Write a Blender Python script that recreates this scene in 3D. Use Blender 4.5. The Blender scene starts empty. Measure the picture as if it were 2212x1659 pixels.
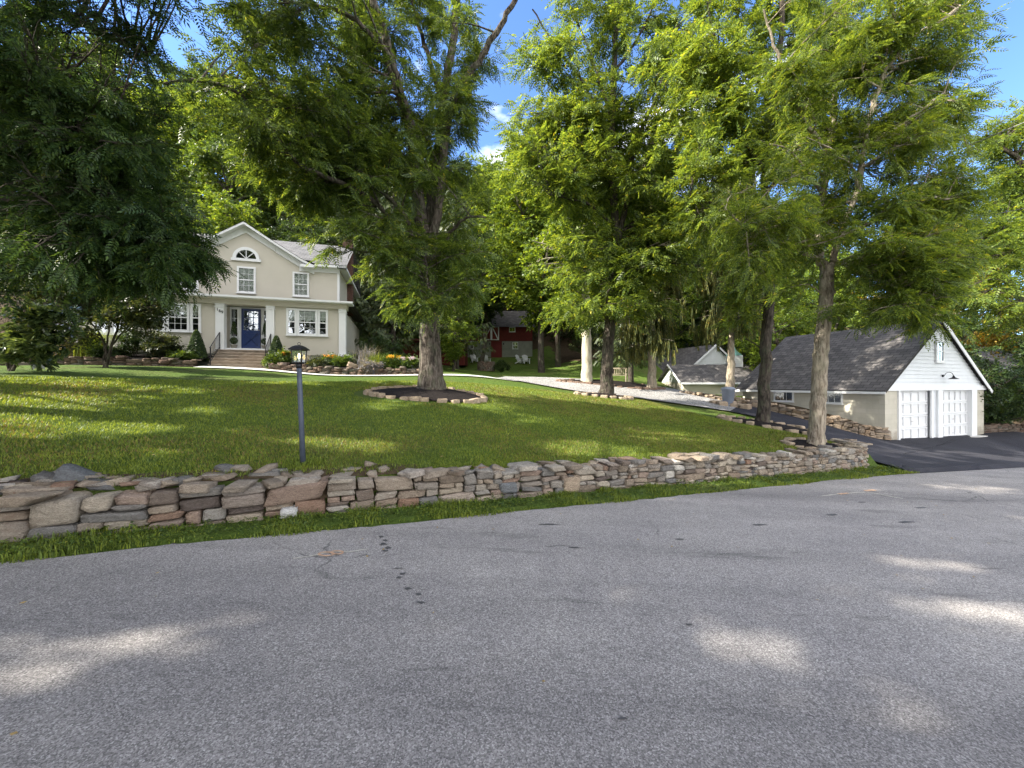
import bpy, math, random
import numpy as np
from mathutils import Vector, Matrix

# ------------------------------------------------------------------ camera, sky, sun
scene = bpy.context.scene
F, CX, HY, CAMZ = 831.0, 1106.0, 829.5, 1.6      # measured on the photograph reduced to 2212 px
cam_d = bpy.data.cameras.new("camera")
cam = bpy.data.objects.new("camera", cam_d)
scene.collection.objects.link(cam)
cam.location = (0, 0, CAMZ)
cam.rotation_euler = (math.radians(90), 0, 0)
cam_d.sensor_width = 36.0
cam_d.lens = 36.0 * F / 2212.0
cam_d.clip_start = 0.05
cam_d.clip_end = 2000
scene.camera = cam

SUN_EL = math.radians(39)
SUN_VEC = Vector((-0.97, -0.20, 0)).normalized()          # towards the sun, on the ground
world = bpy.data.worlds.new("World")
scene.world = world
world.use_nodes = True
wn = world.node_tree
wn.nodes.clear()
w_out = wn.nodes.new("ShaderNodeOutputWorld")
w_bg = wn.nodes.new("ShaderNodeBackground")
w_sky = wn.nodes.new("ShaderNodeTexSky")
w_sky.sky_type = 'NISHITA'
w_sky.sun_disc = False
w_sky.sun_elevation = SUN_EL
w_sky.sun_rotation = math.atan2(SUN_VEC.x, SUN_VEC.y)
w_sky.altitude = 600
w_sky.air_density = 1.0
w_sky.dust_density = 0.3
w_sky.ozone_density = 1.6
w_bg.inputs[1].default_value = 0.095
# soft clouds, with extra bright cloud added behind the camera to whiten the fill
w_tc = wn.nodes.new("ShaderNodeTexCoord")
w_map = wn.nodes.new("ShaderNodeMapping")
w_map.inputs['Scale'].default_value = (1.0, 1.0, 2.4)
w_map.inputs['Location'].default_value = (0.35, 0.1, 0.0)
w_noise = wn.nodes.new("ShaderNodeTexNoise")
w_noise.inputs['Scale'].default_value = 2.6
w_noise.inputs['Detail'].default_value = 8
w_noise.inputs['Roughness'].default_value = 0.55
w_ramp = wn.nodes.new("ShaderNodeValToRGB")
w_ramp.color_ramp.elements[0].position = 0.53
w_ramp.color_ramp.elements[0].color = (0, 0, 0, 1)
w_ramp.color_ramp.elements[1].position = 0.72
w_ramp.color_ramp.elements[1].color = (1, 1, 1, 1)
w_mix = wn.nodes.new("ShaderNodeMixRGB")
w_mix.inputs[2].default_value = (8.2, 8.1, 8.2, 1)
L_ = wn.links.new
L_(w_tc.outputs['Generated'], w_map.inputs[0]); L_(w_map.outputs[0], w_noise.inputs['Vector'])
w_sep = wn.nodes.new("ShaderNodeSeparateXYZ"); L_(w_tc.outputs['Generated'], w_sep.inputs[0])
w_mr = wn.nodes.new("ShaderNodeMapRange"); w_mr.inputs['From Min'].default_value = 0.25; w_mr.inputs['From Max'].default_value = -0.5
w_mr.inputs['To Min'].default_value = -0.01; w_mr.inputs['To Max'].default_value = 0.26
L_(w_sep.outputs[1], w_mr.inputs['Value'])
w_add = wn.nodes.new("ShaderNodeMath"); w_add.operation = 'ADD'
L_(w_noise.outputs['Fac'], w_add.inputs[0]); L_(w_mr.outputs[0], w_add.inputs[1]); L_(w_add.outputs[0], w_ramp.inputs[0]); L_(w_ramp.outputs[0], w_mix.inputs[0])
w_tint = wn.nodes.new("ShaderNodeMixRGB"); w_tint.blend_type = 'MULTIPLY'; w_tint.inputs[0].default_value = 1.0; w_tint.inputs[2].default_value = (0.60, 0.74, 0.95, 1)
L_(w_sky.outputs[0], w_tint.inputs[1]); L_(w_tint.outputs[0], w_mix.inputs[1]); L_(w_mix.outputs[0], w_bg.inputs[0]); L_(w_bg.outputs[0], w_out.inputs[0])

sun_d = bpy.data.lights.new("sun", 'SUN')
sun_d.energy = 3.3
sun_d.angle = math.radians(0.53)
sun_d.color = (1.0, 0.93, 0.80)
sun = bpy.data.objects.new("sun", sun_d)
scene.collection.objects.link(sun)
sdir = Vector((SUN_VEC.x * math.cos(SUN_EL), SUN_VEC.y * math.cos(SUN_EL), math.sin(SUN_EL)))
sun.rotation_euler = sdir.to_track_quat('Z', 'Y').to_euler()

scene.view_settings.view_transform = 'Standard'
scene.view_settings.look = 'None'
scene.view_settings.gamma = 1.0
scene.view_settings.exposure = 2.35
scene.render.film_transparent = False
try:
    scene.cycles.use_denoising = True
    scene.cycles.denoising_prefilter = 'NONE'
    scene.cycles.denoiser = 'OPENIMAGEDENOISE'
    scene.cycles.max_bounces = 6
    scene.cycles.diffuse_bounces = 3
    scene.cycles.glossy_bounces = 2
    scene.cycles.transmission_bounces = 4
    scene.cycles.transparent_max_bounces = 8
    scene.cycles.sample_clamp_indirect = 4
except Exception:
    pass

rng = np.random.default_rng(7)
random.seed(7)
COL = scene.collection

# ------------------------------------------------------------------ materials
def new_mat(name):
    m = bpy.data.materials.new(name)
    m.use_nodes = True
    m.node_tree.nodes.clear()
    return m

class NT:
    """small helper round a node tree"""
    def __init__(s, m): s.t = m.node_tree
    def n(s, kind, **kw):
        nd = s.t.nodes.new(kind)
        for k, v in kw.items():
            if k in nd.inputs: nd.inputs[k].default_value = v
            else: setattr(nd, k, v)
        return nd
    def l(s, a, b): s.t.links.new(a, b)
    def coord(s, scale=(1, 1, 1), kind='Object', rot=(0, 0, 0)):
        tc = s.n("ShaderNodeTexCoord"); mp = s.n("ShaderNodeMapping")
        mp.inputs['Scale'].default_value = scale
        mp.inputs['Rotation'].default_value = rot
        s.l(tc.outputs[kind], mp.inputs[0]); return mp.outputs[0]
    def noise(s, vec, scale, detail=4, rough=0.55, dist=0):
        nd = s.n("ShaderNodeTexNoise", Scale=scale, Detail=detail, Roughness=rough, Distortion=dist)
        s.l(vec, nd.inputs['Vector']); return nd.outputs['Fac']
    def ramp(s, fac, stops, interp='LINEAR'):
        nd = s.n("ShaderNodeValToRGB"); cr = nd.color_ramp; cr.interpolation = interp
        while len(cr.elements) < len(stops): cr.elements.new(0.5)
        for e, (p, c) in zip(cr.elements, stops):
            e.position = p
            e.color = (c[0], c[1], c[2], 1) if hasattr(c, '__len__') else (c, c, c, 1)
        s.l(fac, nd.inputs[0]); return nd.outputs[0]
    def mix(s, fac, a, b, mode='MIX'):
        nd = s.n("ShaderNodeMixRGB", blend_type=mode)
        for sock, v in ((nd.inputs[0], fac), (nd.inputs[1], a), (nd.inputs[2], b)):
            if hasattr(v, 'links'): s.l(v, sock)
            elif hasattr(v, '__len__'): sock.default_value = (v[0], v[1], v[2], 1)
            else: sock.default_value = v
        return nd.outputs[0]
    def math(s, op, a, b=0.0):
        nd = s.n("ShaderNodeMath", operation=op)
        for sock, v in ((nd.inputs[0], a), (nd.inputs[1], b)):
            if hasattr(v, 'links'): s.l(v, sock)
            else: sock.default_value = v
        return nd.outputs[0]
    def bump(s, h, strength, dist=0.01, normal=None):
        nd = s.n("ShaderNodeBump", Strength=strength, Distance=dist)
        s.l(h, nd.inputs['Height'])
        if normal is not None: s.l(normal, nd.inputs['Normal'])
        return nd.outputs[0]
    def out(s, shader):
        o = s.n("ShaderNodeOutputMaterial"); s.l(shader, o.inputs[0])
    def principled(s, color, rough=0.8, spec=0.3, normal=None, metallic=0.0):
        p = s.n("ShaderNodeBsdfPrincipled")
        if hasattr(color, 'links'): s.l(color, p.inputs['Base Color'])
        else: p.inputs['Base Color'].default_value = (*color, 1)
        if hasattr(rough, 'links'): s.l(rough, p.inputs['Roughness'])
        else: p.inputs['Roughness'].default_value = rough
        p.inputs['Specular IOR Level'].default_value = spec
        p.inputs['Metallic'].default_value = metallic
        if normal is not None: s.l(normal, p.inputs['Normal'])
        return p.outputs[0]

def mat_plain(name, color, rough=0.6, var=0.12, scale=6, bump=0.15, bscale=60, spec=0.3, metallic=0.0):
    m = new_mat(name); t = NT(m)
    v = t.coord()
    f = t.noise(v, scale, 5)
    c = t.ramp(f, [(0.25, [x * (1 - var) for x in color]), (0.75, [min(1, x * (1 + var)) for x in color])])
    b = t.bump(t.noise(v, bscale, 3), bump, 0.004)
    t.out(t.principled(c, rough, spec, b, metallic)); return m

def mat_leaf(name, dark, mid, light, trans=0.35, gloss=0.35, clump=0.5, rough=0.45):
    dark, mid, light = [(c[0] * a, c[1] * b, c[2] * 1.35) for c, a, b in ((dark, .72, .60), (mid, 1.12, .92), (light, 1.55, 1.25))]  # spread widened: contrast of shaded and sunlit foliage put into the leaf colour
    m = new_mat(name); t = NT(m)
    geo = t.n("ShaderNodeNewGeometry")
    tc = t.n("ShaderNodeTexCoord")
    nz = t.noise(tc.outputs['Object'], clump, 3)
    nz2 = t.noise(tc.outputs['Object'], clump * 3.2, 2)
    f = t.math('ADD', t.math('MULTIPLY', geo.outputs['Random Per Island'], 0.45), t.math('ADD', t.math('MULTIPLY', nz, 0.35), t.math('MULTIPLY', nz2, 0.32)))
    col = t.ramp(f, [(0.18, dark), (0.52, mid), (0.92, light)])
    # an occasional yellowing leaflet
    yel = t.ramp(geo.outputs['Random Per Island'], [(0.985, 0.0), (0.99, 1.0)])
    col = t.mix(t.math('MULTIPLY', yel, 0.0 if 'grass' in name else 0.6), col, (light[0] * 1.9, light[1] * 1.25, light[2]))
    p = t.principled(col, rough, gloss)
    tr = t.n("ShaderNodeBsdfTranslucent")
    tcol = t.mix(1.0, col, (2.0, 1.75, 0.75), 'MULTIPLY')
    t.l(tcol, tr.inputs[0])
    mx = t.n("ShaderNodeMixShader"); mx.inputs[0].default_value = trans
    t.l(p, mx.inputs[1]); t.l(tr.outputs[0], mx.inputs[2])
    t.out(mx.outputs[0]); return m

def mat_bark(name, c1, c2, c3, furrow=1.0, stretch=0.24, scale=19, moss=0.25):
    m = new_mat(name); t = NT(m)
    v = t.coord((1, 1, stretch))
    n1 = t.noise(v, scale, 8, 0.65, 0.4)
    v2 = t.coord((1, 1, 0.5))
    n2 = t.noise(v2, 2.2, 4)
    ridge = t.ramp(n1, [(0.34, 0.0), (0.48, 0.75), (0.66, 1.0)])
    c = t.ramp(n1, [(0.34, c1), (0.5, c2), (0.68, c3)])
    c = t.mix(t.math('MULTIPLY', t.ramp(n2, [(0.4, 0), (0.65, 1)]), 0.55), c, [x * 1.5 for x in c2])
    if moss:
        c = t.mix(t.math('MULTIPLY', t.ramp(t.noise(v2, 5, 5), [(0.5, 0), (0.62, 1)]), moss), c, (0.10, 0.13, 0.07))
    t.out(t.principled(c, 0.95, 0.1, t.bump(ridge, furrow, 0.035))); return m

M = {}
def build_materials():
    # road: worn asphalt with pale aggregate
    m = new_mat("asphalt_worn"); t = NT(m); v = t.coord()
    sp = t.n("ShaderNodeTexVoronoi", Scale=150.0); t.l(v, sp.inputs['Vector'])
    cell = t.n("ShaderNodeSeparateColor"); t.l(sp.outputs['Color'], cell.inputs[0])
    fine = t.noise(v, 170, 3, 0.7)
    big = t.noise(v, 0.55, 6, 0.6)
    mid = t.noise(v, 4.0, 5, 0.6)
    spk = t.math('ADD', t.math('MULTIPLY', cell.outputs[0], 0.62), t.math('MULTIPLY', fine, 0.5))
    c = t.ramp(spk, [(0.15, (0.100, 0.095, 0.094)), (0.5, (0.215, 0.204, 0.200)), (0.78, (0.325, 0.31, 0.302)), (0.97, (0.56, 0.54, 0.525))])
    c = t.mix(0.55, c, t.ramp(big, [(0.3, (0.75, 0.75, 0.78)), (0.7, (1.12, 1.12, 1.1))]), 'MULTIPLY')
    c = t.mix(0.35, c, t.ramp(mid, [(0.3, (0.72, 0.72, 0.73)), (0.7, (1.1, 1.1, 1.08))]), 'MULTIPLY')
    # long dark scuffs along the road
    sv = t.coord((0.35, 2.2, 1), rot=(0, 0, math.radians(-23)))
    sc = t.ramp(t.noise(sv, 1.6, 8, 0.7), [(0.57, 0), (0.68, 1)])
    c = t.mix(t.math('MULTIPLY', sc, 0.5), c, (0.065, 0.064, 0.064))
    # wheel tracks polished a little paler, along the road
    tv = t.coord((0.06, 0.75, 1), rot=(0, 0, math.radians(-23)))
    c = t.mix(0.6, c, t.ramp(t.noise(tv, 1.3, 3, 0.5), [(0.36, (0.66, 0.66, 0.67)), (0.60, (1.22, 1.21, 1.19))]), 'MULTIPLY')
    # hairline cracks
    dv_ = t.n("ShaderNodeTexVoronoi", feature='DISTANCE_TO_EDGE', Scale=0.42)
    wob = t.n("ShaderNodeTexNoise", Scale=2.2, Detail=6.0); t.l(v, wob.inputs['Vector'])
    va = t.n("ShaderNodeMixRGB", blend_type='ADD'); va.inputs[0].default_value = 0.5; t.l(v, va.inputs[1]); t.l(wob.outputs['Color'], va.inputs[2]); t.l(va.outputs[0], dv_.inputs['Vector'])
    crk = t.ramp(dv_.outputs['Distance'], [(0.0, 1.0), (0.006, 0.0)])
    msk = t.ramp(t.noise(v, 0.7, 3), [(0.56, 0.0), (0.64, 1.0)])
    c = t.mix(t.math('MULTIPLY', t.math('MULTIPLY', crk, msk), 0.8), c, (0.035, 0.035, 0.037))
    h = t.math('ADD', t.math('MULTIPLY', cell.outputs[0], 0.6), fine)
    t.out(t.principled(c, 0.92, 0.15, t.bump(h, 0.6, 0.004))); M['asphalt'] = m
    # fresh asphalt
    m = new_mat("asphalt_new"); t = NT(m); v = t.coord()
    n = t.noise(v, 220, 3, 0.7)
    c = t.ramp(n, [(0.3, (0.012, 0.012, 0.016)), (0.65, (0.034, 0.034, 0.042)), (0.9, (0.10, 0.10, 0.11))])
    c = t.mix(0.5, c, t.ramp(t.noise(v, 1.2, 5), [(0.3, 0.7), (0.7, 1.5)]), 'MULTIPLY')
    t.out(t.principled(c, 0.9, 0.2, t.bump(n, 0.6, 0.006))); M['asphalt_new'] = m
    # gravel
    m = new_mat("gravel"); t = NT(m); v = t.coord()
    vo = t.n("ShaderNodeTexVoronoi", Scale=26.0); t.l(v, vo.inputs['Vector'])
    sep = t.n("ShaderNodeSeparateColor"); t.l(vo.outputs['Color'], sep.inputs[0])
    c = t.ramp(sep.outputs[0], [(0.1, (0.14, 0.137, 0.135)), (0.5, (0.26, 0.255, 0.25)), (0.9, (0.42, 0.41, 0.40))])
    c = t.mix(0.6, c, t.ramp(t.noise(v, 0.9, 5), [(0.3, (0.7, 0.7, 0.72)), (0.7, 1.12)]), 'MULTIPLY')
    t.out(t.principled(c, 0.9, 0.2, t.bump(vo.outputs['Distance'], 0.9, 0.02))); M['gravel'] = m
    # lawn
    m = new_mat("lawn"); t = NT(m); v = t.coord()
    n1 = t.noise(v, 0.45, 5, 0.6); n2 = t.noise(v, 7, 6, 0.7); n3 = t.noise(v, 60, 4, 0.8)
    f = t.math('ADD', t.math('MULTIPLY', n2, 0.45), t.math('MULTIPLY', n3, 0.62))
    c = t.ramp(f, [(0.30, (0.032, 0.056, 0.011)), (0.52, (0.080, 0.132, 0.022)), (0.75, (0.155, 0.215, 0.042))])
    dry = t.ramp(n1, [(0.50, 0.0), (0.66, 1.0)])
    c = t.mix(t.math('MULTIPLY', dry, 0.5), c, t.ramp(n3, [(0.3, (0.075, 0.07, 0.028)), (0.7, (0.18, 0.155, 0.07))]))
    t.out(t.principled(c, 0.9, 0.12, t.bump(t.math('ADD', n2, t.math('MULTIPLY', n3, 1.2)), 1.0, 0.05))); M['lawn'] = m
    # woodland floor
    m = new_mat("soil"); t = NT(m); v = t.coord()
    c = t.ramp(t.noise(v, 9, 8, 0.75), [(0.3, (0.03, 0.022, 0.014)), (0.55, (0.08, 0.058, 0.036)), (0.75, (0.16, 0.12, 0.08))])
    t.out(t.principled(c, 0.95, 0.1, t.bump(t.noise(v, 30, 6, 0.7), 0.9, 0.03))); M['soil'] = m
    m = new_mat("mulch"); t = NT(m); v = t.coord((1, 1, 1))
    n = t.noise(v, 38, 6, 0.8, 0.6)
    c = t.ramp(n, [(0.3, (0.006, 0.005, 0.005)), (0.6, (0.022, 0.017, 0.016)), (0.8, (0.075, 0.06, 0.052))])
    t.out(t.principled(c, 0.9, 0.15, t.bump(n, 1.0, 0.05))); M['mulch'] = m
    # stones
    def stone(name, stops, bstr=0.8, scale=1.0):
        m = new_mat(name); t = NT(m); geo = t.n("ShaderNodeNewGeometry")
        v = t.coord((1, 1, 2.5))
        base = t.ramp(geo.outputs['Random Per Island'], stops)
        n1 = t.noise(v, 11 * scale, 10, 0.78, 0.9); n2 = t.noise(v, 60 * scale, 8, 0.8)
        c = t.mix(0.85, base, t.ramp(n1, [(0.25, (0.62, 0.60, 0.58)), (0.5, (1.25, 1.22, 1.18)), (0.75, (1.8, 1.8, 1.76))]), 'MULTIPLY')
        c = t.mix(0.85, c, t.ramp(n2, [(0.32, 0.45), (0.5, 0.95), (0.68, 1.5)]), 'MULTIPLY')
        rust = t.ramp(t.noise(v, 3.1 * scale, 6, 0.65, 1.0), [(0.56, 0), (0.68, 1)])
        c = t.mix(t.math('MULTIPLY', rust, 0.2), c, (0.24, 0.12, 0.07))
        pale = t.ramp(t.noise(v, 5.3 * scale, 7, 0.7), [(0.62, 0), (0.74, 1)])
        c = t.mix(t.math('MULTIPLY', pale, 0.45), c, (0.50, 0.49, 0.45))
        h = t.math('ADD', n1, t.math('MULTIPLY', n2, 0.6))
        t.out(t.principled(c, 0.92, 0.12, t.bump(h, 1.0, 0.06))); return m
    M['stone'] = stone("field_stone", [(0.0, (0.20, 0.165, 0.13)), (0.14, (0.31, 0.265, 0.215)), (0.28, (0.16, 0.165, 0.17)),
        (0.40, (0.44, 0.385, 0.31)), (0.54, (0.27, 0.215, 0.165)), (0.64, (0.50, 0.48, 0.44)), (0.73, (0.27, 0.175, 0.125)), (0.82, (0.30, 0.285, 0.26)), (0.92, (0.34, 0.28, 0.22)), (1.0, (0.085, 0.07, 0.068))])
    M['stone_dark'] = stone("bed_stone", [(0.0, (0.12, 0.08, 0.065)), (0.3, (0.15, 0.135, 0.11)), (0.6, (0.20, 0.14, 0.11)), (1.0, (0.13, 0.13, 0.115))])
    M['stone_tan'] = stone("tan_stone", [(0.0, (0.30, 0.22, 0.15)), (0.5, (0.40, 0.32, 0.24)), (1.0, (0.24, 0.20, 0.165))])
    M['stone_blue'] = stone("blue_stone", [(0.0, (0.15, 0.165, 0.18)), (1.0, (0.19, 0.2, 0.21))])
    M['stone_white'] = stone("quartz", [(0.0, (0.55, 0.56, 0.56)), (1.0, (0.6, 0.6, 0.6))], 0.5)
    M['concrete'] = mat_plain("concrete", (0.48, 0.47, 0.45), 0.85, 0.1, 3, 0.4, 90)
    M['stucco'] = mat_plain("stucco_beige", (0.50, 0.470, 0.405), 0.92, 0.05, 1.3, 0.35, 120, 0.1)
    M['white'] = mat_plain("white_paint", (0.68, 0.69, 0.70), 0.5, 0.03, 4, 0.08, 40)
    M['white_siding'] = mat_plain("white_siding", (0.62, 0.645, 0.67), 0.55, 0.05, 3, 0.15, 30)
    M['cream'] = mat_plain("cream_wall", (0.50, 0.46, 0.38), 0.9, 0.08, 2, 0.3, 60)
    M['blue_door'] = mat_plain("blue_paint", (0.011, 0.030, 0.115), 0.35, 0.08, 6, 0.05, 30, 0.5)
    M['black_metal'] = mat_plain("black_metal", (0.018, 0.018, 0.02), 0.45, 0.1, 20, 0.1, 80, 0.5, 0.4)
    M['post'] = mat_plain("post_paint", (0.052, 0.064, 0.088), 0.55, 0.22, 14, 0.2, 60, 0.4)
    M['green_metal'] = mat_plain("green_copper", (0.16, 0.33, 0.29), 0.5, 0.1, 6, 0.05, 40)
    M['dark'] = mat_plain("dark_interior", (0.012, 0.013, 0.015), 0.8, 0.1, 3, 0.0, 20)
    M['curtain'] = mat_plain("curtain", (0.82, 0.82, 0.79), 0.9, 0.2, 14, 0.3, 30)
    M['red_board'] = mat_plain("red_boards", (0.11, 0.017, 0.013), 0.8, 0.25, 5, 0.3, 30)
    M['red_dark'] = mat_plain("red_door_paint", (0.13, 0.012, 0.01), 0.6, 0.15, 5, 0.2, 30)
    M['barn_stone'] = mat_plain("barn_stucco", (0.21, 0.22, 0.185), 0.95, 0.2, 2, 0.4, 20)
    M['plastic_grey'] = mat_plain("bin_plastic", (0.22, 0.25, 0.31), 0.5, 0.1, 6, 0.1, 30)
    M['wood_grey'] = mat_plain("weathered_wood", (0.30, 0.26, 0.19), 0.85, 0.2, 12, 0.3, 50)
    M['terracotta'] = mat_plain("pot_clay", (0.27, 0.25, 0.21), 0.85, 0.15, 8, 0.2, 40)
    M['brick_red_pot'] = mat_plain("old_terracotta", (0.20, 0.10, 0.065), 0.9, 0.25, 14, 0.3, 40)
    M['bronze'] = mat_plain("bronze_cast", (0.10, 0.075, 0.05), 0.5, 0.2, 10, 0.1, 40, 0.5, 0.5)
    M['cable'] = mat_plain("cable_sheath", (0.22, 0.22, 0.22), 0.5, 0.05, 4, 0, 20)
    M['paint_white'] = mat_plain("marking_white", (0.40, 0.385, 0.34), 0.9, 0.35, 25, 0.3, 120)
    M['paint_orange'] = mat_plain("marking_orange", (0.46, 0.30, 0.20), 0.9, 0.35, 25, 0.3, 120)
    M['tar'] = mat_plain("tar", (0.07, 0.07, 0.072), 0.6, 0.2, 30, 0.4, 150)
    M['litter'] = mat_plain("dry_leaf", (0.30, 0.21, 0.08), 0.8, 0.5, 25, 0, 20)
    m = new_mat("step_brownstone"); t = NT(m); v = t.coord((0.6, 4, 4))
    c = t.ramp(t.noise(v, 7, 6, 0.6), [(0.3, (0.19, 0.15, 0.12)), (0.5, (0.30, 0.25, 0.20)), (0.7, (0.40, 0.34, 0.28))])
    t.out(t.principled(c, 0.85, 0.2, t.bump(t.noise(v, 40, 4), 0.3, 0.01))); M['steps'] = m
    # brick
    m = new_mat("brick"); t = NT(m); v = t.coord((1, 1, 1), rot=(math.radians(90), 0, 0))
    b = t.n("ShaderNodeTexBrick", Scale=4.2); b.inputs['Color1'].default_value = (0.11, 0.05, 0.038, 1)
    b.inputs['Color2'].default_value = (0.075, 0.034, 0.026, 1); b.inputs['Mortar'].default_value = (0.14, 0.12, 0.10, 1)
    t.l(v, b.inputs['Vector']); t.out(t.principled(b.outputs[0], 0.9, 0.15, t.bump(b.outputs['Fac'], -0.5, 0.01))); M['brick'] = m
    # shingles: courses follow the slope, tabs are random
    def shingle(name, c1, c2, c3, rows=4.2):
        m = new_mat(name); t = NT(m)
        tc = t.n("ShaderNodeTexCoord")
        b = t.n("ShaderNodeTexBrick", Scale=1.0, **{'Brick Width': 0.32, 'Row Height': 0.19, 'Mortar Size': 0.012, 'Bias': 0.0})
        b.offset = 0.5
        b.inputs['Color1'].default_value = (*c1, 1); b.inputs['Color2'].default_value = (*c2, 1)
        b.inputs['Mortar'].default_value = (*[x * 0.35 for x in c1], 1)
        t.l(tc.outputs['UV'], b.inputs['Vector'])
        v = t.coord()
        c = t.mix(0.7, b.outputs[0], t.ramp(t.noise(v, 3.0, 6, 0.7), [(0.3, 0.65), (0.7, 1.5)]), 'MULTIPLY')
        c = t.mix(t.math('MULTIPLY', t.noise(v, 90, 3), 0.5), c, c3)
        t.out(t.principled(c, 0.9, 0.15, t.bump(b.outputs['Fac'], -0.8, 0.012))); return m
    M['shingle'] = shingle("roof_shingle_dark", (0.060, 0.056, 0.056), (0.135, 0.125, 0.120), (0.10, 0.097, 0.095))
    M['shingle_house'] = shingle("roof_shingle_grey", (0.075, 0.075, 0.08), (0.14, 0.14, 0.145), (0.12, 0.12, 0.12))
    # block wall of the garage: faint joints
    m = new_mat("block_wall"); t = NT(m)
    tc = t.n("ShaderNodeTexCoord"); sp = t.n("ShaderNodeSeparateXYZ"); t.l(tc.outputs['Object'], sp.inputs[0]); cb = t.n("ShaderNodeCombineXYZ")
    t.l(t.math('ADD', sp.outputs[0], sp.outputs[1]), cb.inputs[0]); t.l(sp.outputs[2], cb.inputs[1]); v = cb.outputs[0]
    b = t.n("ShaderNodeTexBrick", Scale=1.0, **{'Brick Width': 0.4, 'Row Height': 0.2, 'Mortar Size': 0.006})
    b.inputs['Color1'].default_value = (0.46, 0.435, 0.36, 1); b.inputs['Color2'].default_value = (0.50, 0.47, 0.40, 1)
    b.inputs['Mortar'].default_value = (0.42, 0.395, 0.33, 1); t.l(v, b.inputs['Vector'])
    c = t.mix(0.5, b.outputs[0], t.ramp(t.noise(t.coord(), 1.6, 6), [(0.3, 0.75), (0.7, 1.12)]), 'MULTIPLY')
    gz = t.ramp(t.math('ADD', sp.outputs[2], t.math('MULTIPLY', t.noise(t.coord(), 3.5, 6, 0.7), 1.1)), [(0.0, 1.0), (0.30, 0.0)])
    c = t.mix(t.math('MULTIPLY', gz, 0.55), c, (0.17, 0.145, 0.11))
    t.out(t.principled(c, 0.92, 0.15, t.bump(b.outputs['Fac'], -0.4, 0.008))); M['block'] = m
    # glass: sees through to the curtain, mirrors the trees
    m = new_mat("glass"); t = NT(m)
    tr = t.n("ShaderNodeBsdfTransparent"); tr.inputs[0].default_value = (0.93, 0.95, 0.94, 1)
    gl = t.n("ShaderNodeBsdfGlossy", Roughness=0.02); gl.inputs[0].default_value = (0.9, 0.95, 1, 1)
    bmp = t.bump(t.noise(t.coord(), 3.5, 2), 0.12, 0.02); t.l(bmp, gl.inputs['Normal'])
    lw = t.n("ShaderNodeLayerWeight", Blend=0.3)
    fac = t.math('ADD', t.math('MULTIPLY', lw.outputs['Fresnel'], 0.6), 0.16)
    mx = t.n("ShaderNodeMixShader"); t.l(fac, mx.inputs[0]); t.l(tr.outputs[0], mx.inputs[1]); t.l(gl.outputs[0], mx.inputs[2])
    t.out(mx.outputs[0]); M['glass'] = m
    m = new_mat("bulb_glow"); t = NT(m)
    e = t.n("ShaderNodeEmission", Strength=1.6); e.inputs[0].default_value = (1.0, 0.72, 0.30, 1); t.out(e.outputs[0]); M['bulb'] = m
    # bark
    M['bark_walnut'] = mat_bark("bark_walnut", (0.030, 0.025, 0.021), (0.088, 0.074, 0.062), (0.19, 0.165, 0.14), 1.0)
    M['bark_dark'] = mat_bark("bark_dark", (0.02, 0.017, 0.014), (0.060, 0.050, 0.042), (0.12, 0.10, 0.083), 1.0)
    M['bark_light'] = mat_bark("bark_light", (0.12, 0.095, 0.07), (0.26, 0.22, 0.17), (0.40, 0.35, 0.28), 0.8)
    M['bark_pale'] = mat_bark("bark_sycamore", (0.22, 0.20, 0.15), (0.42, 0.38, 0.30), (0.58, 0.55, 0.47), 0.25, 0.4, 5)
    # foliage
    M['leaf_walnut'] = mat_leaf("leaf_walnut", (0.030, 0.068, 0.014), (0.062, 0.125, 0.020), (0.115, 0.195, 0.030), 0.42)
    M['leaf_walnut_shaded'] = mat_leaf("leaf_walnut_shaded", (0.018, 0.048, 0.012), (0.034, 0.082, 0.018), (0.065, 0.13, 0.024), 0.32, 0.3)  # darker copy of the walnut leaf, the near tree's shade put into its colour
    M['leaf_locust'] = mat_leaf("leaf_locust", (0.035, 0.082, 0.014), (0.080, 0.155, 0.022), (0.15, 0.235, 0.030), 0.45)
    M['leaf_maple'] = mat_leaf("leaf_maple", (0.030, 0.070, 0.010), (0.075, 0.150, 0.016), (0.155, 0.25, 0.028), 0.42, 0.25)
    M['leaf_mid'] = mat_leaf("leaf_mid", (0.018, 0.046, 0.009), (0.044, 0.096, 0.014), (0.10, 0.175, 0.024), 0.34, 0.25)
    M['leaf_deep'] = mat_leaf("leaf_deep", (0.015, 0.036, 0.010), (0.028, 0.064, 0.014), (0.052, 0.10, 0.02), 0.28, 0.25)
    M['leaf_yellow'] = mat_leaf("leaf_sunlit_yellow", (0.10, 0.13, 0.02), (0.19, 0.20, 0.03), (0.33, 0.27, 0.04), 0.42, 0.25)  # yellow of sunlit foliage put into the leaf colour
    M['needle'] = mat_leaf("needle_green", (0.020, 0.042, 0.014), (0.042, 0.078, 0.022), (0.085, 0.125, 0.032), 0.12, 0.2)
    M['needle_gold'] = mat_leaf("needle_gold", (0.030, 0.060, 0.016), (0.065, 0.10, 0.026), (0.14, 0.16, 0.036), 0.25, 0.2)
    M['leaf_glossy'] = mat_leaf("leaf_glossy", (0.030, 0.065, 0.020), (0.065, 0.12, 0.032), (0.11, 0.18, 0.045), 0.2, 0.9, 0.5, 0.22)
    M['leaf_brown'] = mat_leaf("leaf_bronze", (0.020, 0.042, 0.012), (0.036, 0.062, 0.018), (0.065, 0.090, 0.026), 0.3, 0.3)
    M['grass'] = mat_leaf("grass_blade", (0.060, 0.115, 0.014), (0.105, 0.185, 0.022), (0.18, 0.26, 0.036), 0.35, 0.2, 0.8)
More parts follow.
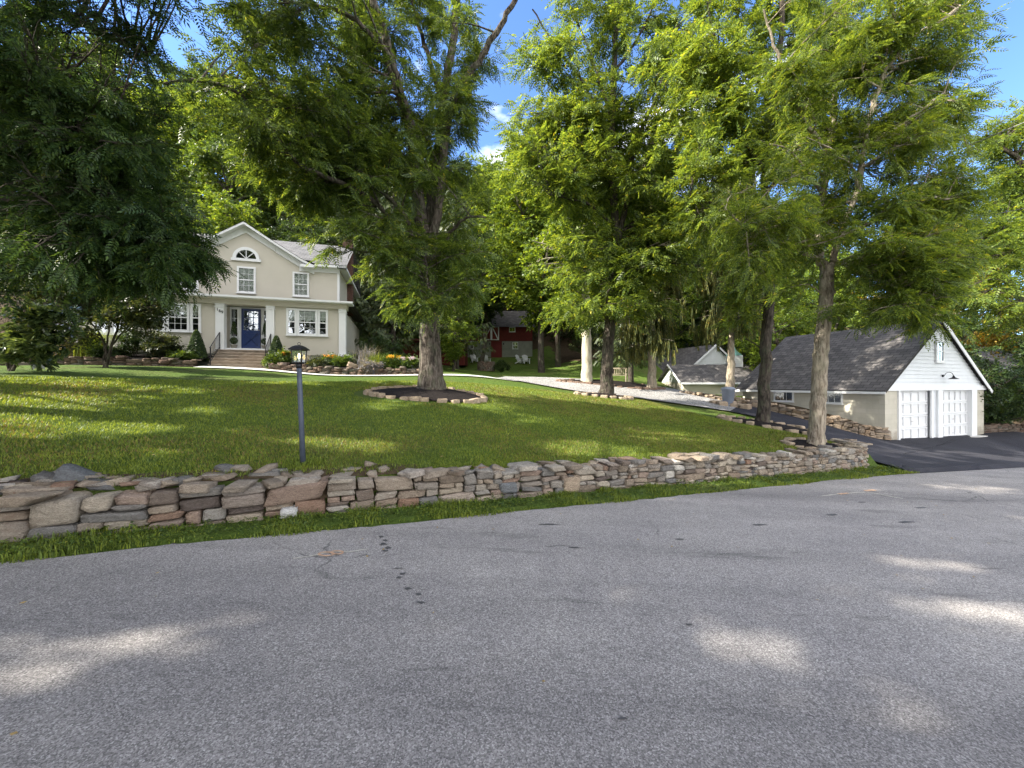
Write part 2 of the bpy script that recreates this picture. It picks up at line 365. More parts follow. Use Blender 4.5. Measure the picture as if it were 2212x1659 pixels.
    M['grass_dry'] = mat_leaf("grass_dry", (0.06, 0.075, 0.018), (0.12, 0.125, 0.034), (0.22, 0.19, 0.07), 0.3, 0.2, 0.8)
    M['flower_orange'] = mat_leaf("flower_orange", (0.55, 0.22, 0.02), (0.7, 0.33, 0.03), (0.75, 0.45, 0.06), 0.2, 0.2)
    M['flower_yellow'] = mat_leaf("flower_yellow", (0.5, 0.32, 0.02), (0.6, 0.42, 0.03), (0.62, 0.5, 0.08), 0.2, 0.2)
    M['flower_white'] = mat_leaf("flower_white", (0.4, 0.42, 0.36), (0.5, 0.5, 0.44), (0.55, 0.55, 0.5), 0.2, 0.2)
    M['leaf_silver'] = mat_leaf("leaf_silver", (0.10, 0.13, 0.10), (0.16, 0.19, 0.15), (0.25, 0.28, 0.22), 0.2, 0.2)
build_materials()

# ------------------------------------------------------------------ objects helpers
def tag(o, label=None, cat=None, group=None, kind=None):
    if label: o['label'] = label
    if cat: o['category'] = cat
    if group: o['group'] = group
    if kind: o['kind'] = kind
    return o

def empty(name, loc=(0, 0, 0), rz=0.0, label=None, cat=None, group=None):
    o = bpy.data.objects.new(name, None)
    o.empty_display_size = 0.3
    COL.objects.link(o)
    o.location = loc
    o.rotation_euler = (0, 0, rz)
    return tag(o, label, cat, group)

def link_mesh(name, me, mat, parent=None, smooth=False):
    o = bpy.data.objects.new(name, me)
    COL.objects.link(o)
    if parent is not None: o.parent = parent
    if mat is not None: me.materials.append(mat)
    if smooth: me.shade_smooth()
    return o

def np_mesh(name, verts, faces_n, idx, mat=None, parent=None, smooth=False):
    """verts (V,3); idx flat loops; faces_n = vertices per face (all the same)"""
    me = bpy.data.meshes.new(name)
    verts = np.asarray(verts, dtype=np.float32); idx = np.asarray(idx, dtype=np.int32).ravel()
    nf = len(idx) // faces_n
    me.vertices.add(len(verts)); me.vertices.foreach_set("co", verts.ravel())
    me.loops.add(len(idx)); me.loops.foreach_set("vertex_index", idx)
    me.polygons.add(nf); me.polygons.foreach_set("loop_start", np.arange(nf, dtype=np.int32) * faces_n)
    try: me.polygons.foreach_set("loop_total", np.full(nf, faces_n, dtype=np.int32))
    except Exception: pass
    me.update(calc_edges=True)
    return link_mesh(name, me, mat, parent, smooth)

class MB:
    """collects shapes into one mesh"""
    def __init__(s): s.v = []; s.f = []; s.uv = []
    def add(s, vs, fs, uvs=None):
        b = len(s.v); s.v += [tuple(x) for x in vs]
        for k, f in enumerate(fs):
            s.f.append([i + b for i in f]); s.uv.append(uvs[k] if uvs else None)
    def box(s, x0, x1, y0, y1, z0, z1):
        vs = [(x0, y0, z0), (x1, y0, z0), (x1, y1, z0), (x0, y1, z0), (x0, y0, z1), (x1, y0, z1), (x1, y1, z1), (x0, y1, z1)]
        s.add(vs, [(0, 3, 2, 1), (4, 5, 6, 7), (0, 1, 5, 4), (1, 2, 6, 5), (2, 3, 7, 6), (3, 0, 4, 7)])
    def prism(s, poly, a, b, axis='y'):
        """poly: 2-D outline (x,z) extruded from y=a to y=b (axis 'y'), or (y,z) along x, or (x,y) along z"""
        def P(p, q):
            return (p[0], q, p[1]) if axis == 'y' else ((q, p[0], p[1]) if axis == 'x' else (p[0], p[1], q))
        n = len(poly)
        vs = [P(p, a) for p in poly] + [P(p, b) for p in poly]
        fs = [tuple(range(n))[::-1], tuple(range(n, 2 * n))] + [(i, (i + 1) % n, n + (i + 1) % n, n + i) for i in range(n)]
        s.add(vs, fs)
    def bar(s, p, q, w, h=None):
        p = Vector(p); q = Vector(q); h = h or w
        d = (q - p).normalized(); up = Vector((0, 0, 1)) if abs(d.z) < 0.95 else Vector((0, 1, 0))
        a = d.cross(up).normalized() * w / 2; b = a.cross(d).normalized() * h / 2
        vs = [p - a - b, p + a - b, p + a + b, p - a + b, q - a - b, q + a - b, q + a + b, q - a + b]
        s.add(vs, [(0, 1, 2, 3), (7, 6, 5, 4), (0, 4, 5, 1), (1, 5, 6, 2), (2, 6, 7, 3), (3, 7, 4, 0)])
    def tube(s, pts, radii, sides=8, caps=True):
        V, I = tube_arrays(np.array([tuple(p) for p in pts], float), np.array(radii, float), sides)
        b = len(s.v); s.v += [tuple(x) for x in V]
        for q in I: s.f.append([int(i) + b for i in q]); s.uv.append(None)
        if caps:
            n = len(pts); s.f.append([b + i for i in range(sides)][::-1]); s.uv.append(None)
            s.f.append([b + (n - 1) * sides + i for i in range(sides)]); s.uv.append(None)
    def lathe(s, prof, sides=20, cx=0, cy=0):
        n = len(prof); vs = []
        for r, z in prof:
            for k in range(sides):
                a = 2 * math.pi * k / sides; vs.append((cx + r * math.cos(a), cy + r * math.sin(a), z))
        fs = [(i * sides + k, i * sides + (k + 1) % sides, (i + 1) * sides + (k + 1) % sides, (i + 1) * sides + k) for i in range(n - 1) for k in range(sides)]
        fs += [tuple(range(sides))[::-1], tuple((n - 1) * sides + k for k in range(sides))]
        s.add(vs, fs)
    def quad_uv(s, a, b, c, d, u, v):
        s.add([a, b, c, d], [(0, 1, 2, 3)], [[(0, 0), (u, 0), (u, v), (0, v)]])
    def build(s, name, mat=None, parent=None, smooth=False, bevel=0.0):
        me = bpy.data.meshes.new(name); me.from_pydata(s.v, [], s.f)
        if any(u is not None for u in s.uv):
            uvl = me.uv_layers.new(name="UVMap"); k = 0
            for f, u in zip(s.f, s.uv):
                for j in range(len(f)):
                    uvl.data[k].uv = u[j] if u is not None else (0, 0); k += 1
        me.update()
        o = link_mesh(name, me, mat, parent, smooth)
        if bevel:
            md = o.modifiers.new("bevel", 'BEVEL'); md.width = bevel; md.segments = 2; md.limit_method = 'ANGLE'
        return o

def tube_arrays(P, R, sides):
    n = len(P)
    T = np.gradient(P, axis=0); T /= (np.linalg.norm(T, axis=1, keepdims=True) + 1e-9)
    ref = np.array([1.0, 0, 0]) if abs(T[0][0]) < 0.9 else np.array([0, 1.0, 0])
    U = np.zeros_like(P); u = ref - T[0] * ref.dot(T[0]); u /= np.linalg.norm(u)
    for i in range(n):
        u = u - T[i] * u.dot(T[i]); u /= (np.linalg.norm(u) + 1e-9); U[i] = u
    W = np.cross(T, U)
    a = np.arange(sides) * 2 * math.pi / sides
    V = P[:, None, :] + R[:, None, None] * (np.cos(a)[None, :, None] * U[:, None, :] + np.sin(a)[None, :, None] * W[:, None, :])
    i = np.arange(n - 1)[:, None] * sides; k = np.arange(sides)[None, :]; k2 = (k + 1) % sides
    I = np.stack([i + k, i + k2, i + sides + k2, i + sides + k], -1).reshape(-1, 4)
    return V.reshape(-1, 3), I

def catmull(pts, n):
    pts = np.array(pts, float)
    if len(pts) == 2: return pts[0] + (pts[1] - pts[0]) * np.linspace(0, 1, n)[:, None]
    P = np.vstack([2 * pts[0] - pts[1], pts, 2 * pts[-1] - pts[-2]])
    t = np.linspace(0, len(pts) - 1 - 1e-6, n); i = t.astype(int); f = (t - i)[:, None]
    p0, p1, p2, p3 = P[i], P[i + 1], P[i + 2], P[i + 3]
    return 0.5 * (2 * p1 + (p2 - p0) * f + (2 * p0 - 5 * p1 + 4 * p2 - p3) * f ** 2 + (3 * p1 - p0 - 3 * p2 + p3) * f ** 3)

def px(x, y, Y):
    """world point seen at (x, y) of the 2212-px photograph, Y metres away"""
    return np.array([(x - CX) / F * Y, Y, CAMZ + (HY - y) / F * Y])
def sm(x, a, b):
    t = np.clip((x - a) / (b - a), 0, 1); return t * t * (3 - 2 * t)

# ------------------------------------------------------------------ ground shape
TR = math.radians(23.0); CR, SR = math.cos(TR), math.sin(TR)
N_EDGE, N_WALL = 4.66, 5.14
def to_sn(x, y): return x * CR + y * SR, -x * SR + y * CR
def to_xy(s, n): return s * CR - n * SR, s * SR + n * CR
def road_z(s): return -0.04 * np.minimum(s, 12) - 0.062 * np.maximum(s - 12, 0)
def wall_h(s): return np.interp(s, [-8, -4.5, -1, 2, 4, 7, 9, 11.8], [0.45, 0.45, 0.45, 0.41, 0.41, 0.43, 0.42, 0.46])
ctrl = []
for s_ in np.arange(-30, 12, 1.5):
    x_, y_ = to_xy(s_, 5.5); ctrl.append((x_, y_, float(road_z(max(s_, -9)) + wall_h(s_))))
for s_ in np.arange(14, 45, 4): x_, y_ = to_xy(s_, 5.6); ctrl.append((x_, y_, float(road_z(s_))))
for a in [(655, 997, 5.3), (930, 845, 11.5), (1310, 855, 17), (1650, 918, 14), (1765, 968, 9.5), (530, 797, 17.3), (150, 788, 15.8), (0, 790, 15),
          (900, 814, 17), (1000, 806, 20), (1100, 822, 22), (1250, 820, 26), (1250, 850, 18), (1400, 857, 19.5), (1560, 878, 18.6), (1640, 897, 16.4),
          (1800, 930, 14.3), (1500, 848, 26), (1500, 838, 34), (1268, 828, 22), (1410, 838, 22), (1000, 771, 45), (1140, 771, 45), (870, 771, 42),
          (830, 745, 36), (600, 900, 8), (1400, 905, 12), (700, 812, 17), (850, 800, 24), (1300, 775, 40), (1400, 790, 36)]:
    ctrl.append(tuple(px(*a)))
ctrl += [(14.9, 14.9, -0.72), (16.5, 15.3, -.76), (18.3, 15.9, -.76), (20, 16.6, -.78), (22, 17.2, -0.82), (17, 13, -0.80), (18.6, 13.8, -.92), (22, 15.2, -1.0), (25, 18, -0.95), (18.4, 17.6, -.75), (21, 19.5, -.7), (9.9, 10.6, -0.40), (8.3, 10.2, 0.10), (13.3, 19.5, 0.35), (20, 24, 0.6),
         (-13, 29, 4.2), (-22, 27, 4.0), (0, 72, 26), (-40, 60, 30), (-25, 45, 17), (30, 72, 20), (60, 60, 13), (50, 30, 1.0), (62, 85, 15), (-60, 30, 11), (-30, 20, 3.2),
         (-45, 8, 2.4), (0, 105, 38), (-60, 105, 46), (75, 120, 28), (0, 58, 15), (30, 50, 7), (-10, 52, 14), (35, 34, 1.6), (-22, 36, 9), (5, 51, 8.5)]
ctrl = np.array(ctrl, float)
def _phi(d2): return np.sqrt(d2 + 1.5 ** 2)
_A = _phi(((ctrl[:, None, :2] - ctrl[None, :, :2]) ** 2).sum(-1)) - 0.04 * np.eye(len(ctrl))
_Pm = np.c_[np.ones(len(ctrl)), ctrl[:, :2]]
_sol = np.linalg.solve(np.block([[_A, _Pm], [_Pm.T, np.zeros((3, 3))]]), np.r_[ctrl[:, 2], np.zeros(3)])
_w, _c = _sol[:-3], _sol[-3:]
def H(x, y):
    x = np.atleast_1d(np.asarray(x, float)); y = np.atleast_1d(np.asarray(y, float)); sh = x.shape; x = x.ravel(); y = y.ravel()
    out = np.zeros(len(x))
    for k in range(0, len(x), 20000):
        X, Y = x[k:k + 20000], y[k:k + 20000]
        r = (_phi((X[:, None] - ctrl[:, 0]) ** 2 + (Y[:, None] - ctrl[:, 1]) ** 2) @ _w) + _c[0] + _c[1] * X + _c[2] * Y
        s, n = to_sn(X, Y)
        low = road_z(s) + np.where(n > N_EDGE + 0.03, 0.03, -0.05)
        low = np.where(n < -3.3, road_z(s) - 0.02, low)
        left = 1 - sm(s, 12.0, 12.25)                       # the lawn held up by the wall
        up_wall = sm(n, 5.22, 5.36)
        up_open = sm(n, 4.66, 7.5)
        up = left * up_wall + (1 - left) * up_open
        # return of the wall beside the drive
        out[k:k + 20000] = low * (1 - up) + r * up
    return out.reshape(sh)
def H1(x, y): return float(H(x, y)[0])

def grid_mesh(name, s_vals, n_vals, mat):
    S, N = np.meshgrid(s_vals, n_vals, indexing='ij'); X, Y = to_xy(S, N); Z = H(X, Y)
    V = np.stack([X, Y, Z], -1).reshape(-1, 3); a, b = len(s_vals), len(n_vals)
    i, j = np.meshgrid(np.arange(a - 1), np.arange(b - 1), indexing='ij')
    k = (i * b + j).ravel(); I = np.stack([k, k + b, k + b + 1, k + 1], -1)
    return np_mesh(name, V, 4, I, mat, smooth=True)

s_vals = np.unique(np.round(np.r_[np.arange(-140, -16, 4.0), np.arange(-16, 30, 0.4), [12.0, 12.08, 12.16, 12.25], np.arange(30, 150, 4.0)], 3))
n_vals = np.unique(np.round(np.r_[np.arange(-60, -4, 4.0), [-3.5, -3.3, -3.1, 0, 4.5, 4.60, 4.66, 4.72, 4.8, 5.0, 5.2, 5.25, 5.3, 5.36], np.arange(5.6, 30, 0.4), np.arange(30, 60, 1.2), np.arange(60, 170, 4.0)], 3))
gr = grid_mesh("ground", s_vals, n_vals, M['lawn']); tag(gr, kind='structure', label='mown green lawn and ground rising from the stone wall to the wooded hill')
gr.data.materials.append(M['soil'])
cen = np.zeros(len(gr.data.polygons) * 3, dtype=np.float32); gr.data.polygons.foreach_get("center", cen); cen = cen.reshape(-1, 3)
wood = ((cen[:, 1] > 47) | (cen[:, 0] < -27) | ((cen[:, 1] > 30) & (cen[:, 0] < -17)) | ((cen[:, 0] > 30) & (cen[:, 1] > 24)) | ((cen[:, 0] > 5) & (cen[:, 1] > 40)))
gr.data.polygons.foreach_set("material_index", wood.astype(np.int32))

def sheet(name, s_vals, n_vals, dz, mat, zf=None):
    S, N = np.meshgrid(s_vals, n_vals, indexing='ij'); X, Y = to_xy(S, N); Z = (zf(S, N) if zf else H(X, Y)) + dz
    V = np.stack([X, Y, Z], -1).reshape(-1, 3); a, b = len(s_vals), len(n_vals)
    i, j = np.meshgrid(np.arange(a - 1), np.arange(b - 1), indexing='ij'); k = (i * b + j).ravel()
    return np_mesh(name, V, 4, np.stack([k, k + b, k + b + 1, k + 1], -1), mat, smooth=True)

# road, its edge a little ragged
sr = np.r_[np.arange(-60, -12, 3.0), np.arange(-12, 32, 0.12), np.arange(32, 120, 3.0)]
rag = np.convolve(rng.normal(0, 1, len(sr) + 8), np.ones(9) / 9, 'valid') * 0.06 + rng.normal(0, 0.012, len(sr))
nn = np.array([-3.2, -1.0, 1.0, 3.0, 4.3, 1e9])
S, N = np.meshgrid(sr, nn, indexing='ij'); N = N.copy(); N[:, -1] = N_EDGE + rag
N[:, -1] += sm(sr, 13.0, 20.0) * 0.1
X, Y = to_xy(S, N); Z = road_z(S) + 0.0
i, j = np.meshgrid(np.arange(len(sr) - 1), np.arange(5), indexing='ij'); k = (i * 6 + j).ravel()
rd = np_mesh("road", np.stack([X, Y, Z], -1).reshape(-1, 3), 4, np.stack([k, k + 6, k + 7, k + 1], -1), M['asphalt'], smooth=True)
tag(rd, kind='structure', label='worn grey asphalt road with dark scuffs')

def ribbon(name, left, right, n, cross, dz, mat, edge=0.0, crown=0.0):
    """strip draped on the ground between two outlines"""
    A = catmull([(p[0], p[1], 0) for p in left], n)[:, :2]; B = catmull([(p[0], p[1], 0) for p in right], n)[:, :2]
    if edge:
        A += rng.normal(0, edge, A.shape); B += rng.normal(0, edge, B.shape)
    t = np.linspace(0, 1, cross)[None, :, None]; P = A[:, None] * (1 - t) + B[:, None] * t
    Z = H(P[..., 0], P[..., 1]) + dz + crown * np.sin(np.linspace(0, math.pi, cross))[None, :]
    V = np.dstack([P, Z]).reshape(-1, 3)
    i, j = np.meshgrid(np.arange(n - 1), np.arange(cross - 1), indexing='ij'); k = (i * cross + j).ravel()
    return np_mesh(name, V, 4, np.stack([k, k + cross, k + cross + 1, k + 1], -1), mat, smooth=True)
def g(x, y, Y): p = px(x, y, Y); return (p[0], p[1])
# new black driveway: from the road round to the gravel
sx = lambda s, n: to_xy(s, n)
drv_l = [sx(11.9, 4.58), sx(12.35, 5.2), sx(12.6, 6.2), (9.35, 11.6), (9.9, 13.2), (9.95, 14.8), (9.6, 16.0), (9.1, 16.8)]
drv_r = [sx(34, 4.58), sx(34, 9.5), (22.9, 18.5), (18.4, 16.95), (14.62, 15.5), (13.4, 16.6), (12.2, 18.6), (11.2, 19.6)]
dv = ribbon("driveway", drv_l, drv_r, 160, 90, 0.055, M['asphalt_new'], 0.01); tag(dv, kind='structure', label='fresh black asphalt driveway in front of the white garage')
gl_ = [(9.4, 16.5), (7.6, 17.35), (5.5, 17.4), (4.4, 17.7), (3.2, 18.6), (1.6, 19.6), (0.2, 20.9), (-0.9, 22.4)]
gr_ = [(11.5, 19.4), (10.6, 21.6), (9.4, 23.6), (7.8, 24.2), (6.6, 24.6), (4.9, 25.8), (2.2, 26.3), (-0.4, 25.0)]
gv = ribbon("gravel_drive", gl_, gr_, 70, 30, 0.070, M['gravel'], 0.03); tag(gv, kind='structure', label='pale gravel parking area beyond the lawn')
# concrete walk from the steps along the flower bed to the drive
HT = math.radians(16.0); HX, HYD = math.cos(HT), math.sin(HT)
HP = np.array([-13.12, 19.0])
def hw(t, w): return (HP[0] + HX * t - HYD * w, HP[1] + HYD * t + HX * w)
pl = [hw(-1.1, -1.6), hw(1.3, -1.7), (-9.9, 17.5), (-6.7, 17.3), (-3.9, 17.9), (-1.4, 19.3), (0.2, 21.2)]
pr = [hw(-1.1, -2.6), hw(1.5, -2.6), (-9.9, 16.95), (-6.65, 16.75), (-3.75, 17.35), (-1.2, 18.8), (0.5, 20.9)]
pa = ribbon("walkway_path", pl, pr, 60, 5, 0.05, M['concrete']); tag(pa, kind='structure', label='pale concrete garden path leading from the steps')

# ------------------------------------------------------------------ stones
def stone_template(nsub=3):
    import bmesh
    bm = bmesh.new(); bmesh.ops.create_cube(bm, size=2.0)
    bmesh.ops.subdivide_edges(bm, edges=bm.edges[:], cuts=nsub, use_grid_fill=True)
    V = np.array([v.co[:] for v in bm.verts]); Fc = np.array([[v.index for v in f.verts] for f in bm.faces]); bm.free()
    p = 30.0                                                   # superellipsoid: a block with rounded arrises
    r = (np.abs(V) ** p).sum(1) ** (1 / p); V = V / r[:, None] * (0.95 + 0.05 * np.linalg.norm(V, axis=1)[:, None] / 1.73)
    return V, Fc
ST_V, ST_F = stone_template(4)
ST_V2, ST_F2 = stone_template(2)
def stone_arr(half, rot=None, rough=0.05, lo=False, skew=0.12):
    V0, F0 = (ST_V2, ST_F2) if lo else (ST_V, ST_F)
    V = V0.copy()
    k1, k2, k3 = rng.normal(0, 1, (3, 3)); ph = rng.uniform(0, 6, 3)
    V = V + 0.045 * (np.sin(V @ k1 * 1.3 + ph[0])[:, None] * k2 * 0.45 + np.sin(V @ k2 * 2.2 + ph[1])[:, None] * k3 * 0.3)
    V[:, 2] += V[:, 0] * rng.normal(0, skew * 0.6); V[:, 0] += V[:, 2] * rng.normal(0, skew)
    for _ in range(4):                                       # chip off a few corners flat
        nv = rng.normal(0, 1, 3) * [1, .7, 1]; nv /= np.linalg.norm(nv); lim = rng.uniform(1.22, 1.55)
        q = V @ nv - lim; V = V - np.maximum(q, 0)[:, None] * nv[None, :]
    V[:, 1] += V[:, 0] * rng.normal(0, 0.06)
    V += rng.normal(0, rough, V.shape) * 0.5
    V *= np.asarray(half)[None, :]
    if rot is not None: V = V @ rot.T
    return V, F0
def rotz(a): c, s = math.cos(a), math.sin(a); return np.array([[c, -s, 0], [s, c, 0], [0, 0, 1]])
def roty(a): c, s = math.cos(a), math.sin(a); return np.array([[c, 0, s], [0, 1, 0], [-s, 0, c]])
def rotx(a): c, s = math.cos(a), math.sin(a); return np.array([[1, 0, 0], [0, c, -s], [0, s, c]])

class Stones:
    def __init__(s): s.V = []; s.F = []; s.n = 0
    def add(s, V, Fc): s.V.append(V); s.F.append(Fc + s.n); s.n += len(V)
    def build(s, name, mat, parent=None):
        return np_mesh(name, np.vstack(s.V), 4, np.vstack(s.F), mat, parent, smooth=False)

def split_rect(x0, x1, z0, z1, sw, sh, out):
    """cut a stretch of wall face into stones, mostly flat ones"""
    w, h = x1 - x0, z1 - z0
    if (w > sw * random.uniform(1.2, 2.3) and w / h > 2.6) or (w > sw * random.uniform(0.8, 1.9) and h < sh * 1.4 and w / h > 1.3):
        c = x0 + w * random.uniform(0.32, 0.68)
        split_rect(x0, c, z0, z1, sw, sh, out); split_rect(c, x1, z0, z1, sw, sh, out)
    elif h > sh * random.uniform(0.8, 2.2):
        c = z0 + h * random.uniform(0.34, 0.66)
        split_rect(x0, x1, z0, c, sw, sh, out); split_rect(x0, x1, c, z1, sw, sh, out)
    else: out.append((x0, x1, z0, z1))

def wall_between(st, fpos, length, hfun, sizes, depth=0.32, gap=0.022, lo=False, cap=True, batter=0.06):
    """fpos(d) -> (x, y, z, heading) of the wall's foot at distance d"""
    d = 0.0
    while d < length:
        seg = random.uniform(0.8, 1.3) * max(0.7, sizes(d)[0] * 4.2); seg = min(seg, length - d + 0.05)
        h = hfun(d + seg / 2); rects = []
        split_rect(d, d + seg, 0, h, *sizes(d + seg / 2), rects)
        for (a, b, c, e) in rects:
            m = (a + b) / 2; x, y, z, hd = fpos(m)
            hx, hz = (b - a) / 2 - gap * 0.4, (e - c) / 2 - gap * 0.3; hy = depth / 2 * random.uniform(0.85, 1.15)
            R = rotz(hd) @ roty(random.gauss(0, 0.05)) @ rotx(random.gauss(0, 0.04))
            V, Fc = stone_arr((max(hx, 0.02), hy, max(hz, 0.015)), R, 0.035, lo, 0.10)
            nx, ny = -math.sin(hd), math.cos(hd)
            off = hy + batter * (c + e) / 2 + random.gauss(0, 0.014)
            V += np.array([x + nx * off, y + ny * off, z + (c + e) / 2]); st.add(V, Fc)
        d += seg
    if cap:
        d = 0.0
        while d < length:
            L = random.uniform(0.6, 1.3) * sizes(d)[0] * 1.05
            x, y, z, hd = fpos(d + L / 2); h = hfun(d + L / 2)
            if random.random() < 0.80:
                th = random.uniform(0.018, 0.045) * (1.5 if sizes(d)[1] > 0.12 else 1)
                for row in range(2):
                    if row and random.random() < 0.45: continue
                    V, Fc = stone_arr((L / 2 * random.uniform(0.6, 1.05), random.uniform(0.09, 0.16), th), rotz(hd + random.gauss(0, 0.25)) @ roty(random.gauss(0, 0.05)) @ rotx(random.gauss(0, 0.05)), 0.05, lo, 0.15)
                    off = 0.10 + row * 0.22 + random.gauss(0, 0.03)
                    V += np.array([x - math.sin(hd) * off, y + math.cos(hd) * off, z + h + th * random.uniform(0.2, 0.9)]); st.add(V, Fc)
            d += L * random.uniform(0.8, 1.4)

# roadside wall: straight along the verge, then curving round the corner beside the drive
base_pts = [to_xy(s, N_WALL - 0.09 * float(sm(-s, -1, 3))) for s in np.arange(-10.5, 11.0, 0.5)] + [to_xy(11.4, 5.20), to_xy(11.9, 5.36), to_xy(12.25, 5.75), to_xy(12.35, 6.3), to_xy(12.3, 6.9)]
bp = catmull([(p[0], p[1], 0) for p in base_pts], 900)[:, :2]
bl = np.r_[0, np.cumsum(np.linalg.norm(np.diff(bp, axis=0), axis=1))]
def wall_foot(d):
    x = np.interp(d, bl, bp[:, 0]); y = np.interp(d, bl, bp[:, 1]); x2 = np.interp(d + 0.1, bl, bp[:, 0]); y2 = np.interp(d + 0.1, bl, bp[:, 1])
    if x2 == x and y2 == y: x2, y2 = x, y; x = np.interp(d - 0.1, bl, bp[:, 0]); y = np.interp(d - 0.1, bl, bp[:, 1])
    hd = math.atan2(y2 - y, x2 - x); s, n = to_sn(x, y)
    return x, y, float(road_z(s)) - 0.02, hd
def wh(d):
    s = -10.5 + d; return float(np.interp(s, [-10, -4.5, -1, 2, 4, 7, 9, 11, 12.2, 13.5, 14.5], [0.41, 0.41, 0.42, 0.43, 0.45, 0.47, 0.46, 0.54, 0.62, 0.50, 0.26]))
def wsz(d):
    s = -10.5 + d
    return (float(np.interp(s, [-3, 0, 3, 6, 9, 12], [0.48, 0.36, 0.25, 0.26, 0.20, 0.19])), float(np.interp(s, [-3, 0, 3, 9, 12], [0.135, 0.11, 0.085, 0.075, 0.07])))
st = Stones(); wall_between(st, wall_foot, bl[-1], wh, wsz, 0.34)
for k in range(150):                                          # slabs and rubble lying in the bank behind the left part
    s_ = random.uniform(-8, 0.6) if k < 110 else random.uniform(0.6, 12); n_ = 5.34 + abs(random.gauss(0, .16 if k < 110 else .06)); x_, y_ = to_xy(s_, n_)
    V, Fc = stone_arr((random.uniform(.05, .17), random.uniform(.05, .10), random.uniform(.015, .04)), rotz(random.uniform(0, 6)) @ roty(random.gauss(0, .16)) @ rotx(random.gauss(0, .16)), .05, True, .2)
    st.add(V + [x_, y_, H1(x_, y_) + .015], Fc)
wl = st.build("dry_stone_wall", M['stone']); tag(wl, 'long dry-stacked fieldstone retaining wall between the lawn and the road verge', 'wall')
# dark earth packed behind the stones
mb = MB(); ds = np.arange(0, bl[-1], 0.3)
q = [wall_foot(d) for d in ds]
for (a, b, da) in zip(q[:-1], q[1:], ds[:-1]):
    h0 = wh(da) - 0.05; h1 = wh(da + .3) - 0.05; o0, o1 = 0.16, 0.32
    vs = []
    for (x, y, z, hd), h in ((a, h0), (b, h1)):
        nx, ny = -math.sin(hd), math.cos(hd)
        vs += [(x + nx * o0, y + ny * o0, z - 0.1), (x + nx * o1, y + ny * o1, z - 0.1), (x + nx * o1, y + ny * o1, z + h), (x + nx * o0, y + ny * o0, z + h)]
    mb.add(vs, [(0, 4, 7, 3), (3, 7, 6, 2), (1, 2, 6, 5)])
mb.build("earth_core", M['soil'], wl)
def loose_stone(name, loc, half, rz, mat, label, cat='stone', group=None, ry=0.0, rough=0.05, parent=None):
    V, Fc = stone_arr(half, rotz(rz) @ roty(ry), rough)
    o = np_mesh(name, V, 4, Fc, mat, parent); o.location = loc
    return tag(o, label, cat, group) if parent is None else o
p = px(130, 1052, 3.95); loose_stone("boulder", (p[0], p[1] + 0.15, p[2] + 0.02), (0.16, 0.10, 0.125), 0.5, M['stone_blue'], 'pointed grey boulder standing on top of the stone wall at the left', ry=0.5)
p = px(620, 1108, 4.42); o = loose_stone("white_stone", (p[0], p[1] + 0.05, p[2]), (0.085, 0.09, 0.05), 0.4, M['stone_white'], None, parent=wl)
p = px(1228, 1048, 6.0); o = loose_stone("pale_stone", (p[0], p[1] + 0.08, p[2]), (0.14, 0.14, 0.13), 0.4, M['stone_tan'], None, parent=wl)
p = px(1092, 1058, 5.58); o = loose_stone("blue_stone", (p[0], p[1] + 0.08, p[2] + 0.03), (0.13, 0.13, 0.07), 0.4, M['stone_blue'], None, parent=wl)

# bare earth bank behind the left part of the wall
sb = sheet("soil_bank", np.arange(-10, 1.0, .12), np.array([5.36, 5.44, 5.52, 5.6, 5.68, 5.76]), .0, M['soil'])
vv = np.zeros(len(sb.data.vertices) * 3, dtype=np.float32); sb.data.vertices.foreach_get("co", vv); vv = vv.reshape(-1, 3)
_s, _n = to_sn(vv[:, 0], vv[:, 1]); vv[:, 2] += .022 * np.sin((_n - 5.30) / .46 * math.pi).clip(-.5, 1) + rng.normal(0, .006, len(vv)); sb.data.vertices.foreach_set("co", vv.ravel())
tag(sb, kind='structure', label='bare earth bank behind the left part of the stone wall')

# ------------------------------------------------------------------ leaves and trees
def tmpl_pinnate(pairs=7, L=0.42, ll=0.115, lw=0.038, droop=0.10):
    V = []
    for k in range(pairs):
        f = (k + 0.9) / (pairs + 0.6); x = L * f; z = -droop * f * f
        s = 1.0 - 0.45 * abs(f - 0.45)
        for sd in (-1, 1):
            a = math.radians(62 - 22 * f); dx, dy = math.cos(a) * ll * s, sd * math.sin(a) * ll * s
            zz = z - 0.22 * ll
            wx, wy = -sd * math.sin(a) * lw / 2 * s, math.cos(a) * lw / 2 * s
            V.append([(x, 0, z), (x + dx * .45 + abs(wx), dy * .45 + sd * -abs(wy), z + .004), (x + dx, dy, zz), (x + dx * .45 - abs(wx), dy * .45 + sd * abs(wy), z + .004)])
    x = L; V.append([(x, 0, -droop), (x + ll * .4, lw / 2, -droop), (x + ll, 0, -droop - .03), (x + ll * .4, -lw / 2, -droop)])
    return np.array(V, float)
def tmpl_spray(n=6, L=0.30, size=0.13, wide=0.8, seed=1, hang=0.3):
    r = np.random.default_rng(seed); V = []
    for k in range(n):
        f = (k + 0.5) / n; c = np.array([L * f, 0, -0.05 * f]); a = r.uniform(-1.3, 1.3) + (0.6 if k % 2 else -0.6)
        d = np.array([math.cos(a), math.sin(a), r.uniform(-hang - .25, 0.15)]); d /= np.linalg.norm(d)
        up = np.array([r.normal(0, .35), r.normal(0, .35), 1]); s = np.cross(d, up); s /= np.linalg.norm(s)
        q = size * r.uniform(.75, 1.2)
        V.append([c, c + d * q * .5 + s * q * wide / 2, c + d * q, c + d * q * .5 - s * q * wide / 2])
    return np.array(V, float)
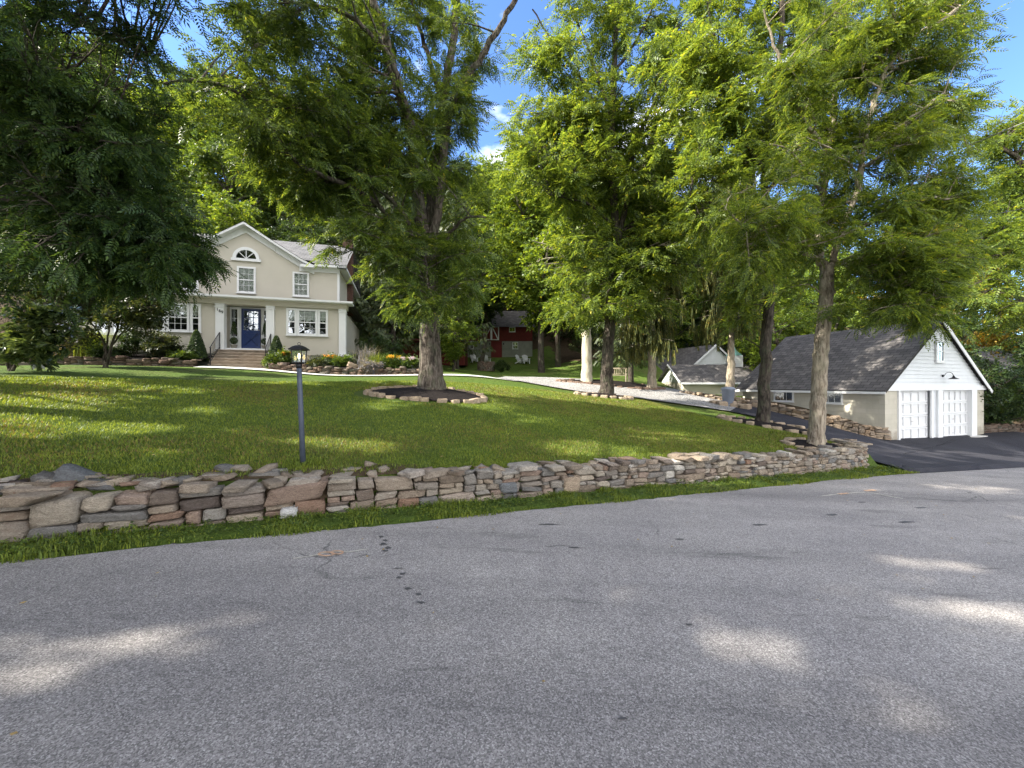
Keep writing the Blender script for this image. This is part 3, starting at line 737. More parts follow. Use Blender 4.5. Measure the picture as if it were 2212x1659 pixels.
TP = {
    'walnut': tmpl_pinnate(6, 0.33, 0.105, 0.036, 0.13), 'walnut_far': tmpl_pinnate(4, 0.33, 0.13, 0.055, 0.13),
    'locust': tmpl_pinnate(6, 0.30, 0.095, 0.042, 0.07),
    'maple': tmpl_spray(6, 0.34, 0.13, 0.9, 2), 'maple_big': tmpl_spray(7, 0.48, 0.17, 0.9, 5), 'small': tmpl_spray(7, 0.22, 0.075, 0.65, 3, .2),
    'glossy': tmpl_spray(7, 0.16, 0.14, 0.36, 4, 0.3), 'tiny': tmpl_spray(8, 0.12, 0.04, 0.6, 6, .1),
    'needle': np.array([[(0.02 * 0 + L, s * 0.0, 0), (L + .05, s * .055, -.015), (L + .13, s * .075, -.05), (L + .06, s * .02, -.02)] for L in np.linspace(0, .42, 8) for s in (-1, 1)], float),
    'strand': np.array([[(L, s * .0, 0), (L + .03, s * .05, 0.0), (L + .11, s * .06, 0.0), (L + .05, s * .01, 0.0)] for L in np.linspace(0, .55, 11) for s in (-1, 1)] +
                       [[(L, 0, s * .0), (L + .03, 0, s * .05), (L + .11, 0, s * .06), (L + .05, 0, s * .01)] for L in np.linspace(0.02, .55, 9) for s in (-1, 1)], float),
}
def leaf_mesh_arrays(pos, dirs, scale, tmpl, tilt=0.6):
    n = len(pos); d = dirs / (np.linalg.norm(dirs, axis=1, keepdims=True) + 1e-9)
    up = np.array([0, 0, 1.0]) + rng.normal(0, tilt, (n, 3))
    y = np.cross(up, d); y /= (np.linalg.norm(y, axis=1, keepdims=True) + 1e-9); z = np.cross(d, y)
    T = tmpl.reshape(-1, 3)
    V = pos[:, None, :] + scale[:, None, None] * (T[None, :, 0:1] * d[:, None] + T[None, :, 1:2] * y[:, None] + T[None, :, 2:3] * z[:, None])
    return V.reshape(-1, 3)

class Tree:
    def __init__(s): s.wv = []; s.wi = []; s.wn = 0; s.limbs = []; s.lr = []; s.leaves = []
    def limb(s, pts, r0, r1, sides=9, n=None, wob=0.02, flare=0.0):
        n = n or max(8, 5 * len(pts)); P = catmull(pts, n); R = r0 + (r1 - r0) * np.linspace(0, 1, n) ** 0.85
        P[1:-1] += rng.normal(0, wob, (n - 2, 3)) * [1, 1, .3]
        if flare:
            hgt = np.linalg.norm(P - P[0], axis=1); R = R * (1 + flare * np.exp(-hgt / (r0 * 1.3)))
        V, I = tube_arrays(P, R, sides)
        s.wv.append(V); s.wi.append(I + s.wn); s.wn += len(V); s.limbs.append(P); s.lr.append(R); return P
    def twig(s, P, r0, r1, sides=4):
        V, I = tube_arrays(P, np.linspace(r0, r1, len(P)), sides); s.wv.append(V); s.wi.append(I + s.wn); s.wn += len(V)
    def grow(s, targets, nb=7, nl=6, blen=0.75, spread=1.0, droop=0.35, tw=True, clear=0):
        """a side branch to each target, branchlets round its end, leaves along them"""
        LP = np.vstack(s.limbs); LR = np.concatenate(s.lr); pos, dr = [], []
        if clear:      # an open crown: most of the leaves grow on the far side of the great limbs
            CP = np.vstack(s.limbs[:clear]); CI = CP[:, [0, 2]] / CP[:, 1:2]; keep = []
            for c in targets:
                c = np.asarray(c); m = np.linalg.norm(CI - np.array([c[0] / c[1], c[2] / c[1]]), axis=1); k = int(np.argmin(m))
                if m[k] < .055 and c[1] < CP[k, 1] + .2 and rng.random() < .8:
                    c = c + (c / np.linalg.norm(c)) * (CP[k, 1] - c[1] + rng.uniform(.5, 1.2))
                keep.append(c)
            targets = keep
        for c in targets:
            c = np.asarray(c, float); d = LP - c; cost = np.linalg.norm(d, axis=1) + 1.2 * np.maximum(0, d[:, 2]) + 0.35 * np.abs(d[:, 2])
            k = int(np.argmin(cost + rng.uniform(0, .5, len(cost)))); p0 = LP[k]; dist = np.linalg.norm(c - p0)
            mid = (p0 + c) / 2 + np.array([0, 0, 0.10 * dist]) + rng.normal(0, .06 * dist + .02, 3)
            P = catmull([p0, mid, c], 7); rr = min(LR[k] * .6, 0.012 + 0.011 * dist)
            if tw: s.twig(P, rr, 0.006, 5)
            out = c - p0; out /= (np.linalg.norm(out) + 1e-6)
            for b in range(nb):
                f = rng.uniform(.45, 1.0); st_ = P[int(f * 6)]
                v = rng.normal(0, 1, 3) * [1, 1, .55] * spread + out * .8; v /= np.linalg.norm(v); L = blen * rng.uniform(.55, 1.25)
                e = st_ + v * L + np.array([0, 0, -droop * L * .4]); m = st_ + v * L * .55
                if tw: s.twig(np.array([st_, m, e]), .006, .002, 3)
                for q in range(nl):
                    t = .25 + .8 * (q + rng.uniform(0, .6)) / nl; p_ = st_ + (e - st_) * min(t, 1)
                    side = np.cross(v, [0, 0, 1.0]) * (1 if q % 2 else -1); w = v * .7 + side * rng.uniform(.3, 1.2) + rng.normal(0, .25, 3) + np.array([0, 0, -droop * rng.uniform(.2, 2.2) + .15])
                    pos.append(p_); dr.append(w)
        if pos: s.leaves.append((np.array(pos), np.array(dr)))
    def strands(s, tips, length, n=6):
        """hanging sprays below branch ends (weeping spruce)"""
        pos, dr = [], []
        for c in tips:
            for k in range(n):
                L = length * rng.uniform(.4, 1.2); a = c + rng.normal(0, .16, 3) * [1, 1, .3]; m = int(L / .35) + 1
                for q in range(m): pos.append(a + np.array([rng.normal(0, .03), rng.normal(0, .03), -q * .38])); dr.append(np.array([rng.normal(0, .12), rng.normal(0, .12), -1.0]))
        s.leaves.append((np.array(pos), np.array(dr)))
    def build(s, name, loc, bark, leaf, tmpl, label, cat='tree', group=None, scale=(0.85, 1.2), crown='crown', prune=True):
        loc = np.asarray(loc, float); root = empty(name, tuple(loc), 0, label, cat, group)
        np_mesh("trunk", np.vstack(s.wv) - loc, 4, np.vstack(s.wi), bark, root, smooth=True)
        if s.leaves:
            pos = np.vstack([a for a, b in s.leaves]); dr = np.vstack([b for a, b in s.leaves])
            if prune: k = leaf_openings(pos + .22 * dr / (np.linalg.norm(dr, axis=1, keepdims=True) + 1e-9)); pos, dr = pos[k], dr[k]
            V = leaf_mesh_arrays(pos, dr, rng.uniform(*scale, len(pos)), TP[tmpl]) - loc
            np_mesh(crown, V, 4, np.arange(len(V)), leaf, root)
        return root

SUNV = np.array(sdir[:])
def leaf_openings(pos):
    """gaps in the canopy: keep[] is False for leaves standing in the way of the sunbeams that reach these places"""
    keep = np.ones(len(pos), bool)
    for (c, r) in BEAMS:
        d = pos - c; t = d @ SUNV; q = np.linalg.norm(d - t[:, None] * SUNV, axis=1)
        keep &= ~((q < r * (1 + .35 * np.sin(t * 1.7 + c[0]))) & (t > 1.0))
    return keep
def blob_targets(blobs, per=0.74, minsep=0.0):
    """blobs: (x, y, Y, rx, ry, rY, n) with rx, ry in photo pixels and rY in metres"""
    out = []
    for (x, y, Y, rx, ry, rY, n) in blobs:
        for k in range(int(n * per)):
            v = rng.normal(0, 1, 3); v /= np.linalg.norm(v); v *= rng.uniform(.25, 1) ** .5
            out.append(px(x + v[0] * rx, y + v[1] * ry, Y + v[2] * rY))
    return out

BEAMS = []
def beam(x, y, r, Y=None):
    if Y is None:                                             # on the road
        u, v = (x - CX) / F, (HY - y) / F; q = 4.0
        for _ in range(60): q = (CAMZ - float(road_z(to_sn(u * q, q)[0]))) / -v
        BEAMS.append((np.array([u * q, q, CAMZ + v * q]), r * 0.95 + .09))
    else: BEAMS.append((px(x, y, Y), r * 1.25 + .15))
for (x, y, r) in [(1600, 1372, .26), (1690, 1378, .22), (1770, 1560, .26), (1110, 1500, .16), (360, 1385, .24), (450, 1362, .2), (15, 1432, .28), (190, 1418, .17), (2010, 1203, .38), (2120, 1212, .3),
                  (2150, 1330, .28), (1930, 1290, .12), (1760, 1262, .10), (2060, 1052, .5), (1870, 1052, .34), (2170, 1062, .5), (745, 1245, .12), (1330, 1240, .13), (1850, 1110, .2), (2190, 1120, .4), (300, 1300, .10), (1250, 1350, .08), (1480, 1200, .07), (1380, 1290, .07), (950, 1330, .06), (640, 1290, .06), (1000, 1250, .07), (1560, 1180, .07), (1700, 1180, .1), (1060, 1440, .08), (1160, 1540, .08), (1330, 1450, .05), (560, 1270, .06), (2000, 1480, .06), (1780, 1420, .06), (1250, 1170, .06), (780, 1360, .05), (2120, 1580, .08), (100, 1500, .06)]:
    beam(x, y, r)
for (x, y, Y, r) in [(30, 930, 7.2, .9), (180, 915, 7.6, .8), (90, 985, 6.0, .6), (260, 1000, 5.8, .4), (700, 955, 6.2, .35), (780, 962, 6.1, .35), (330, 838, 13, .9), (150, 832, 13, .9), (90, 805, 14.5, 1.0), (700, 830, 14, .6), (560, 835, 14, .5),
                     (960, 830, 14, .9), (1080, 845, 13.5, .9), (1000, 825, 16, 1.0), (1200, 950, 9, .35), (1450, 900, 11, .5), (1560, 985, 7.4, .4), (1400, 870, 14, .8), (20, 670, 12, .8), (90, 690, 12, .6), (1250, 870, 13, .7), (500, 900, 8.2, .25),
                     (1300, 980, 7.4, .4), (1150, 900, 10.5, .5), (1380, 930, 9.5, .4), (1500, 940, 9.5, .4), (1100, 870, 12.5, .8), (1200, 880, 12, .7), (1330, 895, 11, .7), (1250, 920, 10, .6), (1420, 950, 9, .5), (1000, 900, 10.5, .4), (850, 900, 9.5, .4), (420, 870, 10, .5), (250, 870, 10, .5), (120, 860, 10, .7), (1500, 1010, 7.2, .25), (420, 1010, 5.2, .25), (1050, 990, 6.5, .2)]:
    beam(x, y, r, Y)

# ---- big walnut left of centre
T = Tree(); D = 11.5; b0 = px(932, 850, D)
T.limb([px(932, 862, D), px(931, 800, D), px(928, 700, D), px(926, 600, D), px(918, 500, D)], 0.345, 0.25, 16, 40, 0.012, 0.75)
T.limb([px(922, 560, D), px(912, 480, D - .1), px(898, 400, D - .2), px(892, 300, D - .3), px(870, 225, D - .4), px(845, 130, D - .6), px(812, 20, D - .9), px(780, -110, D - 1.2)], 0.22, 0.09, 10, 40)
T.limb([px(925, 540, D + .2), px(935, 430, D + .2), px(948, 330, D + .3), px(958, 220, D + .4), px(975, 110, D + .5), px(990, -20, D + .6), px(995, -130, D + .7)], 0.20, 0.09, 10, 40)
T.limb([px(930, 560, D), px(950, 420, D - .3), px(962, 300, D - .5), px(985, 200, D - .8), px(1035, 130, D - 1), px(1090, 40, D - 1.3), px(1130, -40, D - 1.6)], 0.15, 0.06, 8, 36)
T.limb([px(893, 300, D - .3), px(872, 220, D - .6), px(845, 130, D - 1), px(800, 75, D - 1.3), px(740, 25, D - 1.6), px(690, 15, D - 1.8), px(630, 5, D - 2)], 0.10, 0.035, 7)
T.limb([px(880, 250, D - .4), px(830, 120, D), px(790, 40, D + .2), px(750, -40, D + .4)], 0.08, 0.04, 7)
T.limb([px(960, 240, D + .4), px(925, 120, D + .1), px(900, 40, D), px(880, -60, D - .3)], 0.085, 0.035, 7)
T.limb([px(912, 585, D), px(875, 470, D - .6), px(830, 420, D - 1.0), px(770, 385, D - 1.3), px(700, 350, D - 1.6), px(640, 330, D - 1.9)], 0.075, 0.025, 8)
T.limb([px(905, 540, D), px(800, 430, D - 1.2), px(700, 380, D - 2.0), px(640, 350, D - 2.4), px(590, 280, D - 2.8), px(540, 220, D - 3.1), px(480, 185, D - 3.3), px(420, 175, D - 3.5), px(355, 182, D - 3.6)], 0.070, 0.028, 8, 40)
T.limb([px(932, 580, D), px(975, 500, D - .8), px(1010, 470, D - 1.4), px(1050, 470, D - 1.8)], 0.06, 0.02, 6)
T.limb([px(930, 500, D - .2), px(920, 560, D - 1.2), px(925, 610, D - 1.8), px(940, 660, D - 2.1)], 0.04, 0.015, 5)
tg = blob_targets([(620, 130, 10, 110, 90, 1.8, 24), (720, 240, 10, 130, 90, 2.0, 36), (620, 320, 9.6, 110, 90, 1.6, 28), (800, 120, 10.5, 110, 100, 2.0, 20),
    (800, 360, 10, 110, 100, 1.6, 34), (700, 440, 9.8, 110, 70, 1.5, 26), (880, 330, 10, 70, 120, 1.5, 16), (960, 260, 10, 80, 90, 1.5, 18), (1000, 120, 10.5, 60, 100, 1.5, 12),
    (880, 40, 10.5, 120, 70, 2.0, 20), (900, 550, 9.8, 110, 70, 1.3, 20), (920, 650, 9.6, 70, 50, .9, 8), (1000, 560, 10.2, 80, 70, 1.3, 14), (980, 420, 10.6, 80, 80, 1.3, 14), (1010, 620, 10.4, 50, 50, .9, 4),
    (500, 230, 8.4, 100, 60, 1.2, 9), (560, 50, 9.8, 110, 60, 1.5, 12), (840, 600, 10, 60, 55, 1, 5), (800, -80, 10.5, 260, 90, 2.5, 26), (1050, 60, 10.5, 60, 80, 1.3, 6)])
T.grow(tg[:-6] + blob_targets([(925, 620, 10.3, 55, 60, .6, 6)]), nb=9, nl=7, blen=.62, spread=1.3, clear=8)
T.build("walnut_tree", b0, M['bark_walnut'], M['leaf_walnut'], 'walnut', 'huge many-limbed walnut tree in the round mulch bed ringed with stones', scale=(.8, 1.15), prune=False)

# ---- slim dark tree at the gravel
T = Tree(); D = 17.0; b0 = px(1310, 858, D)
T.limb([px(1309, 866, D), px(1311, 820, D), px(1314, 740, D), px(1322, 640, D), px(1328, 560, D), px(1330, 500, D), px(1326, 430, D), px(1320, 330, D), px(1325, 200, D), px(1330, 80, D), px(1330, -60, D), px(1332, -160, D)], 0.30, 0.08, 12, 60, 0.02, 0.55)
T.limb([px(1335, 520, D), px(1352, 440, D - .2), px(1362, 350, D - .3), px(1390, 270, D - .6), px(1430, 180, D - .8), px(1460, 60, D - 1)], 0.14, 0.05, 8)
T.limb([px(1345, 500, D), px(1380, 470, D + .4), px(1420, 400, D + .8), px(1470, 300, D + 1.0), px(1490, 200, D + 1)], 0.12, 0.04, 8)
T.limb([px(1318, 480, D), px(1270, 440, D - 1), px(1230, 430, D - 1.5), px(1185, 420, D - 2)], 0.07, 0.025, 6)
T.limb([px(1322, 300, D), px(1260, 180, D - .5), px(1200, 100, D - 1), px(1150, 20, D - 1.4)], 0.08, 0.03, 6)
T.limb([px(1322, 260, D), px(1280, 130, D), px(1240, 30, D), px(1200, -60, D)], 0.07, 0.03, 6)
T.limb([px(1325, 160, D), px(1390, 60, D - .6), px(1430, -40, D - 1)], 0.07, 0.03, 6)
tg = blob_targets([(1200, 330, 16, 100, 70, 2, 24), (1300, 430, 16, 120, 80, 2, 34), (1400, 540, 16, 110, 70, 2, 30), (1250, 560, 16, 90, 60, 2, 18), (1380, 330, 16, 110, 90, 2.2, 32),
    (1180, 130, 16.4, 80, 70, 2, 13), (1280, 60, 16.5, 110, 70, 2, 18), (1430, 120, 16.4, 90, 100, 2, 24), (1150, 270, 16, 70, 60, 1.5, 18), (1100, 340, 17, 50, 50, 1.5, 9), (1300, 230, 16.5, 80, 80, 2, 22),
    (1470, 430, 16, 80, 90, 2, 30), (1500, 250, 17, 70, 90, 2, 22), (1500, 560, 16.5, 60, 60, 1.6, 14), (1360, 640, 15.6, 90, 50, 1.5, 16), (1230, 660, 16, 70, 40, 1.5, 9), (1320, -60, 16.5, 160, 60, 2.2, 18)])
T.grow(tg, nb=9, nl=8, blen=.9, spread=1.3, clear=3)
T.build("walnut_tree", b0, M['bark_dark'], M['leaf_locust'], 'walnut_far', 'tall slim dark-barked tree ringed by small stones at the gravel edge', scale=(.95, 1.35))

# ---- dark straight trunk beside the drive
T = Tree(); D = 14.0; b0 = px(1650, 916, D)
T.limb([px(1648, 930, D), px(1650, 880, D), px(1653, 780, D), px(1660, 680, D), px(1663, 590, D), px(1660, 500, D), px(1650, 400, D), px(1660, 280, D), px(1680, 150, D), px(1690, 0, D), px(1690, -140, D)], 0.225, 0.07, 12, 60, 0.02, 0.4)
T.limb([px(1655, 520, D), px(1590, 470, D - .8), px(1540, 440, D - 1.2), px(1490, 430, D - 1.6)], 0.09, 0.03, 7)
T.limb([px(1655, 380, D), px(1590, 260, D - .5), px(1560, 150, D - .8), px(1530, 20, D - 1)], 0.09, 0.03, 7)
T.limb([px(1655, 420, D), px(1720, 330, D + .5), px(1760, 240, D + .8), px(1790, 120, D + 1)], 0.08, 0.03, 7)
T.limb([px(1670, 250, D), px(1620, 120, D), px(1590, 20, D + .5)], 0.07, 0.03, 6)
tg = blob_targets([(1560, 330, 13.2, 110, 90, 1.8, 32), (1620, 200, 13.4, 110, 90, 1.8, 30), (1560, 60, 13.5, 110, 80, 1.8, 20), (1700, 60, 13.5, 120, 80, 1.8, 24), (1560, 470, 13, 90, 60, 1.6, 24),
    (1640, 560, 13.2, 100, 60, 1.5, 22), (1500, 150, 13.6, 60, 90, 1.5, 14), (1680, 350, 14.4, 70, 80, 1.4, 20), (1590, 640, 13.6, 60, 50, 1.2, 9), (1740, 300, 14, 100, 100, 1.8, 22), (1600, -70, 13.6, 160, 60, 2, 16)])
T.grow(tg, nb=9, nl=7, blen=.75, spread=1.3, clear=2)
T.build("walnut_tree", b0, M['bark_dark'], M['leaf_locust'], 'walnut_far', 'straight dark trunk beside the drive, left of the garage, with feathery leaves', scale=(.8, 1.15))

# ---- pale trunk at the wall's end
T = Tree(); D = 9.5; b0 = px(1764, 966, D)
T.limb([px(1762, 985, D), px(1764, 940, D), px(1768, 860, D), px(1774, 760, D), px(1782, 680, D), px(1786, 610, D), px(1784, 575, D)], 0.185, 0.135, 14, 40, 0.012, 0.22)
T.limb([px(1785, 590, D), px(1772, 560, D), px(1762, 520, D + .1), px(1778, 430, D + .3), px(1790, 330, D + .4), px(1800, 240, D + .5), px(1810, 130, D + .5), px(1800, 0, D + .6), px(1790, -120, D + .6)], 0.10, 0.045, 9, 40)
T.limb([px(1785, 590, D), px(1800, 560, D), px(1815, 500, D - .2), px(1850, 420, D - .3), px(1870, 300, D - .4), px(1900, 180, D - .5), px(1960, 90, D - .6), px(2040, 40, D - .7), px(2120, -10, D - .8)], 0.085, 0.035, 8, 40)
T.limb([px(1770, 560, D), px(1700, 530, D - .6), px(1620, 500, D - 1), px(1560, 440, D - 1.2)], 0.055, 0.02, 6)
T.limb([px(1810, 520, D), px(1900, 470, D - .6), px(1980, 430, D - 1), px(2060, 430, D - 1.3)], 0.06, 0.02, 6)
T.limb([px(1795, 560, D), px(1880, 600, D - .8), px(1950, 630, D - 1.2), px(2010, 660, D - 1.4)], 0.045, 0.015, 6)
T.limb([px(1790, 330, D + .4), px(1720, 230, D), px(1680, 120, D - .2), px(1650, 20, D - .4)], 0.06, 0.02, 6)
T.limb([px(1870, 320, D - .4), px(1960, 260, D - .8), px(2040, 200, D - 1)], 0.05, 0.02, 6)
tg = blob_targets([(1790, 160, 9.2, 130, 110, 1.4, 38), (1910, 130, 9, 130, 100, 1.4, 36), (2010, 250, 8.8, 80, 90, 1.2, 20), (1900, 330, 9, 120, 80, 1.4, 32), (1740, 330, 9.2, 100, 80, 1.3, 20),
    (1680, 460, 8.6, 110, 50, 1.1, 22), (1820, 470, 8.8, 110, 55, 1.2, 24), (1960, 480, 8.4, 110, 70, 1.2, 34), (2060, 560, 8.6, 80, 70, 1.1, 22), (1960, 600, 8.6, 100, 55, 1.0, 24),
    (1640, 560, 8.8, 70, 40, .9, 9), (1900, 655, 8.6, 90, 32, .8, 13), (1990, 690, 9.0, 60, 25, .6, 6), (1860, 0, 9.2, 210, 80, 1.6, 34), (2090, 330, 10.5, 50, 80, 1.0, 10), (2050, 40, 9, 70, 40, 1.2, 6), (2060, 400, 8.8, 50, 60, 1, 10), (2040, 130, 9.2, 50, 60, 1, 9), (1720, 610, 8.9, 55, 30, .8, 5)])
T.grow(tg, nb=9, nl=7, blen=.52, spread=1.3, clear=3)
T.build("walnut_tree", b0, M['bark_light'], M['leaf_locust'], 'walnut', 'forked tree with sunlit pale bark in the mulch bed at the wall corner', scale=(.62, .95))

# ---- near tree whose boughs hang into the left of the picture
T = Tree(); tb = (-10.8, 6.2); b0 = np.array([tb[0], tb[1], H1(*tb)])
T.limb([b0 + [0, 0, -.2], b0 + [.1, 0, 2], b0 + [.3, 0, 4.5], b0 + [.5, .1, 7], b0 + [.4, 0, 10], b0 + [.2, 0, 13.5]], 0.33, 0.12, 14, 40, 0.03, .5)
T.limb([b0 + [.3, 0, 4], px(-60, 240, 6.6), px(60, 280, 6.5), px(130, 330, 6.6), px(220, 370, 6.8), px(320, 420, 7.2)], 0.16, 0.03, 9)
T.limb([b0 + [.4, 0, 6], px(-100, 60, 6.8), px(60, 20, 6.9), px(200, 60, 7), px(320, 120, 7.2)], 0.14, 0.03, 8)
T.limb([b0 + [.2, 0, 3.4], px(-80, 420, 6.9), px(60, 440, 6.8), px(180, 470, 6.9), px(300, 500, 7.2), px(380, 540, 7.6)], 0.10, 0.02, 7)
T.limb([b0 + [.4, 0, 8.5], b0 + [2.5, -.8, 10.5], b0 + [5, -1.5, 12]], 0.14, 0.04, 7)
T.limb([b0 + [.4, 0, 8], b0 + [2.5, 2.0, 10], b0 + [4.5, 4, 12]], 0.12, 0.04, 7)
T.limb([b0 + [.4, 0, 7], b0 + [-2, -1.5, 9], b0 + [-4, -2.5, 11]], 0.12, 0.04, 7)
tg = blob_targets([(60, 100, 6.6, 120, 120, 1.3, 42), (220, 110, 6.8, 120, 120, 1.3, 46), (80, 300, 6.4, 120, 90, 1.3, 34), (230, 290, 6.8, 120, 90, 1.3, 40), (100, 440, 6.4, 130, 70, 1.1, 34),
    (270, 440, 6.8, 110, 80, 1.1, 34), (90, 550, 6.5, 110, 60, 1.0, 26), (300, 555, 7.0, 90, 60, .9, 26), (400, 560, 7.2, 50, 45, .7, 10), (410, 480, 7.3, 40, 40, .7, 6), (200, 600, 7.0, 90, 40, .8, 12), (340, 220, 7.2, 45, 60, .8, 8), (230, -60, 7, 220, 60, 1.8, 30)])
for k in range(90):
    v = rng.normal(0, 1, 3); v /= np.linalg.norm(v); tg.append(b0 + np.array([0.8, 0.2, 12.5]) + v * np.array([4.6, 4.8, 2.6]) * rng.uniform(.4, 1))
T.grow(tg, nb=10, nl=6, blen=.55, droop=.55, spread=1.2)
T.build("walnut_tree", b0, M['bark_dark'], M['leaf_walnut_shaded'], 'walnut', 'shaded near tree whose long feathery boughs hang over the left of the house', scale=(.62, .95))

# ------------------------------------------------------------------ woodland
def proto_broad(seed, h, r, tmpl, n_t, nb, nl, leafscale, bark, leaf, base_frac=.3, blen=1.0):
    global rng
    rng = np.random.default_rng(seed); T = Tree(); z0 = np.zeros(3)
    T.limb([z0 + [0, 0, -1.0], z0, z0 + [rng.normal(0, .2), rng.normal(0, .2), h * .3], z0 + [rng.normal(0, .4), rng.normal(0, .4), h * .6], z0 + [rng.normal(0, .5), rng.normal(0, .5), h * .92]], 0.022 * h, 0.05, 9, 24, .03, .35)
    for k in range(7):
        a = k * 2.4 + rng.uniform(0, .5); z = h * rng.uniform(base_frac, .65); R = r * rng.uniform(.55, .85)
        T.limb([z0 + [0, 0, z], z0 + [math.cos(a) * R * .5, math.sin(a) * R * .5, z + h * .09], z0 + [math.cos(a) * R, math.sin(a) * R, z + h * .16]], 0.009 * h, .03, 6, 10)
    tg = []
    zc, rz = h * (base_frac + 1) / 2, h * (1 - base_frac) / 2
    while len(tg) < n_t:
        v = rng.normal(0, 1, 3); v /= np.linalg.norm(v); f = rng.uniform(.55, 1.0)
        lump = 1 + .22 * math.sin(3 * math.atan2(v[1], v[0]) + seed) + .15 * math.sin(5 * v[2] + seed * 2)
        tg.append(np.array([v[0] * r * f * lump, v[1] * r * f * lump, zc + v[2] * rz * f]))
    T.grow(tg, nb=nb, nl=nl, blen=blen, tw=True)
    pos = np.vstack([a for a, b in T.leaves]); dr = np.vstack([b for a, b in T.leaves])
    V = leaf_mesh_arrays(pos, dr, rng.uniform(.8, 1.25, len(pos)) * leafscale, TP[tmpl])
    mt = np_mesh("trunk", np.vstack(T.wv), 4, np.vstack(T.wi), bark, None, smooth=True)
    ml = np_mesh("crown", V, 4, np.arange(len(V)), leaf)
    return mt, ml

def proto_conifer(seed, h, r, hang=0.5, leaf=None, bark=None, tmpl='needle', base=.12, dens=1.0):
    global rng
    rng = np.random.default_rng(seed); T = Tree(); z0 = np.zeros(3); pos, dr = [], []
    T.limb([z0 + [0, 0, -1], z0 + [0, 0, h * .5], z0 + [0, 0, h]], 0.016 * h, .03, 8, 16, .01, .3)
    z = h * base
    while z < h * .99:
        f = (z / h - base) / (1 - base); R = r * (1 - f) ** .75 * rng.uniform(.75, 1.1) + .15
        for k in range(int(5 + 2 * rng.random())):
            a = rng.uniform(0, 6.28); d = np.array([math.cos(a), math.sin(a), 0]); sag = -hang * R * .35
            P = catmull([z0 + [0, 0, z], z0 + d * R * .55 + [0, 0, z + sag * .7], z0 + d * R + [0, 0, z + sag * .7 + .12 * R]], 6); T.twig(P, .03, .008, 4)
            m = int(R / .16 * dens)
            for q in range(m):
                t = .15 + .85 * (q + rng.random()) / m; p_ = P[0] + (P[-1] - P[0]) * t; p_ = p_.copy(); p_[2] = np.interp(t, np.linspace(0, 1, 6), P[:, 2])
                s_ = np.cross(d, [0, 0, 1.]) * (1 if q % 2 else -1)
                w = d * .6 + s_ * rng.uniform(.3, 1) + np.array([0, 0, -rng.uniform(.1, .5) - hang])
                pos.append(p_); dr.append(w)
        z += rng.uniform(.28, .5)
    V = leaf_mesh_arrays(np.array(pos), np.array(dr), rng.uniform(.9, 1.5, len(pos)), TP[tmpl])
    mt = np_mesh("trunk", np.vstack(T.wv), 4, np.vstack(T.wi), bark, None, smooth=True)
    ml = np_mesh("crown", V, 4, np.arange(len(V)), leaf)
    return mt, ml

PROTO = {}
def reg(key, pr): PROTO[key] = (pr[0].data, pr[1].data); bpy.data.objects.remove(pr[0]); bpy.data.objects.remove(pr[1])
reg('a', proto_broad(11, 18, 5.0, 'maple_big', 130, 9, 8, 1.0, M['bark_dark'], M['leaf_maple'], .22, 1.25))
reg('b', proto_broad(12, 16, 4.4, 'maple_big', 115, 9, 8, .95, M['bark_dark'], M['leaf_mid'], .2, 1.2))
reg('c', proto_broad(13, 20, 5.2, 'maple_big', 135, 9, 8, 1.0, M['bark_walnut'], M['leaf_mid'], .3, 1.3))
reg('d', proto_broad(14, 11, 4.2, 'maple', 95, 9, 7, 1.05, M['bark_dark'], M['leaf_maple'], .12, 1.0))
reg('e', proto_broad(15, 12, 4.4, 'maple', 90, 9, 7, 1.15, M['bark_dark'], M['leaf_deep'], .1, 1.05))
reg('y', proto_broad(16, 13, 4.6, 'maple', 100, 9, 7, 1.1, M['bark_light'], M['leaf_yellow'], .15, 1.05))
reg('s', proto_conifer(21, 17, 3.0, .45, M['needle'], M['bark_dark']))
reg('t', proto_conifer(22, 13, 2.8, .9, M['needle'], M['bark_light'], 'strand', .10, .8))
reg('h', proto_broad(18, 18, 4.8, 'maple_big', 78, 8, 7, 1.0, M['bark_dark'], M['leaf_mid'], .28, 1.0))
reg('u', proto_broad(17, 3.2, 2.0, 'small', 55, 9, 7, 1.3, M['bark_dark'], M['leaf_deep'], .02, .55))
def place(key, x, y, sc, name, label, group=None, cat='tree', rz=None, zs=1.0, dz=0.0):
    t, l = PROTO[key]; r = empty(name, (x, y, H1(x, y) + dz), random.uniform(0, 6.28) if rz is None else rz, label, cat, group)
    r.scale = (sc, sc, sc * zs)
    a = bpy.data.objects.new("trunk", t); COL.objects.link(a); a.parent = r
    b = bpy.data.objects.new("crown", l); COL.objects.link(b); b.parent = r
    return r
G_HILL = 'woodland trees on the hill behind the house'
G_MID = 'woodland trees behind the red barn'
G_RIGHT = 'trees beyond the white garage'
def wood_set(spec, label_by, group, name='broadleaf_tree'):
    for (key, x, y, sc) in spec:
        nm = 'spruce_tree' if key in 's' else name
        place(key, x, y, sc, nm, label_by[key] if isinstance(label_by, dict) else label_by, group)
L_HILL = {k: v for k, v in zip('abcdesy', ['tall bright green tree on the wooded hill behind the beige house', 'rounded green tree on the wooded hill behind the beige house', 'tallest leafy tree on the wooded hill behind the beige house',
    'low bright leafy tree close behind the beige house', 'low dark leafy tree close behind the beige house', 'dark spruce standing close behind the beige house', 'sunlit yellow tree on the hill behind the beige house'])}
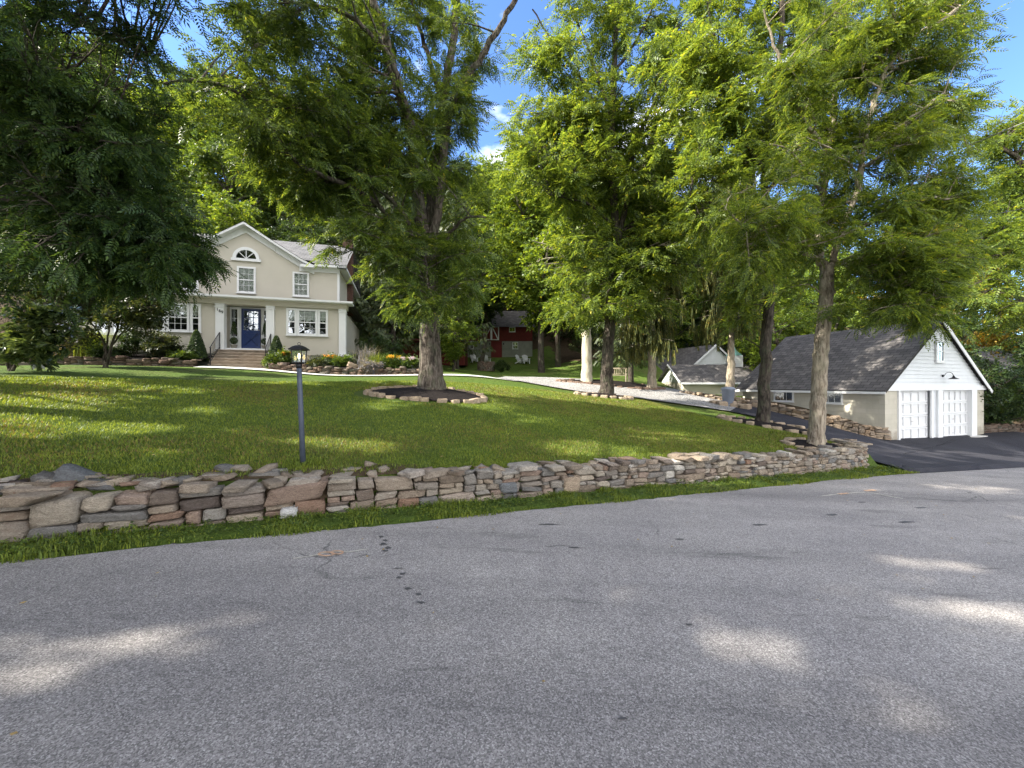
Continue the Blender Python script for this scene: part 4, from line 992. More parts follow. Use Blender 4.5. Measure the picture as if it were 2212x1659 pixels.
wood_set([('a', -32, 36, 1.0), ('b', -24, 33, .95), ('c', -17, 38, .9), ('e', -17, 30.5, .85), ('s', -12.5, 30, .62), ('s', -15, 33, .7), ('e', -9.5, 33, .8), ('b', -12.5, 40, .9), ('a', -27, 46, 1.0), ('c', -20, 52, 1.0),
          ('b', -35, 52, 1.1), ('a', -12, 55, .95), ('d', -21, 28.5, 1.0), ('e', -27, 27, 1.0), ('c', -44, 40, 1.1), ('b', -38, 28, 1.0), ('s', -7.5, 36, .85), ('e', -6.5, 44, 1.0), ('c', -30, 62, 1.0), ('a', -19, 44, 1.0), ('b', -14, 47, 1.0), ('a', -24, 39, 1.0), ('b', -40, 46, 1.1), ('c', -50, 32, 1.1), ('a', -5, 58, .9), ('s', -19, 34, .9), ('e', -31, 22, 1.0), ('c', -46, 58, 1.1)], L_HILL, G_HILL)
L_MID = {k: v for k, v in zip('abcdesy', ['tall sunlit green tree in the wood behind the red barn', 'round-crowned green tree in the wood behind the red barn', 'tallest tree in the wood behind the red barn',
    'low sunlit bushy tree at the edge of the wood behind the barn', 'dark understorey tree at the edge of the wood behind the barn', 'narrow dark spruce in the wood behind the barn', 'sunlit yellow tree in the wood behind the barn'])}
wood_set([('e', -4, 53, 1.0), ('a', 0, 56, .85), ('e', 4.5, 51, .9), ('b', 6, 54, .9), ('e', 9, 46, 1.0), ('e', 13, 44, .95), ('a', 12, 52, .85), ('d', 16, 40, .9), ('b', 18, 50, .9), ('e', 20, 42, 1.0), ('c', 24, 54, .85), ('e', 17, 46, 1.1),
          ('a', -3, 66, .95), ('b', 8, 66, 1.0), ('b', 16, 62, 1.05), ('c', 2, 60, .95), ('a', 22, 60, 1.0), ('c', 12, 58, .9), ('b', 28, 66, 1.1), ('a', 35, 70, 1.1), ('b', -9, 60, 1.0), ('d', -8, 48, 1.0), ('s', 8, 40, .7), ('e', 25, 44, 1.1), ('c', 32, 62, .85), ('a', 40, 56, .9), ('e', 30, 40, 1.1)], L_MID, G_MID)
L_RT = {k: v for k, v in zip('abcdesy', ['tall green tree beyond the white garage', 'rounded mid-green tree beyond the white garage', 'largest tree beyond the white garage', 'sunlit light green tree close behind the white garage',
    'dark bushy tree close beside the white garage', 'dark spruce beyond the white garage', 'yellow-leaved sunlit tree beyond the white garage'])}
wood_set([('d', 18.5, 27, .85), ('d', 24.5, 30, .95), ('b', 22, 37, .9), ('y', 34, 30, 1.0), ('y', 41, 38, 1.1), ('a', 33, 40, .9), ('e', 28.5, 27, .8), ('b', 48, 44, 1.0), ('c', 56, 52, 1.0), ('e', 42, 28, 1.0), ('b', 56, 36, 1.0), ('e', 36, 23, .9)], L_RT, G_RIGHT)
# trees in the middle of the picture
place('a', 2.6, 33.5, 1.08, 'maple_tree', 'broad sunlit maple growing in front of the red barn', cat='tree', rz=.4)
place('a', 8.5, 33, .95, 'maple_tree', 'bright spreading maple on the lawn right of the barn', cat='tree', rz=2.0)
place('a', -3.0, 50, 1.2, 'maple_tree', 'tall bright maple above the ridge of the barn', cat='tree', rz=1.0)
place('a', 4.5, 38, 1.0, 'maple_tree', 'tall sunlit maple rising behind the roof of the barn', cat='tree', rz=3.0)
place('d', -4.2, 27.5, .5, 'young_tree', 'young thin tree on the grass bank before the barn', rz=1.2)
# ------------------------------------------------------------------ pale and spruce trees near the gravel
rng = np.random.default_rng(31)
def single(name, D, base, trunk_px, r0, r1, limbs, blobs, bark, leaf, tmpl, label, nb=8, nl=6, blen=.9, scale=(.8, 1.2), flare=.4, droop=.35):
    T = Tree(); b = px(*base, D)
    T.limb([px(x, y, D) for x, y in trunk_px], r0, r1, 12, 50, .02, flare)
    for pts, a, c in limbs: T.limb([px(*p) for p in pts], a, c, 7)
    T.grow(blob_targets(blobs), nb=nb, nl=nl, blen=blen, droop=droop)
    return T.build(name, b, bark, leaf, tmpl, label, scale=scale)
single("sycamore_tree", 22, (1268, 830), [(1268, 842), (1268, 800), (1267, 720), (1265, 640), (1262, 560), (1258, 470), (1262, 380), (1270, 300)], .34, .12,
    [(((1263, 600, 22), (1200, 540, 21), (1150, 520, 20.5)), .08, .03), (((1262, 520, 22), (1320, 460, 22.5), (1360, 420, 23)), .08, .03)],
    [(1200, 560, 21, 70, 50, 2, 14), (1260, 480, 22, 100, 70, 2.2, 26), (1330, 440, 22.5, 60, 60, 2, 10), (1180, 640, 21, 60, 40, 1.5, 8), (1260, 380, 22, 80, 60, 2, 14)],
    M['bark_pale'], M['leaf_maple'], 'maple', 'pale smooth-barked sycamore standing in the rock bed by the gravel', blen=1.1, scale=(1.1, 1.5))
# spruces with hanging boughs
def weeping(D, base, top, width, label, bark, gold, seed, low=760, leaf=None, lean=0):
    global rng
    rng = np.random.default_rng(seed); T = Tree(); b = px(*base, D)
    tr = T.limb([px(base[0], base[1] + 12, D), px(base[0] + lean * .3, (base[1] * 2 + top) / 3, D), px(base[0] + lean, top, D)], .26, .04, 12, 40, .02, .5)
    tips = []
    for y in np.arange(top + 8, low, 11):
        f = (y - top) / (low - top); W = width * (.25 + .75 * f ** .6)
        for k in range(4):
            a = rng.uniform(0, 6.28); R = W / F * D * rng.uniform(.5, 1.05); c = px(base[0] + lean * (1 - f), y + rng.normal(0, 5), D)
            e = c + np.array([math.cos(a) * R, math.sin(a) * R, -.12 * R]); m_ = (c + e) / 2 + [0, 0, .1]
            T.twig(catmull([c, m_, e], 6), .028, .007, 4); tips += [e, c + (e - c) * .75, c + (e - c) * .5]
    T.strands(tips, .6, 3)
    return T.build("spruce_tree", b, bark, leaf or M['needle'], 'strand', label, scale=(.8, 1.3))
weeping(21.5, (1408, 838), 300, 70, 'weeping spruce with a pale trunk at the end of the rock bed', M['bark_light'], 0, 41, 745, M['needle_gold'])
weeping(20.5, (1577, 872), 330, 85, 'weeping spruce behind the grey bin with golden hanging sprays', M['bark_light'], 1, 42, 700, M['needle_gold'], lean=12)
for (x, y, Y, sc, lb) in [(1362, 822, 27, .85, 'dark narrow spruce behind the garden bench'), (985, 785, 30, .95, 'tall narrow spruce rising behind the huge walnut'),
                          (850, 770, 27, .78, 'dark spruce at the right end of the house'), (800, 760, 31, .9, 'second dark spruce behind the chimney end of the house')]:
    p = px(x, y, Y); place('s', p[0], p[1], sc, 'spruce_tree', lb, rz=x * .7)

p = px(1040, 772, 42.5); place('c', p[0], p[1], .8, 'tree', 'dark bare-trunked tree directly in front of the barn, beside the garden chairs', rz=1.1)
# tree outside the frame on the right, its boughs reach in
rng = np.random.default_rng(51)
T = Tree(); b0 = np.array([23.5, 13.5, H1(23.5, 13.5)])
T.limb([b0 + [0, 0, -.3], b0 + [-.3, 0, 3], b0 + [-.6, .2, 6], b0 + [-.4, .2, 9], b0 + [0, 0, 13]], .36, .1, 12, 40, .03, .4)
T.limb([b0 + [-.3, 0, 3.2], px(2230, 655, 14), px(2190, 620, 13.8), px(2120, 560, 13.6)], .16, .04, 8)
T.limb([b0 + [-.6, 0, 5.5], px(2230, 380, 14), px(2180, 330, 14), px(2130, 290, 14)], .14, .03, 8)
tg = blob_targets([(2190, 270, 14.5, 60, 60, 1.4, 22), (2180, 430, 14.5, 75, 80, 1.5, 40), (2120, 500, 15, 50, 60, 1.4, 18), (2150, 340, 16, 40, 50, 1.4, 12), (2160, 560, 14, 60, 60, 1.4, 20), (2130, 660, 13.6, 60, 40, 1.2, 12), (2200, 680, 14, 40, 40, 1.2, 8), (2080, 640, 13.6, 50, 30, 1, 7)])
for k in range(60):
    v = rng.normal(0, 1, 3); v /= np.linalg.norm(v); tg.append(b0 + np.array([2.5, 0, 9]) + v * np.array([4.2, 4.5, 3.5]) * rng.uniform(.4, 1))
T.grow(tg, nb=8, nl=6, blen=.8)
T.build("walnut_tree", b0, M['bark_dark'], M['leaf_locust'], 'walnut_far', 'leafy boughs of a tree reaching in right of the garage', scale=(.75, 1.1))

# boughs of the tree across the road hang into the top right corner
# shade trees across the road and along the left, whose shadows fall on road and lawn
L_OUT = 'roadside tree outside the picture that shades the asphalt'
def shade_tree(seed, x, y, h, r, base, n_t):
    global rng
    rng = np.random.default_rng(seed); T = Tree(); o = np.array([x, y, H1(x, y)])
    T.limb([o + [0, 0, -.3], o, o + [.1, .1, h * .35], o + [.2, 0, h * .65], o + [0, 0, h * .95]], .3, .05, 9, 24, .03, .4)
    for k in range(7):
        a = k * 2.4; z = h * rng.uniform(base, .7); T.limb([o + [0, 0, z], o + [math.cos(a) * r * .4, math.sin(a) * r * .4, z + h * .08], o + [math.cos(a) * r * .8, math.sin(a) * r * .8, z + h * .14]], .12, .03, 6, 10)
    tg = []
    for k in range(n_t):
        v = rng.normal(0, 1, 3); v /= np.linalg.norm(v); f = rng.uniform(.2, 1) ** .45; tg.append(o + [v[0] * r * f, v[1] * r * f, h * (base + 1) / 2 + v[2] * h * (1 - base) / 2 * f])
    T.grow(tg, nb=9, nl=7, blen=1.1)
    return T.build('shade_tree', o, M['bark_dark'], M['leaf_mid'], 'maple_big', L_OUT, group='roadside shade trees', scale=(1.0, 1.5))
for k, a in enumerate([(-6.9, 3.0, 19, 4.8, .48, 110), (-13, 1.6, 19, 5.2, .42, 130), (-20.5, -1, 18, 5.2, .35, 130), (-9, -8.2, 19, 5.5, .42, 110), (-17.5, -11, 18, 5.2, .35, 100), (-.5, -6.5, 18, 5.2, .42, 100), (-21, 6.5, 15, 4.5, .35, 100), (-28, 0, 17, 5, .3, 110)]):
    shade_tree(200 + k, *a)

# ------------------------------------------------------------------ house
def window_unit(parent, x0, x1, z0, z1, y, cols, rows, name="window", curtain='full', sash=True, frame=0.09, lbl=None):
    """framed sash window on a wall facing -y: trim, dark room, curtain, glass and glazing bars"""
    w = MB(); d = .05
    w.box(x0 - frame, x0, y - d, y, z0 - frame, z1 + frame); w.box(x1, x1 + frame, y - d, y, z0 - frame, z1 + frame)
    w.box(x0, x1, y - d, y, z1, z1 + frame); w.box(x0, x1, y - d, y, z0 - frame, z0)
    w.box(x0 - frame - .03, x1 + frame + .03, y - d - .035, y - .001, z0 - frame - .035, z0 - frame - .001)
    o = w.build(name, M['white'], parent)
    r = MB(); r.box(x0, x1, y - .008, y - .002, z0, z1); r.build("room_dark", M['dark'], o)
    if curtain:
        c = MB(); n = 24; zt, zb = z1 - .02, (z0 + .02 if curtain == 'full' else z0 + (z1 - z0) * .52)
        vs = []; 
        for k in range(n + 1):
            x = x0 + (x1 - x0) * k / n; yy = y - .016 - .004 * math.sin(k * 1.9)
            if curtain == 'tier': zb_ = z0 + (z1 - z0) * (.50 + .10 * abs(math.sin(k / n * math.pi * 2)))
            else: zb_ = zb
            vs += [(x, yy, zb_), (x, yy, zt)]
        c.add(vs, [(2 * k, 2 * k + 2, 2 * k + 3, 2 * k + 1) for k in range(n)]); c.build("curtain", M['curtain'], o)
    gl = MB(); gl.box(x0, x1, y - .028, y - .024, z0, z1); gl.build("pane", M['glass'], o)
    b = MB(); t = .016; zm = (z0 + z1) / 2
    for k in range(1, cols):
        xx = x0 + (x1 - x0) * k / cols; b.box(xx - t / 2, xx + t / 2, y - .036, y - .029, z0, z1)
    for k in range(1, rows * 2 if sash else rows):
        zz = z0 + (z1 - z0) * k / (rows * 2 if sash else rows)
        tt = .05 if (sash and abs(zz - zm) < 1e-6) else t
        b.box(x0, x1, y - .040, y - .030, zz - tt / 2, zz + tt / 2)
    if b.v: b.build("glazing_bars", M['white'], o)
    return o

HZ0 = 2.3
house = empty("house", (HP[0], HP[1], 0.0), HT, 'beige two-storey house with white gable, blue door and fanlight window', 'house')
UW = 0.7                                   # set-back of the upper storey
ZE, ZF = 5.82, 5.50                        # lower eave, lower frieze
# lower storey walls with the recess for the entrance
mb = MB()
mb.box(-4.75, -1.25, 0, 8.0, 3.08, ZF); mb.box(1.10, 4.42, 0, 8.0, 3.08, ZF); mb.box(-1.249, 1.099, .62, 8.0, 3.3, ZF)
mb.box(-8.3, -4.751, .5, 7.0, 3.08, ZF)
mb.build("lower_wall", M['stucco'], house)
mb = MB(); mb.box(-4.71, -1.29, .04, 7.9, 1.6, 3.079); mb.box(1.14, 4.38, .04, 7.9, 1.6, 3.079); mb.box(-8.26, -4.76, .54, 6.9, 1.6, 3.079); mb.box(-1.289, 1.139, .1, 7.5, 1.6, 3.29)
mb.build("foundation", M['barn_stone'], house)
# porch entablature and shallow roof over the lower storey
mb = MB(); mb.box(-4.95, 4.62, -.12, .45, ZF, ZF + .2); mb.box(-4.97, 4.64, -.17, .45, ZF + .201, ZE - .06)
mb.box(-8.4, -4.951, .4, .9, ZF, ZF + .2)
mb.build("entablature", M['stucco'], house)
mb = MB(); mb.box(-5.1, 4.9, -.36, .4, ZE - .059, ZE + .03); mb.box(-5.13, 4.93, -.40, -.361, ZE - .03, ZE + .06); mb.box(-8.5, -5.101, .2, .7, ZE - .059, ZE + .03); mb.build("cornice", M['white'], house)
mb = MB(); mb.quad_uv((-5.12, -.39, ZE + .062), (4.92, -.39, ZE + .062), (4.92, UW + .02, ZE + .27), (-5.12, UW + .02, ZE + .27), 10, 1.1)
mb.quad_uv((4.92, -.39, ZE + .062), (4.92, 7.9, ZE + .062), (4.1, 7.9, ZE + .27), (4.1, .7, ZE + .27), 8, .8)
mb.quad_uv((-8.6, .1, ZE + .06), (-5.1, .1, ZE + .06), (-5.1, 3.5, ZE + 1.4), (-8.6, 3.5, ZE + 1.4), 4, 4)
mb.build("porch_roof", M['shingle'], house)
mb = MB(); mb.prism([(.5, ZE + .03), (6.5, ZE + .03), (3.5, ZE + 1.36)], -8.45, -5.1, 'x'); mb.build("wing_gable", M['stucco'], house)
# upper storey
mb = MB(); x0, x1 = -4.6, 4.12
mb.box(x0, x1, UW, 7.6, ZE - .1, 7.95); mb.build("upper_wall", M['stucco'], house)
gc = -.25
ga = 2.78
mb = MB(); mb.prism([(gc - ga, 7.95), (gc + ga, 7.95), (gc, 9.55)], UW, 3.6, 'y'); mb.build("gable_wall", M['stucco'], house)
mb = MB()   # corner boards and frieze
mb.box(4.03, 4.14, UW - .02, UW + .1, ZE + .27, 7.559); mb.build("corner_board", M['white'], house)
mb = MB(); mb.box(-4.61, -4.5, UW - .02, UW + .1, ZE + .27, 7.559); mb.build("corner_board", M['white'], house)
mb = MB(); mb.box(2.2, 4.16, UW - .035, UW - .001, 7.56, 7.80); mb.build("frieze_board", M['white'], house)
mb = MB(); mb.box(-4.62, -2.75, UW - .035, UW - .001, 7.56, 7.80); mb.build("frieze_board", M['white'], house)
# raking cornice with deep white soffit
mb = MB()
for sgn in (-1, 1):
    pro = [(0.0, 9.75), (1.35, 8.88), (2.5, 8.17), (3.18, 7.84)]
    for (a, b) in zip(pro[:-1], pro[1:]):
        xa, xb = gc + sgn * a[0], gc + sgn * b[0]
        # outer moulding
        mb.add([(xa, UW - .34, a[1]), (xb, UW - .34, b[1]), (xb, UW - .34, b[1] - .12), (xa, UW - .34, a[1] - .12),
                (xa, UW - .02, a[1]), (xb, UW - .02, b[1]), (xb, UW - .02, b[1] - .12), (xa, UW - .02, a[1] - .12)], [(0, 1, 2, 3), (4, 5, 1, 0), (3, 2, 6, 7)])
        # frieze board along the rake
        mb.add([(xa, UW - .05, a[1] - .13), (xb, UW - .05, b[1] - .13), (xb - sgn * .02, UW - .05, b[1] - .42), (xa, UW - .05, a[1] - .45),
                (xa, UW - .001, a[1] - .13), (xb, UW - .001, b[1] - .13), (xb - sgn * .02, UW - .001, b[1] - .42), (xa, UW - .001, a[1] - .45)], [(0, 1, 2, 3), (3, 2, 6, 7)])
mb.box(gc + 2.55, gc + 3.22, UW - .36, UW + .3, 7.70, 7.84); mb.box(gc - 3.22, gc - 2.55, UW - .36, UW + .3, 7.70, 7.84)
mb.box(gc + 3.23, 4.5, UW - .30, UW - .036, 7.80, 7.93); mb.box(-5.0, gc - 3.23, UW - .30, UW - .036, 7.80, 7.93)
mb.box(4.141, 4.5, UW - .30, 7.8, 7.80, 7.931)
mb.build("raking_cornice", M['white'], house)
# roofs
mb = MB(); e0, rz_, yb = UW - .32, 10.2, 4.15
mb.quad_uv((-5.05, e0, 7.95), (gc - 3.1, e0, 7.95), (gc - 3.1, yb, rz_), (-5.05, yb, rz_), 1.7, 4.3)
mb.quad_uv((gc + 3.1, e0, 7.95), (4.55, e0, 7.95), (4.55, yb, rz_), (gc + 3.1, yb, rz_), 1.7, 4.3)
fz = lambda yy: 7.95 + (rz_ - 7.95) * (yy - e0) / (yb - e0)
mb.quad_uv((gc - 3.1, UW + .05, fz(UW + .05)), (gc + 3.1, UW + .05, fz(UW + .05)), (gc + 3.1, yb, rz_), (gc - 3.1, yb, rz_), 6.2, 4.0)
mb.quad_uv((4.55, 7.95, 7.95), (-5.05, 7.95, 7.95), (-5.05, yb, rz_), (4.55, yb, rz_), 9.6, 4.3)
for sgn in (-1, 1):
    pro = [(0.0, 9.762), (1.35, 8.892), (2.5, 8.182), (3.2, 7.852)]
    for (a, b) in zip(pro[:-1], pro[1:]):
        xa, xb = gc + sgn * a[0], gc + sgn * b[0]
        q = [(xa, UW - .36, a[1]), (xb, UW - .36, b[1]), (xb, 4.0, b[1]), (xa, 4.0, a[1])]
        if sgn < 0: q = [q[1], q[0], q[3], q[2]]
        mb.quad_uv(*q, 1.5, 4.3)
mb.build("roof", M['shingle_house'], house)
mb = MB(); mb.prism([(UW, 7.951), (7.6, 7.951), (yb, rz_ - .06)], 3.9, 4.12, 'x'); mb.build("side_gable", M['stucco'], house)
rf = [c for c in house.children if c.name.startswith('roof')][0]
mb = MB(); mb.box(3.86, 4.42, 3.85, 4.45, 5.9, 10.95); ch = mb.build("chimney", M['brick'], house)
mb = MB(); mb.box(3.82, 4.46, 3.81, 4.49, 10.951, 11.01); mb.box(3.92, 4.36, 3.9, 4.4, 11.011, 11.2); mb.box(3.81, 4.47, 3.8, 4.5, 11.201, 11.26); mb.build("chimney_cap", M['concrete'], ch)
# pillars
for (a, b) in ((-4.90, -4.56), (-1.27, -.91), (.88, 1.24), (4.22, 4.56)):
    mb = MB(); mb.box(a, b, -.10, .22, 3.2 if abs(a) < 2 else 3.05, ZF - .001)
    mb.box(a - .03, b + .03, -.13, .25, ZF - .17, ZF - .13); mb.box(a - .035, b + .035, -.135, .255, 3.2 if abs(a) < 2 else 3.05, 3.3 if abs(a) < 2 else 3.17)
    mb.box(a - .02, b + .02, -.12, .24, ZF - .06, ZF - .002)
    o = mb.build("pillar", M['white'], house)
# house number
def text_mesh(txt, size, mat, parent, loc, rot=(math.radians(90), 0, 0), ext=.006):
    cu = bpy.data.curves.new("number", 'FONT'); cu.body = txt; cu.size = size; cu.extrude = ext; cu.align_x = 'CENTER'; cu.align_y = 'CENTER'
    o = bpy.data.objects.new("house_number", cu); COL.objects.link(o)
    dg = bpy.context.evaluated_depsgraph_get(); me = bpy.data.meshes.new_from_object(o.evaluated_get(dg)); bpy.data.objects.remove(o)
    me.materials.clear(); r = bpy.data.objects.new("house_number", me); COL.objects.link(r); me.materials.append(mat); r.parent = parent; r.location = loc; r.rotation_euler = rot; return r
for ch_, (x_, z_) in zip("169", ((-1.18, 5.20), (-1.08, 5.14), (-.98, 5.08))):
    text_mesh(ch_, .20, M['black_metal'], house, (x_, -.108, z_))
# windows of the lower storey
window_unit(house, 2.35, 3.10, 4.18, 5.34, 0, 3, 2, curtain='tier', frame=.1)
window_unit(house, 1.86, 2.14, 4.18, 5.34, 0, 1, 2, curtain='tier', frame=.1)
window_unit(house, 3.31, 3.59, 4.18, 5.34, 0, 1, 2, curtain='tier', frame=.1)
window_unit(house, -3.16, -2.44, 4.18, 5.34, 0, 3, 2, curtain='tier', frame=.1)
window_unit(house, -2.21, -1.98, 4.18, 5.34, 0, 1, 2, curtain='tier', frame=.1)
window_unit(house, -3.62, -3.39, 4.18, 5.34, 0, 1, 2, curtain='tier', frame=.1)
window_unit(house, -5.55, -5.15, 4.0, 4.9, .5, 2, 2, curtain=None)
window_unit(house, -6.2, -5.8, 4.0, 4.9, .5, 2, 2, curtain=None)
window_unit(house, -7.6, -7.0, 4.0, 4.9, .5, 3, 2, curtain=None)
# upper windows
window_unit(house, -.55, .10, 6.32, 7.48, UW, 3, 2, curtain='full')
window_unit(house, 1.97, 2.57, 6.30, 7.40, UW, 3, 2, curtain='full')
window_unit(house, -2.97, -2.37, 6.30, 7.40, UW, 3, 2, curtain=None)
# fanlight
fan = MB(); n = 22; r1, r0_, z_ = .60, .45, 7.98
for k in range(n):
    a, b = math.pi * k / n, math.pi * (k + 1) / n
    P = lambda r, t, yy: (gc + .02 + r * math.cos(t), yy, z_ + r * math.sin(t) * .97)
    y1 = UW - .07
    fan.add([P(r0_, a, y1), P(r1, a, y1), P(r1, b, y1), P(r0_, b, y1), P(r0_, a, UW), P(r1, a, UW), P(r1, b, UW), P(r0_, b, UW)], [(3, 2, 1, 0), (1, 2, 6, 5), (0, 4, 7, 3)])
fan.box(gc - .64, gc + .68, UW - .08, UW - .001, z_ - .13, z_ - .001)
fw = fan.build("window", M['white'], house)
fd = MB(); vs = [(gc + .02, UW - .01, z_)] + [(gc + .02 + .46 * math.cos(math.pi * k / n), UW - .01, z_ + .45 * math.sin(math.pi * k / n)) for k in range(n + 1)]
fd.add(vs, [(0, k + 1, k + 2) for k in range(n)]); fd.build("room_dark", M['dark'], fw)
fd = MB(); vs = [(a, UW - .022, c) for a, b, c in vs]; fd.add(vs, [(0, k + 1, k + 2) for k in range(n)]); fd.build("pane", M['glass'], fw)
fb = MB()
for a in (45, 90, 135): fb.bar((gc + .02, UW - .04, z_), (gc + .02 + .46 * math.cos(math.radians(a)), UW - .04, z_ + .45 * math.sin(math.radians(a))), .03)
fb.build("glazing_bars", M['white'], fw)
# entrance: door, sidelights, surround
dy = .62
mb = MB(); mb.box(-.92, -.42 + .0, dy - .03, dy - .001, 3.36, 5.495); mb.box(.46, .90, dy - .03, dy - .001, 3.36, 5.495); mb.box(-.419, .459, dy - .03, dy - .001, 5.42, 5.495)
mb.box(-1.26, 1.11, -.05, dy, 3.27, 3.36)
mb.build("door_surround", M['white'], house)
door = MB(); door.box(-.40, .44, dy - .06, dy - .002, 3.37, 5.41)
dr = door.build("front_door", M['blue_door'], house)
mb = MB()
mb.box(-.40, -.30, dy - .085, dy - .061, 3.37, 5.41); mb.box(.34, .44, dy - .085, dy - .061, 3.37, 5.41)
for z in ((3.37, 3.55), (4.17, 4.32), (5.30, 5.41)): mb.box(-.299, .339, dy - .084, dy - .061, *z)
mb.bar((-.29, dy - .075, 3.56), (.33, dy - .075, 4.16), .05, .02); mb.bar((-.29, dy - .074, 4.16), (.33, dy - .074, 3.56), .05, .02)
for k in (1, 2): mb.box(-.30 + .64 * k / 3 - .012, -.30 + .64 * k / 3 + .012, dy - .082, dy - .068, 4.321, 5.299)
for k in (1, 2): mb.box(-.299, .339, dy - .080, dy - .067, 4.32 + .98 * k / 3 - .012, 4.32 + .98 * k / 3 + .012)
mb.build("door_panel_moulding", M['blue_door'], dr)
mb = MB(); mb.box(-.299, .339, dy - .066, dy - .062, 4.32, 5.30); mb.build("pane", M['glass'], dr)
mb = MB(); mb.tube([(.39, dy - .08, 4.33), (.39, dy - .13, 4.33)], [.012, .012], 8); mb.lathe([(.0, 4.30), (.026, 4.31), (.03, 4.33), (.026, 4.35), (.0, 4.36)], 10, .39, dy - .145); mb.build("door_knob", M['concrete'], dr)
for (a, b) in ((-.84, -.58), (.60, .82)):
    window_unit(house, a, b, 4.0, 5.36, dy - .03, 1, 3, name="sidelight", curtain=None, sash=False, frame=.03)
mb = MB(); mb.box(-1.1, -.93, .0, .6, 5.35, 5.47)
# steps
steps = empty("front_steps", (HP[0], HP[1], 0), HT, 'wide brownstone front steps rising to the blue door', 'steps')
nst = 7; z_top = 3.26; tread = .23; zb_ = 2.2; rise = (z_top - zb_) / nst
for k in range(nst):
    mb = MB(); z1 = z_top - rise * k; yf = -.10 - tread * (k + 1)
    mb.box(-1.15 + .035 * k, 1.12 + .045 * k, yf, .0 if k == 0 else yf + tread + .03, z1 - rise + .001, z1 - .045)
    mb.box(-1.18 + .035 * k, 1.15 + .045 * k, yf - .035, .0 if k == 0 else yf + tread, z1 - .044, z1)
    mb.build("step", M['steps'], steps)
mb = MB(); mb.box(-.95, 1.1, -.12 - tread * nst + .1, 0, 1.9, zb_); mb.build("step_base", M['steps'], steps)
# handrails
for x, lb in ((-1.08, 'left'), (1.10, 'right')):
    rl = empty("handrail", (HP[0], HP[1], 0), HT, 'black iron handrail on the %s side of the front steps' % lb, 'handrail')
    mb = MB(); ya, yb2 = -.12, -.2 - tread * nst
    mb.bar((x, ya, 3.26), (x, ya, 4.1), .03); mb.build("post", M['black_metal'], rl)
    mb = MB(); xb = x + .2; mb.bar((xb, yb2 + .25, 2.42), (xb, yb2 + .25, 3.25), .03); mb.build("post", M['black_metal'], rl)
    mb = MB(); mb.bar((x, ya, 4.10), (xb, yb2 + .2, 3.22), .035, .02); mb.bar((x, ya, 3.4), (xb, yb2 + .2, 2.55), .02)
    for k in range(1, 9):
        f = k / 9; yy = ya + (yb2 + .2 - ya) * f; mb.bar((x + .2 * f, yy, 3.4 - .85 * f), (x + .2 * f, yy, 4.1 - .88 * f), .012)
    mb.build("rail", M['black_metal'], rl)
# topiaries in pots
rng = np.random.default_rng(61)
def ball_leaves(c, rad, n, size, cone=None):
    V = []; v = rng.normal(0, 1, (n, 3)); v /= np.linalg.norm(v, axis=1, keepdims=True)
    if cone:
        h = cone; zz = rng.uniform(0, 1, n) ** .8; a = rng.uniform(0, 6.28, n); r = rad * (1 - zz) ** .7 * rng.uniform(.8, 1.02, n) + .01
        p = np.c_[np.cos(a) * r, np.sin(a) * r, zz * h] + np.asarray(c); v = np.c_[np.cos(a), np.sin(a), .5 * np.ones(n)]
    else: p = np.asarray(c) + v * rad * rng.uniform(.85, 1.02, (n, 1))
    t = np.cross(v, rng.normal(0, 1, (n, 3))); t /= np.linalg.norm(t, axis=1, keepdims=True); b = np.cross(v, t); s = size * rng.uniform(.7, 1.3, (n, 1))
    t = t + v * .5
    return np.stack([p, p + (t + b * .5) * s, p + t * 2 * s, p + (t - b * .5) * s], 1).reshape(-1, 3)
for x, sd in ((-.66, 'left'), (.70, 'right')):
    cx_, cy_ = hw(x, .36); tp = empty("potted_topiary", (cx_, cy_, 3.36), 0, 'dark clipped topiary in a clay pot %s of the blue door' % sd, 'topiary', 'topiaries beside the door')
    mb = MB(); mb.lathe([(.10, 0), (.14, .16), (.155, .17), (.155, .2), (.12, .2), (.12, .17)], 16); mb.build("pot", M['terracotta'], tp, True)
    mb = MB(); mb.tube([(0, 0, .17), (0, 0, 1.1)], [.014, .012], 6); mb.build("stem", M['bark_dark'], tp)
    V = np.vstack([ball_leaves((0, 0, .40), .16, 1500, .016), ball_leaves((0, 0, .72), .13, 1800, .016, .62)]); np_mesh("foliage", V, 4, np.arange(len(V)), M['leaf_deep'], tp)

# ------------------------------------------------------------------ garage
GT = math.radians(20); gx, gy = 14.74, 15.2
garage = empty("garage", (gx, gy, 0), GT, 'white gabled double garage with dark shingle roof beside the black drive', 'garage')
GW, GL, ZB, GE, GA = 7.5, 6.2, -1.2, 1.42, 4.22
ZD0, ZD1 = -.72, 1.33
mb = MB()    # front: block piers, side and back walls
mb.box(0, .80, 0, .2, ZB, 1.33); mb.box(6.75, GW, 0, .2, ZB, 1.33)
mb.box(0, .2, .201, GL, ZB, GE + .1); mb.box(GW - .2, GW, .201, GL, ZB, GE + .1); mb.box(.201, GW - .201, GL - .2, GL, ZB, GE + .1)
mb.build("block_wall", M['block'], garage)
mb = MB(); mb.box(3.30, 3.95, .02, .18, ZB, 1.33); mb.build("middle_pier", M['white_siding'], garage)
mb = MB()    # gable clapboards, each a lapped board
bh = .155; z = 1.53; ap = GA - .03; half = GW / 2
